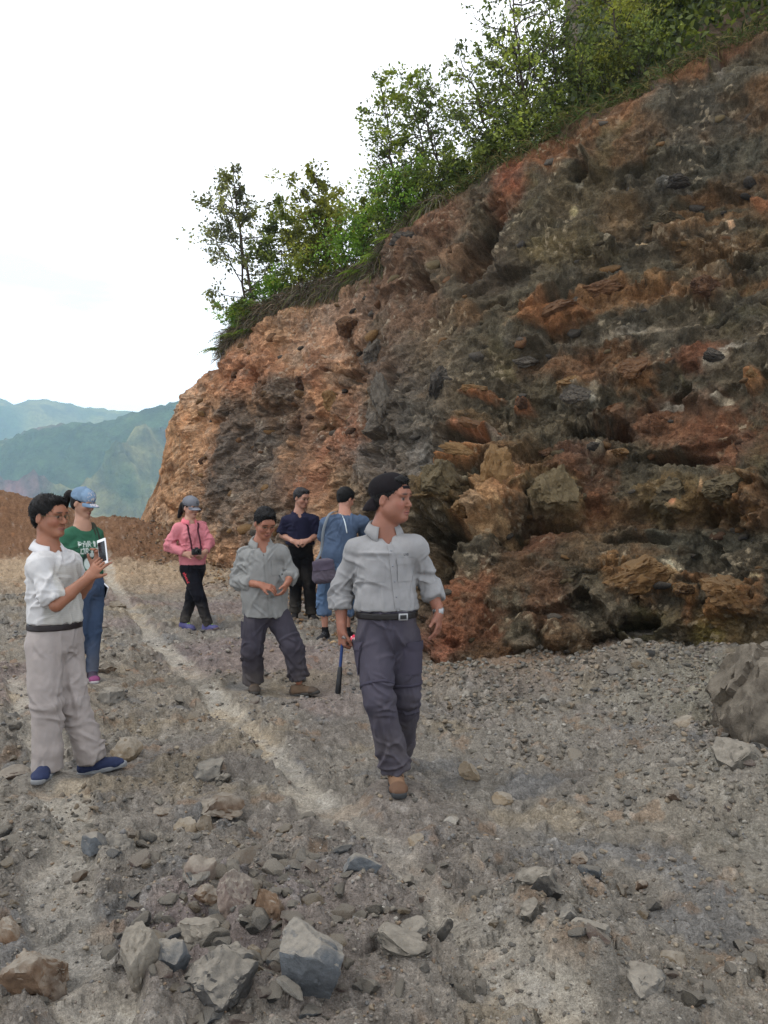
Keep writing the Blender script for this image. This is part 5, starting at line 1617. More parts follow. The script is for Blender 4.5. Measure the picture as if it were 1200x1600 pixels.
def text_mesh(name, txt, bvh, o0, centre, u, v, size, mat, parent, out=.002, ray=None):
    cu = bpy.data.curves.new(name, 'FONT'); cu.body = txt; cu.size = size; cu.align_x = 'CENTER'; cu.align_y = 'CENTER'; cu.extrude = 0.0; cu.offset = size * .02
    ob = bpy.data.objects.new('tmp', cu); COL.objects.link(ob)
    dg = bpy.context.evaluated_depsgraph_get()
    me = bpy.data.meshes.new_from_object(ob.evaluated_get(dg)); bpy.data.objects.remove(ob)
    u = unit(u); v = unit(v); n = unit(np.cross(u, v)) if ray is None else -unit(ray)
    for vert in me.vertices:
        q = np.asarray(centre) + u * vert.co.x + v * vert.co.y
        if bvh is not None:
            hit = bvh.ray_cast(Vector(q + n * .15), Vector(-n), .5)
            q = (np.array(hit[0]) if hit[0] is not None else q) + n * out
        vert.co = Vector(q - o0)
    me.name = name
    return link(name, me, mat, parent=parent)

def bvh_of(V, Q): return BVHTree.FromPolygons([Vector(q) for q in V], [tuple(int(i) for i in f) for f in Q])

def tube_obj(name, pts, r, mat, parent, sides=8, col=None):
    pts = np.asarray(pts, float); rad = np.full(len(pts), r) if np.isscalar(r) else np.asarray(r)
    V, Fq = tubes([(pts, rad)], sides)
    o0 = np.array(parent.location) if parent is not None else np.zeros(3)
    return link(name, mesh_np(name, V - o0, Fq, True, np.broadcast_to(srgb(*(col or (60, 60, 60))), V.shape)), mat, parent=parent)

def smooth_curve(pts, n=24):
    pts = np.asarray(pts, float); t = np.linspace(0, len(pts) - 1, n)
    out = []
    for x in t:
        i = min(int(x), len(pts) - 2); f = x - i
        p0, p1, p2, p3 = pts[max(i - 1, 0)], pts[i], pts[i + 1], pts[min(i + 2, len(pts) - 1)]
        out.append(.5 * ((2 * p1) + (-p0 + p2) * f + (2 * p0 - 5 * p1 + 4 * p2 - p3) * f * f + (-p0 + 3 * p1 - 3 * p2 + p3) * f ** 3))
    return np.array(out)

def ribbon(name, pts, width, side, mat, parent, col, thick=.003):
    pts = np.asarray(pts, float); side = np.asarray(side, float)
    if side.ndim == 1: side = np.broadcast_to(side, pts.shape)
    tg = np.gradient(pts, axis=0); nrm = np.cross(tg, side); nrm /= np.linalg.norm(nrm, axis=1, keepdims=True) + 1e-9
    a = pts + side * width / 2; b = pts - side * width / 2
    R = np.stack([a + nrm * thick, b + nrm * thick, b - nrm * thick, a - nrm * thick], 1)
    n = len(pts); i = np.arange(n * 4).reshape(n, 4); j = np.roll(i, -1, 1)
    Fq = np.stack([i[:-1], j[:-1], j[1:], i[1:]], -1).reshape(-1, 4)
    Fq = np.concatenate([Fq, [[0, 3, 2, 1]], [[i[-1, 0], i[-1, 1], i[-1, 2], i[-1, 3]]]])
    V = R.reshape(-1, 3) - np.array(parent.location)
    return link(name, mesh_np(name, V, Fq, False, np.broadcast_to(srgb(*col), V.shape)), mat, parent=parent)

Z3 = np.array([0, 0, 1.0])
def collar(parent, nb, R, col, up, r=.064, hgt=.042, drop=.03, openf=32, sc=1.0, pts=True):
    """folded shirt collar round the neck, open in front"""
    n = 30
    th = np.radians(np.linspace(openf, 360 - openf, n))       # 0 = front
    rows = []
    for k, (dr, dz) in enumerate(((.000, .004), (.004, hgt), (.012, hgt + .003), (.027, hgt * .5), (.038, -.004))):
        x = np.sin(th) * (r + dr) * 1.05; y = np.cos(th) * (r + dr) * 1.0
        fr = np.exp(-((np.minimum(th, 2 * math.pi - th) - math.radians(openf)) / .45) ** 2)
        z = dz - .022 * (1 + np.cos(th)) - (drop * fr * (k >= 3) * (1 if k == 4 else .6)) + 0 * th
        rows.append(np.asarray(nb) + Z3 * .012 + np.stack([x, y, z], -1) * sc @ R.T)
    G = np.array(rows)
    V = G.reshape(-1, 3) - np.array(parent.location)
    me = mesh_np('collar', V, grid_faces(len(rows), n), True, np.broadcast_to(srgb(*col) * .8, V.shape))
    o = link('collar', me, m_cloth, parent=parent)
    md = o.modifiers.new('thick', 'SOLIDIFY'); md.thickness = .004; md.offset = 0
    return o

def glasses(parent, c, R, sc, mat=None, lens=None):
    def Lp(x, y, z): return np.asarray(c) + R @ (np.array([x, y, z]) * sc)
    paths = []
    for s in (-1, 1):
        th = np.linspace(0, 2 * math.pi, 15)
        paths.append((np.array([Lp(s * .032 + .021 * math.cos(t), .104 - .006 * abs(math.cos(t)), -.003 + .015 * math.sin(t)) for t in th]), np.full(15, .0014)))
        paths.append((np.array([Lp(s * .053, .098, .002), Lp(s * .070, .080, .004), Lp(s * .080, .03, .004), Lp(s * .083, -.012, .006)]), np.full(4, .0016)))
    paths.append((np.array([Lp(-.011, .104, .0), Lp(0, .108, .004), Lp(.011, .104, .0)]), np.full(3, .0014)))
    V, Fq = tubes(paths, 6)
    g = link('glasses', mesh_np('glasses', V - np.array(parent.location), Fq, True), mat or m_gold, parent=parent)
    if lens is not None:
        for s in (-1, 1):
            th = np.linspace(0, 2 * math.pi, 16, endpoint=False)
            pts = [Lp(s * .032, .105, -.003)] + [Lp(s * .032 + .024 * math.cos(t), .102 - .006 * abs(math.cos(t)), -.003 + .018 * math.sin(t)) for t in th]
            f = [[0, 1 + i, 1 + (i + 1) % 16] for i in range(16)]
            link('lens', mesh_np('lens', np.array(pts) - np.array(parent.location), np.array(f), True), lens, parent=g)
    return g

def shoe(parent, ankle, toe, heel_z, col, sole_col, h=.0055, L=.27, laces=None, high=0.0, toe_up=0.0, accent=None, wscale=1.0):
    """upper, sole, laces; toe: horizontal direction; heel_z: world z of the sole"""
    d = np.array([toe[0], toe[1], 0.0]); d = unit(d); up = np.array([0, 0, 1.0])
    if toe_up: 
        a = math.radians(toe_up); d, up = d * math.cos(a) + up * math.sin(a), up * math.cos(a) - d * math.sin(a)
    side = np.cross(d, up)
    o = np.array([ankle[0], ankle[1], heel_z - .006])
    def p(x, y, z): return o + side * x * wscale + d * y + up * z
    lo = o - .26; hi = o + .26
    S = Sdf(np.minimum(lo, o - .05), hi, h)
    k = L / .27
    S.add(seg(p(0, -.045 * k, .040), p(0, .03 * k, .050), .034, .038, .040, .046, fwd=up), .01)
    S.add(seg(p(0, .02 * k, .045), p(0, .13 * k, .032), .038, .044, .050, .030, fwd=up), .02)
    S.add(seg(p(0, .13 * k, .030), p(0, .165 * k, .026), .043, .038, .028, .022, fwd=up), .02)
    S.add(seg(p(0, -.03, .05), p(0, -.012, .095 + high), .036, .038, .040, .044, fwd=d), .02)
    S.cut(-up, p(0, 0, .014)); S.cut(up, p(0, 0, .100 + high))
    def cf(V, Nn):
        C = np.broadcast_to(srgb(*col), V.shape).copy()
        q = V - o; y = q @ d; z = q @ up; x = q @ side
        if accent is not None:
            m = (sst(.115, .135, y) + sst(-.035, -.05, y) + (sst(.036, .030, z)) + sst(.09, .11, z)).clip(0, 1)[:, None] * .9
            C = C * (1 - m) + srgb(*accent) * m
        return C * (1 + .12 * fbm(V * 25, 3, 5)[:, None])
    up_o, _, _ = finish('shoe', S, cf, m_shoe, parent, mod=lambda V, N_: .0015 * fbm(V * 40, 2, 8))
    S = Sdf(lo, hi, h)
    for a, b, wa, wb in ((-.050, .0, .036, .036), (.0, .09, .036, .045), (.09, .162, .046, .040)):
        S.add(seg(p(0, a * k, .014), p(0, b * k, .014), wa, wb, .05, .05, fwd=up), .02)
    S.cut(-up, p(0, 0, 0)); S.cut(up, p(0, 0, .026))
    so, _, _ = finish('sole', S, srgb(*sole_col), m_shoe, parent, relaxn=0)
    so.parent = up_o; so.matrix_parent_inverse = Matrix.Identity(4)
    if laces:
        pa = []
        for i in range(4):
            y0 = .045 + .022 * i; zz = .098 - .0125 * i
            s = 1 if i % 2 else -1
            pa.append((np.array([p(-.026, y0, zz - .014), p(0, y0 + .006 * s, zz), p(.026, y0, zz - .014)]), np.full(3, .0032)))
        V, Fq = tubes(pa, 5)
        link('laces', mesh_np('laces', V - np.array(parent.location), Fq, True, np.broadcast_to(srgb(*laces), V.shape)), m_cloth, parent=up_o)
    return up_o

def hair_sdf(S, c, R, sc, style='short', vol=1.0):
    def Lp(x, y, z): return np.asarray(c) + R @ (np.array([x, y, z]) * sc)
    S.add(ell(Lp(0, -.020, .040), np.array([.083 * vol, .102 * vol, .092 * vol]) * sc, R), .01)
    if style == 'short':
        S.add(ell(Lp(0, .055, .095), np.array([.055, .035, .024]) * sc, R), .02)
        S.add(ell(Lp(0, -.06, -.02), np.array([.062, .045, .05]) * sc, R), .02)
    else:
        S.add(ell(Lp(0, -.05, -.01), np.array([.075, .06, .07]) * sc, R), .02)
    n = R @ unit([0, .69, -.72])
    S.cut(n, Lp(0, .083, .062))
    for s in (-1, 1):
        S.sub(ell(Lp(s * .088, -.002, -.022), np.array([.028, .024, .040]) * sc, R), .004)
    S.cut(-R[:, 2], Lp(0, 0, -.062 if style == 'short' else -.09))
    return Lp

def hair_mod(seed, amp=.006, R=None):
    def fn(V, Nn):
        q = V * np.array([70, 70, 26])
        return amp * (fbm(q, 3, seed, ridged=True) * .7 + .5 * fbm(V * 22, 2, seed + 4))
    return fn

def tufts(parent, V, Q, c, n, L, seed, flow, col=(20, 18, 18), wid=.0022):
    """short strands of hair breaking the outline"""
    r = np.random.default_rng(seed)
    Nn = vnormals(V, Q)
    i = r.integers(len(V), size=n)
    p = V[i]; nn = Nn[i]
    d = flow(p, nn) + nn * .30 + r.normal(size=(n, 3)) * .16
    d /= np.linalg.norm(d, axis=1, keepdims=True)
    LL = (L * r.uniform(.5, 1.2, n))[:, None]
    s = np.cross(d, r.normal(size=(n, 3))); s /= np.linalg.norm(s, axis=1, keepdims=True)
    m = p + d * LL * .55 + nn * LL * .02; e = p + d * LL - nn * LL * .2
    b = p - nn * .004
    W = np.stack([b - s * wid, b + s * wid, m + s * wid * .7, m - s * wid * .7, e], 1).reshape(-1, 3)
    k = np.arange(n)[:, None] * 5
    Fq = np.concatenate([k + [[0, 1, 2, 3]], k + [[3, 2, 4, 4]]])
    T1 = k + [[0, 1, 2]]; T2 = k + [[0, 2, 3]]; T3 = k + [[3, 2, 4]]
    cc = np.repeat(np.broadcast_to(srgb(*col), (n, 3)) * r.uniform(.6, 1.7, (n, 1)), 5, 0)
    return link('hair_strands', mesh_np('hair_strands', W - np.array(parent.location), np.concatenate([T1, T2, T3]), False, cc), m_hair, parent=parent)

def cap_obj(parent, c, R, sc, yaw=0, col=(24, 22, 24), tilt=0, brim_col=None, hole=False, h=.004, brim_down=.0, pattern=None, brimL=.075):
    Rc = R @ np.array(Matrix.Rotation(math.radians(yaw), 3, 'Z')) @ np.array(Matrix.Rotation(math.radians(-tilt), 3, 'X'))
    o = np.asarray(c) + R @ (np.array([0, -.012, .035]) * sc)
    def Lp(x, y, z): return o + Rc @ (np.array([x, y, z]) * sc)
    S = Sdf(o - .30, o + .30, h)
    S.f = S.f[:]  # crown
    S.add(ell(Lp(0, 0, .018), np.array([.090, .110, .088]) * sc, Rc), .001)
    S.add(ell(Lp(0, .05, .03), np.array([.070, .062, .066]) * sc, Rc), .02)
    S.sub(ell(Lp(0, 0, .010), np.array([.084, .104, .082]) * sc, Rc), .002)
    S.cut(-Rc[:, 2], Lp(0, 0, -.012))
    if hole:
        S.sub(ell(Lp(0, -.105, .024), np.array([.036, .05, .032]) * sc, Rc), .002)
    colf = srgb(*col) if pattern is None else pattern(Lp, Rc, o)
    oc, V, Q = finish('cap', S, colf, m_cloth, parent, mod=lambda V, N_: .0012 * fbm(V * 20, 2, 3))
    # bill: curved sheet
    nb = 13; rows = []
    for j in range(6):
        t = j / 5
        row = []
        for i in range(nb):
            a = (i / (nb - 1) - .5) * 2
            x = a * (.074 - .010 * t * t); y = .108 * math.sqrt(max(0, 1 - (a * .80) ** 2)) + brimL * t * math.sqrt(max(0.0, 1 - abs(a) ** 2.6))
            z = -.008 - .020 * a * a * (.4 + t) - brim_down * t * t - .012 * t
            row.append(Lp(x, y, z))
        rows.append(row)
    G = np.array(rows)
    me = mesh_np('brim', G.reshape(-1, 3) - np.array(parent.location), grid_faces(6, nb), True, np.broadcast_to(srgb(*(brim_col or col)), (6 * nb, 3)))
    ob = link('brim', me, m_cloth, parent=oc)
    md = ob.modifiers.new('thick', 'SOLIDIFY'); md.thickness = .005; md.offset = 0
    if hole:
        th = np.linspace(-.42, .42, 9)
        ribbon('strap', [Lp(.088 * math.sin(t) * 1.0, -.112 * math.cos(t), -.002) for t in th], .016, Rc[:, 2], m_cloth, parent, col)
    V2 = [Lp(0, 0, .108)]
    Sb = ICO[2]; bb = Sb[0] * .007 + V2[0]
    link('button', mesh_np('button', bb - np.array(parent.location), Sb[1], True, np.broadcast_to(srgb(*col), bb.shape)), m_cloth, parent=oc)
    return oc, Lp, bvh_of(V, Q)

def solid(name, box, parent, mat, bev=.003, col=(60, 60, 60)):
    """rounded box from centre, half sizes and axes"""
    import bmesh
    c, hs, R = box
    bm = bmesh.new(); bmesh.ops.create_cube(bm, size=2)
    for v in bm.verts: v.co = Vector(np.array(v.co) * np.array(hs))
    bmesh.ops.bevel(bm, geom=bm.edges[:], offset=bev, segments=3, profile=.5, affect='EDGES')
    me = bpy.data.meshes.new(name)
    off = np.asarray(c) - (np.array(parent.location) if parent is not None else 0)
    for v in bm.verts: v.co = Vector(off + R @ np.array(v.co))
    bm.to_mesh(me); bm.free()
    a = me.attributes.new('col', 'FLOAT_COLOR', 'POINT'); a.data.foreach_set('color', np.tile(np.append(srgb(*col), 1), len(me.vertices)))
    for p_ in me.polygons: p_.use_smooth = True
    try: me.set_sharp_from_angle(angle=math.radians(45))
    except Exception: pass
    return link(name, me, mat, parent=parent)

Z3 = np.array([0, 0, 1.0])
def dusty(base, z0):
    def fn(V, Nn):
        C = np.array(np.broadcast_to(base(V, Nn) if callable(base) else base, V.shape))
        m = (sst(.42, .02, V[:, 2] - z0) * (.35 + .65 * sst(-.3, .4, fbm(V * 9, 4, 61))) * .22 + .06 * sst(.0, .5, fbm(V * 6, 4, 67)))[:, None]
        return C * (1 - m) + srgb(150, 140, 126) * m
    return fn
def person(label, Y, h, D):
    """D: joints as (px, py, dy) and sizes; returns handles"""
    J = {k: pt(v[0], v[1], Y + (v[2] if len(v) > 2 else 0)) for k, v in D['j'].items()}
    foot = (J['anA'] + J['anB']) / 2; foot[2] -= .1
    root = empty('person', foot, label, 'person', 'visitors looking at the cliff')
    o0 = np.array(root.location)
    sc = D.get('hs', 1.0)
    Rh = frame(D['yaw'], D.get('pitch', 0), D.get('roll', 0)); Rt = frame(D['tyaw'], D.get('tpitch', 0))
    r, f = Rt[:, 0], Rt[:, 1]
    B = D.get('build', {})
    g = lambda k, d: B.get(k, d)
    shm = (J['shA'] + J['shB']) / 2
    pel, wa = J['pel'], J['waist']
    chest = shm * .72 + wa * .28
    allp = np.array(list(J.values()))
    lo, hi = allp.min(0) - [.22, .22, .14], allp.max(0) + [.22, .22, .2]
    # ---------------- body: one continuous skin
    S = Sdf(lo, hi, h)
    S.add(seg(chest + [0, 0, .03], wa, g('chw', .145) - .018, g('waw', .13) - .018, g('chd', .095) - .018, g('wad', .095) - .018, fwd=f), .03)
    S.add(seg(wa, pel, g('waw', .13) - .02, .115, g('wad', .095) - .02, .085, fwd=f), .03)
    nb = J['neck']
    hc = J['head']
    S.add(seg(J['shA'] - Z3 * .02, J['shB'] - Z3 * .02, .036, .036), .03)
    S.add(seg(hc + Rh @ np.array([0, -.022, -.045]), nb + [0, 0, -.01], .052 * g('neck', 1), .060 * g('neck', 1)), .02)
    S.add(seg(nb + [0, 0, .0], chest + [0, 0, .06], .066, .10, .06, .08, fwd=f), .04)
    for s in 'AB':
        S.add(seg(nb + [0, 0, -.030], J['sh' + s] - Z3 * .012, .038, .040), .04)
        ar = g('arm', 1.0)
        S.add(seg(J['sh' + s], J['el' + s], .036 * ar, .037 * ar), .02)
        S.add(seg(J['el' + s], J['el' + s] * .6 + J['wr' + s] * .4, .039 * ar, .038 * ar), .012)
        S.add(seg(J['el' + s] * .6 + J['wr' + s] * .4, J['wr' + s], .037 * ar, .026 * ar), .012)
        lg = g('leg', 1.0); S.add(seg(pel * .5 + J['hip' + s] * .5, J['kn' + s], .056 * lg, .044 * lg), .02)
        S.add(seg(J['kn' + s], J['kn' + s] * .65 + J['an' + s] * .35, .043 * lg, .047 * lg), .015)
        S.add(seg(J['kn' + s] * .65 + J['an' + s] * .35, J['an' + s], .046 * lg, .030 * lg), .015)
        S.add(seg(J['an' + s], J['an' + s] + [0, 0, -.05], .028 * lg, .028 * lg), .01)
    tips = {}
    for s in 'AB':
        if 'hand' + s in D:
            kw = dict(D['hand' + s]); tips[s] = hand(S, J['wr' + s], kw.pop('d'), kw.pop('palm'), **kw)
    head_sdf(S, hc, Rh, sc, D.get('jowl', 0))
    skin = D['skin']
    def cf(V, Nn):
        base = np.broadcast_to(srgb(*skin), V.shape)
        nr = np.linalg.norm(V - hc, axis=1) < .16
        C = np.array(base) * (1 + .08 * fbm(V * 18, 3, 3)[:, None])
        C[nr] = face_colour(V[nr], base[nr], hc, Rh, sc, skin, D.get('beard', 0))
        for s in 'AB':
            if s in tips:
                for t in list(tips[s][0]) + [tips[s][1]]:
                    m = sst(.016, .006, np.linalg.norm(V - t, axis=1))[:, None] * .35
                    C = C * (1 - m) + srgb(206, 146, 126) * m
        return C
    bodyS = S
    clothS = []
    # ---------------- hair
    Hh = max(h * .8, .004)
    if D.get('hair'):
        S = Sdf(hc - .17, hc + .17, Hh)
        hair_sdf(S, hc, Rh, sc, D['hair'], D.get('hairvol', 1.0))
        hcol = srgb(*D.get('haircol', (20, 18, 18)))
        ho, HV, HQ = finish('hair', S, hcol, m_hair, root, mod=hair_mod(D['seed'], D.get('hairamp', .005)))
        if D.get('tuft'):
            fl = Rh @ np.array([0, .5, -.3])
            tufts(root, HV, HQ, hc, D['tuft'], .017, D['seed'], lambda p_, n_: np.broadcast_to(fl, p_.shape), D.get('haircol', (20, 18, 18)))
    # ---------------- top
    T_ = D['top']; tc_ = T_['col']; inf = T_.get('inf', .012)
    S = Sdf(lo, hi, h * 1.15)
    hem = J['hem']
    S.add(seg(chest + [0, 0, .045], wa, g('chw', .145) + inf * 1.3, g('waw', .13) + T_.get('winf', .02), g('chd', .095) + inf * 1.2, g('wad', .095) + T_.get('winf', .02), fwd=f), .03)
    S.add(seg(wa, hem + [0, 0, -.04], g('waw', .13) + T_.get('winf', .02), T_.get('hemw', .155), g('wad', .095) + T_.get('winf', .02), T_.get('hemd', .115), fwd=f), .04)
    if T_.get('belly'): S.add(ell(wa + f * T_['belly'][0] + [0, 0, .05], T_['belly'][1:], Rt), .06)
    if T_.get('bust'):
        for s_ in (-1, 1): S.add(ell(chest + r * .065 * s_ + f * .065 + [0, 0, -.03], (.06, .055, .06), Rt), .05)
    S.add(seg(J['shA'] - Z3 * .015, J['shB'] - Z3 * .015, .052 + inf * .3, .052 + inf * .3), .04)
    for s in 'AB':
        S.add(seg(nb + [0, 0, -.034] + f * -.01, J['sh' + s] - Z3 * .010, .046, .050 + inf * .3), .04)
        sl = T_.get('sleeve', .9)      # 0..1 upper arm, 1..2 forearm
        w0, w1, w2 = T_.get('sw', (.062, .058, .050))
        if sl <= 1:
            e = J['sh' + s] * (1 - sl) + J['el' + s] * sl
            S.add(seg(J['sh' + s], e, w0, w1, cap=.25), .04)
        else:
            S.add(seg(J['sh' + s], J['el' + s], w0, w1), .04)
            u_ = sl - 1; e = J['el' + s] * (1 - u_) + J['wr' + s] * u_
            S.add(seg(J['el' + s], e, w1, w2, cap=.25), .02)
            if T_.get('cuff'):
                dd = unit(J['wr' + s] - J['el' + s])
                S.add(seg(e - dd * .035, e + dd * .012, w2 * 1.10, w2 * 1.16, cap=.3), .002)
    S.cut([0, 0, -1], hem)
    S.sub(seg(nb + [0, 0, -.015] + f * .012, nb + [0, 0, .08] + f * .02, T_.get('neckr', .062), .085), .006)
    if T_.get('vneck'): S.sub(ell(nb + f * .075 + [0, 0, -.04], (.024, .05, .042), Rt), .008)
    cen = [(J['el' + s], .12, 1.4) for s in 'AB'] + [(wa, .14, .7), (J['shA'] * .6 + wa * .4, .12, .6)]
    clothS.append(S)
    top, TV, TQ = finish(T_.get('name', 'shirt'), S, T_.get('colf', srgb(*tc_)), m_cloth, root, mod=folds(T_.get('fold', .006) * 1.35, T_.get('ff', 6.5), D['seed'], (1, 1, .6), cen))
    # ---------------- trousers
    if 'legs' in D:
        L_ = D['legs']; t0, t1, t2, t3 = L_.get('r', (.095, .072, .066, .068))
        S = Sdf(lo - [0, 0, .06], np.array([hi[0], hi[1], wa[2] + .12]), h * 1.15)
        S.add(seg(wa + [0, 0, .03], pel, g('waw', .13) + .012, L_.get('pw', .150), g('wad', .095) + .014, L_.get('pd', .115), fwd=f), .02)
        for s in 'AB':
            k_, a_ = J['kn' + s], J['an' + s]
            S.add(seg(J['hip' + s], k_, t0, t1), .03)
            if L_.get('short'):
                e = k_ * .55 + a_ * .45
                S.add(seg(k_, e, t1, t2, cap=.25), .02)
            else:
                S.add(seg(k_, a_ + [0, 0, -.012], t2, t3, cap=.15), .02)
        S.cut([0, 0, 1], wa + [0, 0, .02])
        cen = [(J['kn' + s], .13, 1.0) for s in 'AB'] + [(J['an' + s] + [0, 0, .06], .10, 1.3) for s in 'AB'] + [(J['hipA'] * .5 + J['hipB'] * .5, .12, .8)]
        if L_.get('thin'): cen = [(c_, r_, a_ * .5) for c_, r_, a_ in cen]
        clothS.append(S)
        tr, LV, LQ = finish(L_.get('name', 'trousers'), S, dusty(L_.get('colf', srgb(*L_['col'])), foot[2]), m_cloth, root, mod=folds(L_.get('fold', .007) * 1.25, 5.5, D['seed'] + 50, (1, 1, .6), cen))
    else: tr = LV = LQ = None
    # body last: what the clothes hide is kept coarse, the surface stays in one piece
    V, Q = bodyS.mesh(); V = relax(V, Q, 1)
    hid = np.zeros(len(V), bool)
    for cs in clothS:
        ii = np.round((V - cs.lo) / cs.h).astype(int); okk = ((ii >= 0) & (ii < cs.n)).all(1)
        v = np.ones(len(V)); v[okk] = cs.f[tuple(ii[okk].T)]
        hid |= v < -.016
    key = np.floor(V / .03).astype(np.int64); key = key[:, 0] * 1000003 + key[:, 1] * 1009 + key[:, 2]
    rep_ = np.arange(len(V)); hi_ = np.nonzero(hid)[0]
    _, first, inv = np.unique(key[hi_], return_index=True, return_inverse=True)
    rep_[hi_] = hi_[first[inv.ravel()]]
    C = cf(V, None); mono = C.mean(1, keepdims=True); C = (C * .9 + mono * .1) * .74
    Tq = np.concatenate([Q[:, [0, 1, 2]], Q[:, [0, 2, 3]]]); Tq = rep_[Tq]
    Tq = Tq[(Tq[:, 0] != Tq[:, 1]) & (Tq[:, 1] != Tq[:, 2]) & (Tq[:, 0] != Tq[:, 2])]
    Tq = Tq[np.unique(np.sort(Tq, 1), axis=0, return_index=True)[1]]
    used = np.unique(Tq); remap = np.zeros(len(V), int); remap[used] = np.arange(len(used))
    body = link('body', mesh_np('body', V[used] - o0, remap[Tq], True, C[used]), m_skin, parent=root)
    # ---------------- belt
    if D.get('belt'):
        S = Sdf(wa - [.26, .26, .06], wa + [.26, .26, .06], h)
        S.add(seg(wa + [0, 0, .03], pel, g('waw', .13) + .022, L_.get('pw', .150) + .010, g('wad', .095) + .024, L_.get('pd', .115) + .010, fwd=f), .02)
        S.cut([0, 0, 1], wa + [0, 0, .012]); S.cut([0, 0, -1], wa + [0, 0, -.024])
        finish('belt', S, srgb(*D['belt']), m_leather, root)
        if D.get('buckle'):
            bp = wa + f * (g('wad', .095) + .024) + r * D['buckle'] + [0, 0, -.007]
            bk = solid('buckle', (bp, (.026, .005, .019), Rt), root, m_steel)
            solid('buckle_inset', (bp + f * .004, (.018, .004, .011), Rt), root, m_blackm, .002)
    return dict(root=root, J=J, Rh=Rh, Rt=Rt, f=f, r=r, top=top, TV=TV, TQ=TQ, tr=tr, LV=LV, LQ=LQ, o0=o0, chest=chest, sc=sc, hc=hc, tips=tips, body=body)

Z3 = np.array([0, 0, 1.0])
GREYSH = (146, 145, 146)

# ---- 1: the walking man in front --------------------------------------------------------------
p1 = person('man in light grey shirt and backwards black cap walking towards the camera with a hammer', 4.55, .0048, dict(
    seed=11, yaw=60, pitch=0, tyaw=14, skin=(150, 96, 74), hs=1.05, jowl=1,
    j=dict(head=(612, 779, 0), neck=(600, 828, .02), shA=(557, 857, .03), shB=(647, 853, -.02), elA=(532, 922, .05), wrA=(534, 984, -.02), elB=(671, 912, .06), wrB=(686, 957, -.02),
           waist=(604, 957, 0), pel=(605, 985, 0), hem=(604, 951, 0), hipA=(584, 1000, -.02), hipB=(628, 1000, .02), knA=(592, 1092, -.17), anA=(618, 1198, -.12), knB=(634, 1086, .02), anB=(625, 1168, .42)),
    build=dict(chw=.150, waw=.152, chd=.108, wad=.120, neck=1.15, arm=1.0),
    handA=dict(d=(.02, -.05, -1), palm=(.75, .5, 0), thumb=1, curl=(62, 80, 50), tcurl=50), handB=dict(d=(-.05, -.18, -1), palm=(-.8, .35, 0), thumb=-1, curl=(18, 22, 14)),
    hair='short', haircol=(18, 16, 16), tuft=900,
    top=dict(col=GREYSH, sleeve=1.42, cuff=True, sw=(.050, .056, .055), hemw=.164, hemd=.135, winf=.012, fold=.009, belly=(.02, .135, .095, .08), neckr=.064, vneck=1),
    legs=dict(col=(74, 70, 82), r=(.104, .082, .076, .078), pw=.160, pd=.125, fold=.010), belt=(24, 20, 20), buckle=-.055))
R1, f1, r1 = p1['root'], p1['f'], p1['r']
collar(R1, p1['J']['neck'], p1['Rt'], GREYSH, None, r=.066)
cap_obj(R1, p1['hc'], p1['Rh'], 1.03, yaw=180, col=(27, 23, 26), tilt=14, hole=True, h=.0035, brim_down=.035)
b1 = bvh_of(p1['TV'], p1['TQ'])
ch = p1['chest']
patch(b1, None, p1['o0'], ch - r1 * .085 + f1 * .1 + Z3 * -.02, -r1, Z3, .10, .115, .002, .0025, 8, 8, name='pocket', parent=R1, col=GREYSH, ray=-f1)
patch(b1, None, p1['o0'], ch - r1 * .085 + f1 * .1 + Z3 * .03, -r1, Z3, .106, .034, .005, .003, 8, 4, name='pocket_flap', parent=R1, col=GREYSH, ray=-f1)
patch(b1, None, p1['o0'], ch + r1 * .085 + f1 * .1 + Z3 * -.02, -r1, Z3, .10, .115, .001, .0012, 8, 8, name='pocket', parent=R1, col=GREYSH, ray=-f1)
ptop = p1['J']['neck'] - Z3 * .05 + f1 * .08; pbot = p1['J']['waist'] + f1 * .13 - r1 * .03 - Z3 * .005
pc = (ptop + pbot) / 2
patch(b1, None, p1['o0'], pc, unit(np.cross(unit(ptop - pbot), f1)) * -1 if False else -r1, unit(ptop - pbot), .030, float(np.linalg.norm(ptop - pbot)), .0015, .0030, 4, 30, name='placket', parent=R1, col=(144, 143, 144), ray=-f1)
for t in (.14, .34, .54, .74, .92):
    q = ptop * (1 - t) + pbot * t
    hit = b1.ray_cast(Vector(q + f1 * .15), Vector(-f1), .4)
    if hit[0] is not None:
        V_, F_ = ICO[2]; W = V_ * [.0055, .0055, .0055] + np.array(hit[0]) + f1 * .004
        link('button', mesh_np('button', W - p1['o0'], F_, True, np.broadcast_to(srgb(120, 122, 126), W.shape)), m_cloth, parent=R1)
text_mesh('logo', 'LVS', b1, p1['o0'], ch - r1 * .085 + f1 * .1 + Z3 * .066, -r1, Z3, .018, m_darkprint, R1, .002, ray=-f1)
bl = bvh_of(p1['LV'], p1['LQ'])
for cx_, cy_, sg in ((562, 1028, -1), (650, 1030, 1)):
    c_ = pt(cx_, cy_, 4.5)
    dirr = np.array([sg * .85, -.5, 0])
    patch(bl, None, p1['o0'], c_ - np.array([sg * .02, 0, 0]), np.cross(Z3, dirr), Z3, .11, .16, .004, .007, 7, 8, name='cargo_pocket', parent=R1, col=(72, 68, 80), ray=-dirr)
    patch(bl, None, p1['o0'], c_ + Z3 * .075 - np.array([sg * .02, 0, 0]), np.cross(Z3, dirr), Z3, .118, .045, .012, .004, 7, 4, name='pocket_flap', parent=R1, col=(70, 66, 78), ray=-dirr)
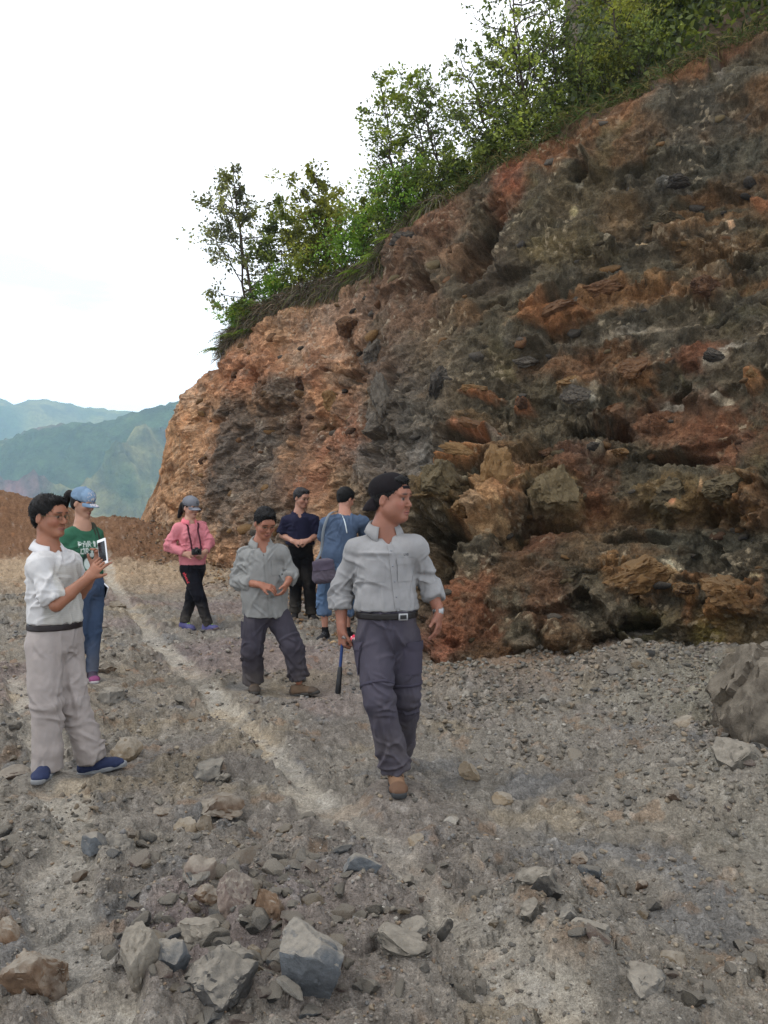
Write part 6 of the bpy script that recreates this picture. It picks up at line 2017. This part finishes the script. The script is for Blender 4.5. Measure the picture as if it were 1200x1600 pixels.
# zip seam above the knees
for k_, s_ in (('A', 1), ('B', -1)):
    a, b = p1['J']['hip' + k_], p1['J']['kn' + k_]
    c_ = a * .22 + b * .78; ax_ = unit(b - a); u_ = unit(np.cross(ax_, [0, 1, 0])); v_ = np.cross(ax_, u_)
    ring = []
    for t in np.linspace(0, 2 * math.pi, 41):
        dv = u_ * math.cos(t) + v_ * math.sin(t)
        hit = bl.ray_cast(Vector(c_ + dv * .25), Vector(-dv), .3)
        ring.append((np.array(hit[0]) if hit[0] is not None and np.linalg.norm(np.array(hit[0]) - c_) < .13 else c_ + dv * .088) + dv * .001)
    ribbon('knee_zip_flap', ring, .016, ax_, m_cloth, R1, (60, 57, 68), .003)
zA = CONTACT[0][2]
shoe(R1, p1['J']['anA'], (.10, -1, 0), zA, (118, 92, 72), (52, 54, 56), laces=(52, 42, 34), accent=(88, 66, 52), L=.285, wscale=1.2)
bk = p1['J']['anB']; shoe(R1, bk, (.0, -1, 0), bk[2] - .10, (112, 82, 62), (52, 54, 56), laces=(70, 52, 40), toe_up=-38)
# watch
w = p1['J']['wrB'] + (p1['J']['elB'] - p1['J']['wrB']) * .06; ax_ = unit(p1['J']['wrB'] - p1['J']['elB'])
u_ = unit(np.cross(ax_, [0, 1, 0])); v_ = np.cross(ax_, u_)
ribbon('wristwatch', [w + (u_ * math.cos(t) * .030 + v_ * math.sin(t) * .027) for t in np.linspace(0, 2 * math.pi, 25)], .018, ax_, m_steel, R1, (140, 140, 142), .003)
solid('watch_face', (w + np.array([.012, -.027, 0]), (.015, .004, .015), frame(25)), R1, m_steel, .003)
# geologist's hammer held at its head end
hm_c = pt(534, 1005, 4.50)
hm = empty('hammer', hm_c, 'rock hammer with blue shaft and black grip hanging from the hand of the walking man', 'hammer')
hx = unit(pt(528, 1083, 4.47) - pt(535, 1004, 4.52)); h0 = pt(535.5, 998, 4.52)
tube_obj('shaft', [h0, h0 + hx * .16], .0085, m_bluep, hm)
tube_obj('grip', [h0 + hx * .150, h0 + hx * .158, h0 + hx * .22, h0 + hx * .288, h0 + hx * .295], [.009, .0135, .014, .0165, .010], m_blackm, hm)
hr = unit(np.cross(hx, [1, .2, 0])); 
tube_obj('hammer_head', [h0 - hx * .008 - hr * .075, h0 - hx * .008 - hr * .03, h0 - hx * .008, h0 - hx * .008 + hr * .05, h0 - hx * .0 + hr * .10], [.013, .012, .011, .009, .003], m_steel, hm)

# ---- 2: man in the white polo shirt with the phone ---------------------------------------------
def polo_col(V, Nn):
    return srgb(206, 204, 206) * np.ones(V.shape)
P2J = dict(head=(77, 807, 0), neck=(75, 856, 0), shA=(60, 880, -.14), shB=(106, 872, .15), elA=(88, 945, -.20), wrA=(137, 903, -.13), elB=(124, 928, .10), wrB=(148, 892, -.02),
           waist=(86, 975, 0), pel=(85, 1000, 0), hem=(86, 970, 0), hipA=(68, 1010, -.07), hipB=(103, 1008, .08), knA=(72, 1098, -.12), anA=(75, 1198, -.12), knB=(114, 1092, .03), anB=(144, 1184, .05))
_c2 = pt(86, 920, 4.85)
def polo2(V, Nn):
    f_ = frame(58)[:, 1]; r_ = frame(58)[:, 0]
    q = V - _c2
    C = np.broadcast_to(srgb(202, 200, 200), V.shape).copy()
    lat = np.abs(q @ r_)
    m = (sst(.145, .125, lat) * sst(-.25, -.18, q[:, 2]) * sst(.20, .16, q[:, 2] + .35 * np.abs(q @ f_)))[:, None] * .8
    m = m * (.85 + .15 * np.sign(np.sin(q[:, 2:3] * 520)))
    C = C * (1 - m) + srgb(178, 174, 164) * m
    return C
p2 = person('man in a white and beige polo shirt and pale trousers holding up a phone', 4.85, .0050, dict(
    seed=22, yaw=73, pitch=0, tyaw=58, skin=(160, 104, 76), j=P2J, build=dict(chw=.155, waw=.140, chd=.105, wad=.112, arm=1.0),
    handA=dict(d=(.62, .10, .78), palm=(.35, .9, -.1), thumb=-1, curl=(14, 14, 10), spread=.10), handB=dict(d=(.30, .1, .95), palm=(-.45, -.85, .1), thumb=-1, curl=(28, 44, 34), tup=.4),
    hair='short', haircol=(17, 15, 15), hairvol=1.03, tuft=2600, hairamp=.003,
    top=dict(name='polo_shirt', col=(206, 204, 206), colf=polo2, sleeve=.86, sw=(.056, .070, .05), hemw=.152, hemd=.125, winf=.012, fold=.008, belly=(.01, .12, .11, .10), neckr=.060),
    legs=dict(col=(166, 156, 152), r=(.100, .084, .080, .082), pw=.158, pd=.128, fold=.009), belt=(30, 22, 24)))
R2 = p2['root']
collar(R2, p2['J']['neck'], p2['Rt'], (212, 210, 212), None, r=.062, hgt=.036, openf=28)
glasses(R2, p2['hc'], p2['Rh'], 1.0)
shoe(R2, p2['J']['anA'] , (.05, -1, 0), CONTACT[1][2], (38, 46, 74), (120, 122, 124), L=.255)
shoe(R2, p2['J']['anB'], (.92, .35, 0), CONTACT[2][2], (38, 46, 74), (120, 122, 124), L=.27, toe_up=8)
Rp = np.stack([unit([.80, -.58, .10]), unit([-.58, -.80, .06]), unit(np.cross(unit([.80, -.58, .10]), unit([-.58, -.80, .06])))], 1)
if Rp[2, 2] < 0: Rp[:, 2] *= -1
tl = .16; Rz = np.array(Matrix.Rotation(tl, 3, Vector(Rp[:, 1]))); Rp = Rz @ Rp
pc_ = pt(160.5, 862, 4.76)
ph = empty('smartphone', pc_, 'white smartphone with a dark screen held up by the man in the white polo', 'phone')
solid('phone_case', (pc_, (.037, .0045, .074), Rp), ph, m_whitep, .003)
solid('screen', (pc_ + Rp[:, 1] * .003, (.033, .0025, .058), Rp), ph, m_screen, .001)

# ---- 3: woman in the green T-shirt -------------------------------------------------------------
_f3 = frame(42); _c3 = pt(130, 858, 7.05)
FONT = {'P': ['111.', '1..1', '111.', '1...', '1...'], 'A': ['.11.', '1..1', '1111', '1..1', '1..1'], 'R': ['111.', '1..1', '111.', '1.1.', '1..1'], 'I': ['.11.', '.11.', '.11.', '.11.', '.11.'], 'S': ['1111', '1...', '1111', '...1', '1111'], 'O': ['1111', '1..1', '1..1', '1..1', '1111']}
def green_col(V, Nn):
    q = V - _c3; x = -(q @ _f3[:, 0]); z = q[:, 2]; fr = (q @ _f3[:, 1]) > .0
    C = np.broadcast_to(srgb(50, 102, 78), V.shape).copy()
    def pa(m, col):
        nonlocal C
        m = np.clip(m, 0, 1)[:, None]; C = C * (1 - m) + srgb(*col) * m
    m = sst(1.1, .85, np.sqrt(((x - .02) / .075) ** 2 + ((z + .085) / .075) ** 2)); pa(m * fr * .8, (40, 48, 48))
    m = sst(1.1, .8, np.sqrt(((x + .005) / .035) ** 2 + ((z + .12) / .05) ** 2)); pa(m * fr * .95, (200, 210, 204))
    m = sst(1.1, .8, np.sqrt(((x - .03) / .022) ** 2 + ((z + .045) / .022) ** 2)); pa(m * fr * .95, (196, 204, 200))
    for row, (txt, z0) in enumerate((('PARIS', .070), ('ORIO', .012))):
        cw = .040; x0 = -cw * len(txt) / 2 + .012
        for i, chx in enumerate(txt):
            u = (x - (x0 + i * cw)) / (cw * .84); v = (z0 - (z - .0 * x)) / .048
            ok = (u > 0) & (u < 1) & (v > 0) & (v < 1) & fr
            ui = np.clip((u * 4).astype(int), 0, 3); vi = np.clip((v * 5).astype(int), 0, 4)
            bm_ = np.array([[c == '1' for c in r_] for r_ in FONT[chx]])
            pa((ok & bm_[vi, ui]) * .95, (206, 216, 210))
    return C
p3 = person('woman in green printed T-shirt and blue denim cap behind the man with the phone', 7.05, .0062, dict(
    seed=33, yaw=72, pitch=14, tyaw=42, skin=(186, 138, 112), hs=.95,
    j=dict(head=(129.5, 786, 0), neck=(129, 819, .0), shA=(108, 835, -.09), shB=(147, 832, .09), elA=(102, 880, -.1), wrA=(112, 915, -.16), elB=(152, 876, .14), wrB=(158, 909, .10),
           waist=(131, 890, 0), pel=(138, 918, 0), hem=(136, 922, 0), hipA=(127, 930, -.06), hipB=(146, 928, .06), knA=(126, 987, -.04), anA=(120, 1044, 0), knB=(147, 985, .02), anB=(144, 1048, 0)),
    build=dict(chw=.130, waw=.115, chd=.085, wad=.085, neck=.85, arm=.85, leg=.78),
    handA=dict(d=(.2, 0, -1), palm=(.5, .8, 0), thumb=1), handB=dict(d=(.25, 0, -1), palm=(-.6, -.6, 0), thumb=1, curl=(35, 45, 30)),
    hair='long', haircol=(22, 17, 16),
    top=dict(name='t_shirt', col=(50, 102, 78), colf=green_col, sleeve=.80, sw=(.056, .060, .05), hemw=.150, hemd=.115, winf=.024, fold=.007, bust=1, neckr=.075),
    legs=dict(name='jeans', col=(60, 78, 106), r=(.090, .064, .058, .050), pw=.140, pd=.110, fold=.004, thin=1)))
R3 = p3['root']
def denim(Lp, Rc, o):
    def fn(V, Nn):
        q = (V - o) @ Rc
        C = np.broadcast_to(srgb(108, 134, 160), V.shape) * (1 + .35 * sst(.0, .3, fbm(V * 16, 3, 4))[:, None])
        m = (sst(.06, .10, q[:, 1]) * sst(.1, .3, noise(V * 90, 5)))[:, None]
        return C * (1 - m) + srgb(200, 190, 190) * m
    return fn
cap3, Lp3, _ = cap_obj(R3, p3['hc'], p3['Rh'], .98, col=(108, 134, 160), tilt=4, h=.005, pattern=denim, brim_col=(118, 142, 168), brimL=.070)
# jewelled bill
r_ = np.random.default_rng(3)
gx = []
for i in range(60):
    a = r_.uniform(-.7, .7); t = r_.uniform(.25, .95)
    x = a * .066; y = .108 * math.sqrt(1 - (a * .8) ** 2) + .070 * t * math.sqrt(1 - abs(a) ** 2.6); z = -.008 - .020 * a * a * (.4 + t) - .012 * t + .004
    gx.append(ICO[1][0] * .0042 + Lp3(x, y, z))
gx = np.array(gx); F_ = (ICO[1][1][None] + (np.arange(60) * len(ICO[1][0]))[:, None, None]).reshape(-1, 3)
gl_ = link('rhinestones', mesh_np('rhinestones', gx.reshape(-1, 3) - p3['o0'], F_, False, np.broadcast_to(srgb(214, 206, 208), (gx.size // 3, 3))), m_cloth, parent=cap3, kind='stuff')
hb = p3['hc'] + p3['Rh'] @ np.array([0, -.11, .03])
def ponytail(P_, hb, R, L, r0, h=.005, seed=1, swing=(0, -.25, -1)):
    S = Sdf(hb - .3, hb + .2, h)
    d = R @ unit(swing)
    pts = smooth_curve([hb, hb + R @ np.array([0, -.045, .015]), hb + R @ np.array([0, -.06, -.04]), hb + R @ np.array([0, -.045, -.04]) + d * L * .6, hb + R @ np.array([0, -.035, -.02]) + d * L], 9)
    rr = [r0 * .6, r0 * .9, r0, r0 * 1.05, r0, r0 * .95, r0 * .8, r0 * .55, r0 * .25]
    for i in range(8): S.add(seg(pts[i], pts[i + 1], rr[i], rr[i + 1]), .006)
    return finish('ponytail', S, srgb(22, 17, 16), m_hair, P_['root'], mod=hair_mod(seed, .004))
ponytail(p3, hb, p3['Rh'], .15, .030, seed=4)
shoe(R3, p3['J']['anB'], (.45, -.9, 0), CONTACT[3][2], (58, 50, 62), (150, 146, 146), L=.24, accent=(120, 60, 96), h=.007)
shoe(R3, p3['J']['anA'], (.3, -.95, 0), CONTACT[4][2], (58, 50, 62), (150, 146, 146), L=.24, accent=(120, 60, 96), h=.007)
# backpack and its strap
bp0 = pt(122, 862, 7.18)
bpk = empty('backpack', bp0, 'dark olive backpack worn by the woman in the green T-shirt', 'backpack')
S = Sdf(bp0 - .3, bp0 + .3, .009); _r3 = frame(42)
S.add(ell(bp0 - _r3[:, 1] * .08 + [0.03, 0, 0], (.13, .075, .19), _r3), .01)
finish('bag_body', S, srgb(58, 58, 48), m_cloth, bpk, mod=folds(.006, 6, 5))
J3 = p3['J']
sp = smooth_curve([J3['shB'] * .7 + J3['neck'] * .3 - _f3[:, 1] * .08 - Z3 * .02, J3['shB'] * .7 + J3['neck'] * .3 + Z3 * .062, J3['shB'] * .8 + J3['neck'] * .2 + _f3[:, 1] * .075 + Z3 * .00, J3['shB'] + _f3[:, 1] * .105 - Z3 * .12, J3['shB'] + _f3[:, 1] * .07 - Z3 * .26, J3['shB'] - _f3[:, 1] * .06 - Z3 * .30], 22)
ribbon('strap', sp, .045, _f3[:, 0], m_cloth, bpk, (52, 54, 46), .005)
ph2 = pt(163, 922, 7.12)
k3 = empty('smartphone', ph2, 'black smartphone with a white edge in the lowered hand of the woman in green', 'phone')
Rq = frame(-35, 20, 40)
solid('phone_case', (ph2, (.036, .006, .07), Rq), k3, m_whitep, .003); solid('screen', (ph2 + Rq[:, 1] * .004, (.034, .004, .064), Rq), k3, m_screen, .001)

# ---- 4: woman in the pink jacket ----------------------------------------------------------------
p4 = person('woman in a pink jacket, grey cap and black sports trousers walking with a camera', 9.8, .0078, dict(
    seed=44, yaw=52, pitch=8, tyaw=38, skin=(196, 146, 122), hs=.97,
    j=dict(head=(298, 793, 0), neck=(296, 815, 0), shA=(279, 825, -.06), shB=(314, 822, .06), elA=(263, 852, -.10), wrA=(290, 866, -.20), elB=(326, 846, .04), wrB=(321, 862, -.10),
           waist=(301, 864, 0), pel=(301, 884, 0), hem=(301, 882, 0), hipA=(294, 890, -.03), hipB=(308, 890, .05), knA=(312, 932, -.10), anA=(325, 974, -.04), knB=(299, 934, .10), anB=(288, 971, .05)),
    build=dict(chw=.130, waw=.125, chd=.090, wad=.095, neck=.85, arm=.85, leg=.85),
    handA=dict(d=(.9, -.1, .05), palm=(.1, -.9, .2), thumb=1, curl=(35, 45, 25)), handB=dict(d=(-.5, -.3, -.6), palm=(-.6, .6, 0), thumb=-1, curl=(35, 40, 20)),
    hair='long', haircol=(18, 14, 15),
    top=dict(name='jacket', col=(214, 124, 134), sleeve=1.86, sw=(.056, .056, .042), hemw=.155, hemd=.125, winf=.026, fold=.010, ff=5, bust=1, neckr=.060),
    legs=dict(col=(24, 24, 32), r=(.098, .075, .070, .054), pw=.150, pd=.122, fold=.006)))
R4 = p4['root']
collar(R4, p4['J']['neck'], p4['Rt'], (224, 122, 134), None, r=.058, hgt=.040, openf=24, drop=.01)
glasses(R4, p4['hc'], p4['Rh'], 1.0, m_blackm, m_lens)
cp4, Lp4, bv4 = cap_obj(R4, p4['hc'], p4['Rh'], 1.0, col=(118, 120, 128), tilt=6, h=.006, brimL=.080)
text_mesh('cap_logo', 'G', bv4, p4['o0'], Lp4(0, .1, .045), -(Lp4(1, 0, 0) - Lp4(0, 0, 0)) * -1 if False else -p4['Rh'][:, 0], p4['Rh'][:, 2], .045, m_darkprint, R4, .003, ray=-p4['Rh'][:, 1])
ponytail(p4, p4['hc'] + p4['Rh'] @ np.array([0, -.105, .0]), p4['Rh'], .15, .032, .007, 9, (0, -.5, -1))
shoe(R4, p4['J']['anB'], (.85, -.5, 0), CONTACT[5][2], (84, 82, 124), (70, 70, 96), L=.22, laces=(176, 226, 70), h=.007)
shoe(R4, p4['J']['anA'], (.85, -.5, 0), CONTACT[6][2], (84, 82, 124), (96, 84, 84), L=.22, laces=(176, 226, 70), h=.007, toe_up=14)
cc = pt(307, 862, 9.56)
cam4 = empty('camera', cc, 'small black camera hanging on a strap at the belly of the woman in pink', 'camera')
Rc4 = frame(30)
solid('camera_body', (cc, (.055, .022, .036), Rc4), cam4, m_blackm, .006)
tube_obj('camera_lens', [cc + Rc4[:, 1] * .015, cc + Rc4[:, 1] * .05, cc + Rc4[:, 1] * .055], [.027, .027, .020], m_blackm, cam4, 16)
solid('viewfinder', (cc + Z3 * .040, (.018, .016, .010), Rc4), cam4, m_blackm, .004)
bv = bvh_of(p4['TV'], p4['TQ'])
nk = p4['J']['neck']
for s_, e_ in ((1, cc + Rc4[:, 0] * .055 + Z3 * .03), (-1, cc - Rc4[:, 0] * .055 + Z3 * .03)):
    raw = smooth_curve([nk - p4['f'] * .05 + Z3 * .03, nk + p4['r'] * .068 * s_ + Z3 * .005, nk + p4['r'] * .062 * s_ + p4['f'] * .07 - Z3 * .06, (nk + p4['r'] * .06 * s_) * .35 + e_ * .65 + p4['f'] * .03, e_], 26)
    out = []
    for q in raw:
        hit = bv.ray_cast(Vector(q + p4['f'] * .3), Vector(-p4['f']), .6)
        if hit[0] is not None and np.dot(np.array(hit[0]) - q, p4['f']) > -.006 and np.dot(q - nk, p4['f']) > 0.02: q = np.array(hit[0]) + p4['f'] * .008
        out.append(q)
    ribbon('camera_strap', out, .020, p4['r'], m_cloth, cam4, (64, 30, 38), .003)
bl4 = bvh_of(p4['LV'], p4['LQ'])
aa = pt(286, 892, 9.7); bb = pt(296, 914, 9.66)
text_mesh('trouser_print', 'sport', bl4, p4['o0'], (aa + bb) / 2, unit(bb - aa), unit(np.cross(unit(bb - aa), [-.3, 1, 0])) * -1, .065, m_redprint, R4, .004, ray=np.array([.25, 1, 0]))

# ---- 5: stooping man in the grey shirt ----------------------------------------------------------
p5 = person('man in an untucked grey shirt and glasses walking with clasped hands', 6.95, .0062, dict(
    seed=55, yaw=30, pitch=24, tyaw=22, tpitch=8, skin=(168, 108, 82),
    j=dict(head=(414, 817, -.03), neck=(408, 849, .03), shA=(383, 865, .04), shB=(439, 862, .0), elA=(371, 908, .02), wrA=(407, 914, -.18), elB=(454, 897, .04), wrB=(450, 909, -.12),
           waist=(414, 930, .02), pel=(417, 955, .03), hem=(416, 962, .02), hipA=(400, 968, .0), hipB=(437, 966, .04), knA=(393, 1016, -.06), anA=(396, 1062, .04), knB=(457, 1012, -.10), anB=(467, 1057, -.06)),
    build=dict(chw=.155, waw=.145, chd=.105, wad=.110, arm=1.0),
    handA=dict(d=(1, -.05, -.22), palm=(.1, .5, -.8), thumb=-1, curl=(22, 26, 14)), handB=dict(d=(-.35, -.15, -.9), palm=(-.8, .2, .3), thumb=-1, curl=(22, 26, 16)),
    hair='short', haircol=(18, 16, 17), hairvol=1.04, tuft=2000,
    top=dict(col=(140, 140, 138), sleeve=1.52, cuff=True, sw=(.053, .060, .055), hemw=.178, hemd=.150, winf=.034, fold=.010, neckr=.062, vneck=1),
    legs=dict(col=(66, 62, 72), r=(.100, .086, .082, .080), pw=.155, pd=.122, fold=.010)))
R5 = p5['root']
collar(R5, p5['J']['neck'], p5['Rt'], (142, 142, 140), None, r=.064)
glasses(R5, p5['hc'], p5['Rh'], 1.0)
b5 = bvh_of(p5['TV'], p5['TQ']); f5, r5 = p5['f'], p5['r']
patch(b5, None, p5['o0'], p5['chest'] - r5 * .085 - Z3 * .01, -r5, Z3, .095, .11, .002, .0025, 7, 7, name='pocket', parent=R5, col=(140, 140, 138), ray=-f5)
patch(b5, None, p5['o0'], p5['chest'] - r5 * .085 + Z3 * .045, -r5, Z3, .10, .03, .005, .003, 7, 4, name='pocket_flap', parent=R5, col=(140, 140, 138), ray=-f5)
pt_, pb_ = p5['J']['neck'] - Z3 * .05 + f5 * .08, p5['J']['hem'] + f5 * .16 + Z3 * .01
patch(b5, None, p5['o0'], (pt_ + pb_) / 2, -r5, unit(pt_ - pb_), .030, float(np.linalg.norm(pt_ - pb_)) * .97, .0015, .0035, 4, 30, name='placket', parent=R5, col=(136, 136, 134), ray=-f5)
bl5 = bvh_of(p5['LV'], p5['LQ'])
c_ = pt(381, 985, 7.15); dr = np.array([-.85, -.5, 0])
patch(bl5, None, p5['o0'], c_, np.cross(Z3, dr), Z3, .11, .15, .004, .007, 6, 7, name='cargo_pocket', parent=R5, col=(66, 62, 72), ray=-dr)
shoe(R5, p5['J']['anA'], (.25, -1, 0), CONTACT[7][2], (92, 78, 66), (58, 56, 54), laces=(60, 50, 44), L=.26, h=.007, accent=(70, 62, 56))
shoe(R5, p5['J']['anB'], (.92, -.42, 0), CONTACT[8][2], (98, 80, 64), (62, 60, 58), laces=(60, 50, 44), L=.27, h=.007, toe_up=12, accent=(74, 64, 56))

# ---- 6: man in the navy polo shirt --------------------------------------------------------------
p6 = person('grey haired man in a navy polo shirt and black trousers standing by the cliff', 10.5, .0085, dict(
    seed=66, yaw=50, pitch=12, tyaw=12, skin=(182, 130, 106),
    j=dict(head=(471, 778, 0), neck=(467, 802, .02), shA=(449, 811, .0), shB=(489, 810, .0), elA=(441, 836, .03), wrA=(459, 846, -.18), elB=(496, 836, .03), wrB=(481, 845, -.18),
           waist=(469, 850, 0), pel=(469, 862, 0), hem=(469, 850, 0), hipA=(459, 868, 0), hipB=(478, 868, 0), knA=(462, 912, -.02), anA=(461, 955, 0), knB=(483, 912, -.02), anB=(487, 957, 0)),
    build=dict(chw=.150, waw=.145, chd=.105, wad=.115),
    handA=dict(d=(.85, -.3, -.1), palm=(.2, .7, -.5), thumb=-1, curl=(40, 50, 25)), handB=dict(d=(-.85, -.3, -.1), palm=(-.2, .7, -.5), thumb=1, curl=(40, 50, 25)),
    hair='short', haircol=(44, 42, 43), hairvol=1.04, tuft=1500,
    top=dict(name='polo_shirt', col=(33, 33, 56), sleeve=.85, sw=(.068, .078, .05), hemw=.155, hemd=.125, winf=.022, fold=.008, neckr=.060, vneck=1),
    legs=dict(col=(18, 17, 20), r=(.096, .080, .074, .074), pw=.152, pd=.120, fold=.008), belt=(20, 18, 18)))
R6 = p6['root']
collar(R6, p6['J']['neck'], p6['Rt'], (33, 33, 56), None, r=.062, hgt=.032)
glasses(R6, p6['hc'], p6['Rh'], 1.0)
shoe(R6, p6['J']['anB'], (.4, -.9, 0), CONTACT[9][2], (26, 24, 24), (30, 28, 28), L=.26, h=.008)
shoe(R6, p6['J']['anA'], (.0, -1, 0), CONTACT[10][2], (26, 24, 24), (30, 28, 28), L=.26, h=.008)

# ---- 7: man in the blue T-shirt seen from behind ------------------------------------------------
p7 = person('man in a blue T-shirt and denim shorts turned to the cliff with a shoulder bag', 9.3, .0078, dict(
    seed=77, yaw=140, pitch=20, tyaw=172, tpitch=14, skin=(188, 132, 108),
    j=dict(head=(540, 780, .08), neck=(539, 803, .02), shA=(511, 815, .0), shB=(566, 813, .0), elA=(505, 846, .18), wrA=(520, 862, .38), elB=(574, 846, .18), wrB=(560, 862, .38),
           waist=(528, 866, -.02), pel=(525, 890, -.05), hem=(526, 886, -.04), hipA=(512, 896, -.05), hipB=(539, 896, -.05), knA=(506, 940, .0), anA=(508, 984, -.02), knB=(541, 940, .0), anB=(543, 984, -.02)),
    build=dict(chw=.160, waw=.145, chd=.115, wad=.120, neck=1.05, arm=1.05),
    handA=dict(d=(.2, .6, .4), palm=(.8, 0, .4), thumb=-1, curl=(30, 40, 20)), handB=dict(d=(-.2, .6, .4), palm=(-.8, 0, .4), thumb=1, curl=(30, 40, 20)),
    hair='short', haircol=(15, 14, 15), hairvol=1.07, tuft=1600,
    top=dict(name='t_shirt', col=(74, 92, 118), sleeve=.80, sw=(.074, .080, .05), hemw=.165, hemd=.135, winf=.028, fold=.009, neckr=.064),
    legs=dict(name='denim_shorts', col=(80, 106, 138), r=(.098, .084, .082, .07), pw=.158, pd=.130, fold=.008, short=True)))
R7 = p7['root']
shoe(R7, p7['J']['anA'], (-.3, -.8, 0), CONTACT[11][2], (34, 34, 36), (120, 120, 120), L=.26, h=.008, laces=(90, 90, 92))
shoe(R7, p7['J']['anB'], (.3, .8, 0), CONTACT[12][2], (34, 34, 36), (120, 120, 120), L=.26, h=.008)
for k_ in 'AB':
    a_ = p7['J']['an' + k_]; tube_obj('sock', [a_ + Z3 * -.03, a_ + Z3 * .0, a_ + Z3 * .035], [.040, .037, .037], m_cloth, R7, 14, (24, 24, 26))
bc = pt(506, 891, 9.02)
bag = empty('shoulder_bag', bc, 'dull purple grey shoulder bag at the hip of the man in the blue T-shirt', 'bag')
Rb = frame(-8, 0, -6)
S = Sdf(bc - .22, bc + .22, .007)
S.add(seg(bc + Rb[:, 2] * .085, bc - Rb[:, 2] * .09, .118, .138, .048, .062, fwd=Rb[:, 1], cap=.9), .01)
_, BV, BQ = finish('bag_body', S, srgb(92, 84, 96), m_cloth, bag, mod=folds(.005, 7, 3))
bbv = bvh_of(BV, BQ)
patch(bbv, None, np.array(bag.location), bc + Rb[:, 2] * .055, -Rb[:, 0], Rb[:, 2], .235, .10, .003, .006, 10, 6, name='bag_flap', parent=bag, col=(84, 76, 90), ray=-Rb[:, 1])
tb = bvh_of(p7['TV'], p7['TQ'])
raw = smooth_curve([bc + Rb[:, 0] * .08 + Z3 * .12, pt(502, 860, 9.1), pt(505, 830, 9.08), pt(512, 808, 9.12), pt(520, 800, 9.25), pt(530, 800, 9.4)], 20)
out = []
for q in raw:
    hit = tb.ray_cast(Vector(q + np.array([0, -.4, 0])), Vector((0, 1, 0)), .8)
    if hit[0] is not None and hit[0][1] < q[1] + .05: q = np.array(hit[0]) + [0, -.008, 0]
    out.append(q)
ribbon('shoulder_strap', out, .032, [1, 0, 0], m_cloth, bag, (110, 116, 122), .003)
raw = smooth_curve([pt(531, 803, 9.0), pt(536, 812, 9.0), pt(539, 822, 9.0), pt(541, 834, 9.0)], 10); out = []
for q in raw:
    hit = tb.ray_cast(Vector(q + np.array([0, -.2, 0])), Vector((0, 1, 0)), .8)
    out.append(np.array(hit[0]) + [0, -.004, 0] if hit[0] is not None else q)
ribbon('shirt_piping', out, .012, [1, 0, 0], m_cloth, R7, (200, 208, 212), .002)

# crumpled pink wrapper on the ground behind the walking man
wp = pt(557, 1007, 8.9)
V_, F_ = ICO[4]; V_ = V_ * [.055, .04, .085] * (1 + .5 * fbm(V_ * 2.2, 4, 6, ridged=True)[:, None])
Cw = np.where((noise(V_ * 40, 4) > .1)[:, None], srgb(226, 196, 196), srgb(206, 60, 84))
wo_ = link('wrapper', mesh_np('wrapper', V_, F_, True, Cw), m_cloth, label='crumpled pink and white plastic wrapper on the ground behind the walking man', cat='wrapper')
wo_.location = wp
wo_.location[2] = float(gz(wp[0], wp[1])[0]) + .06
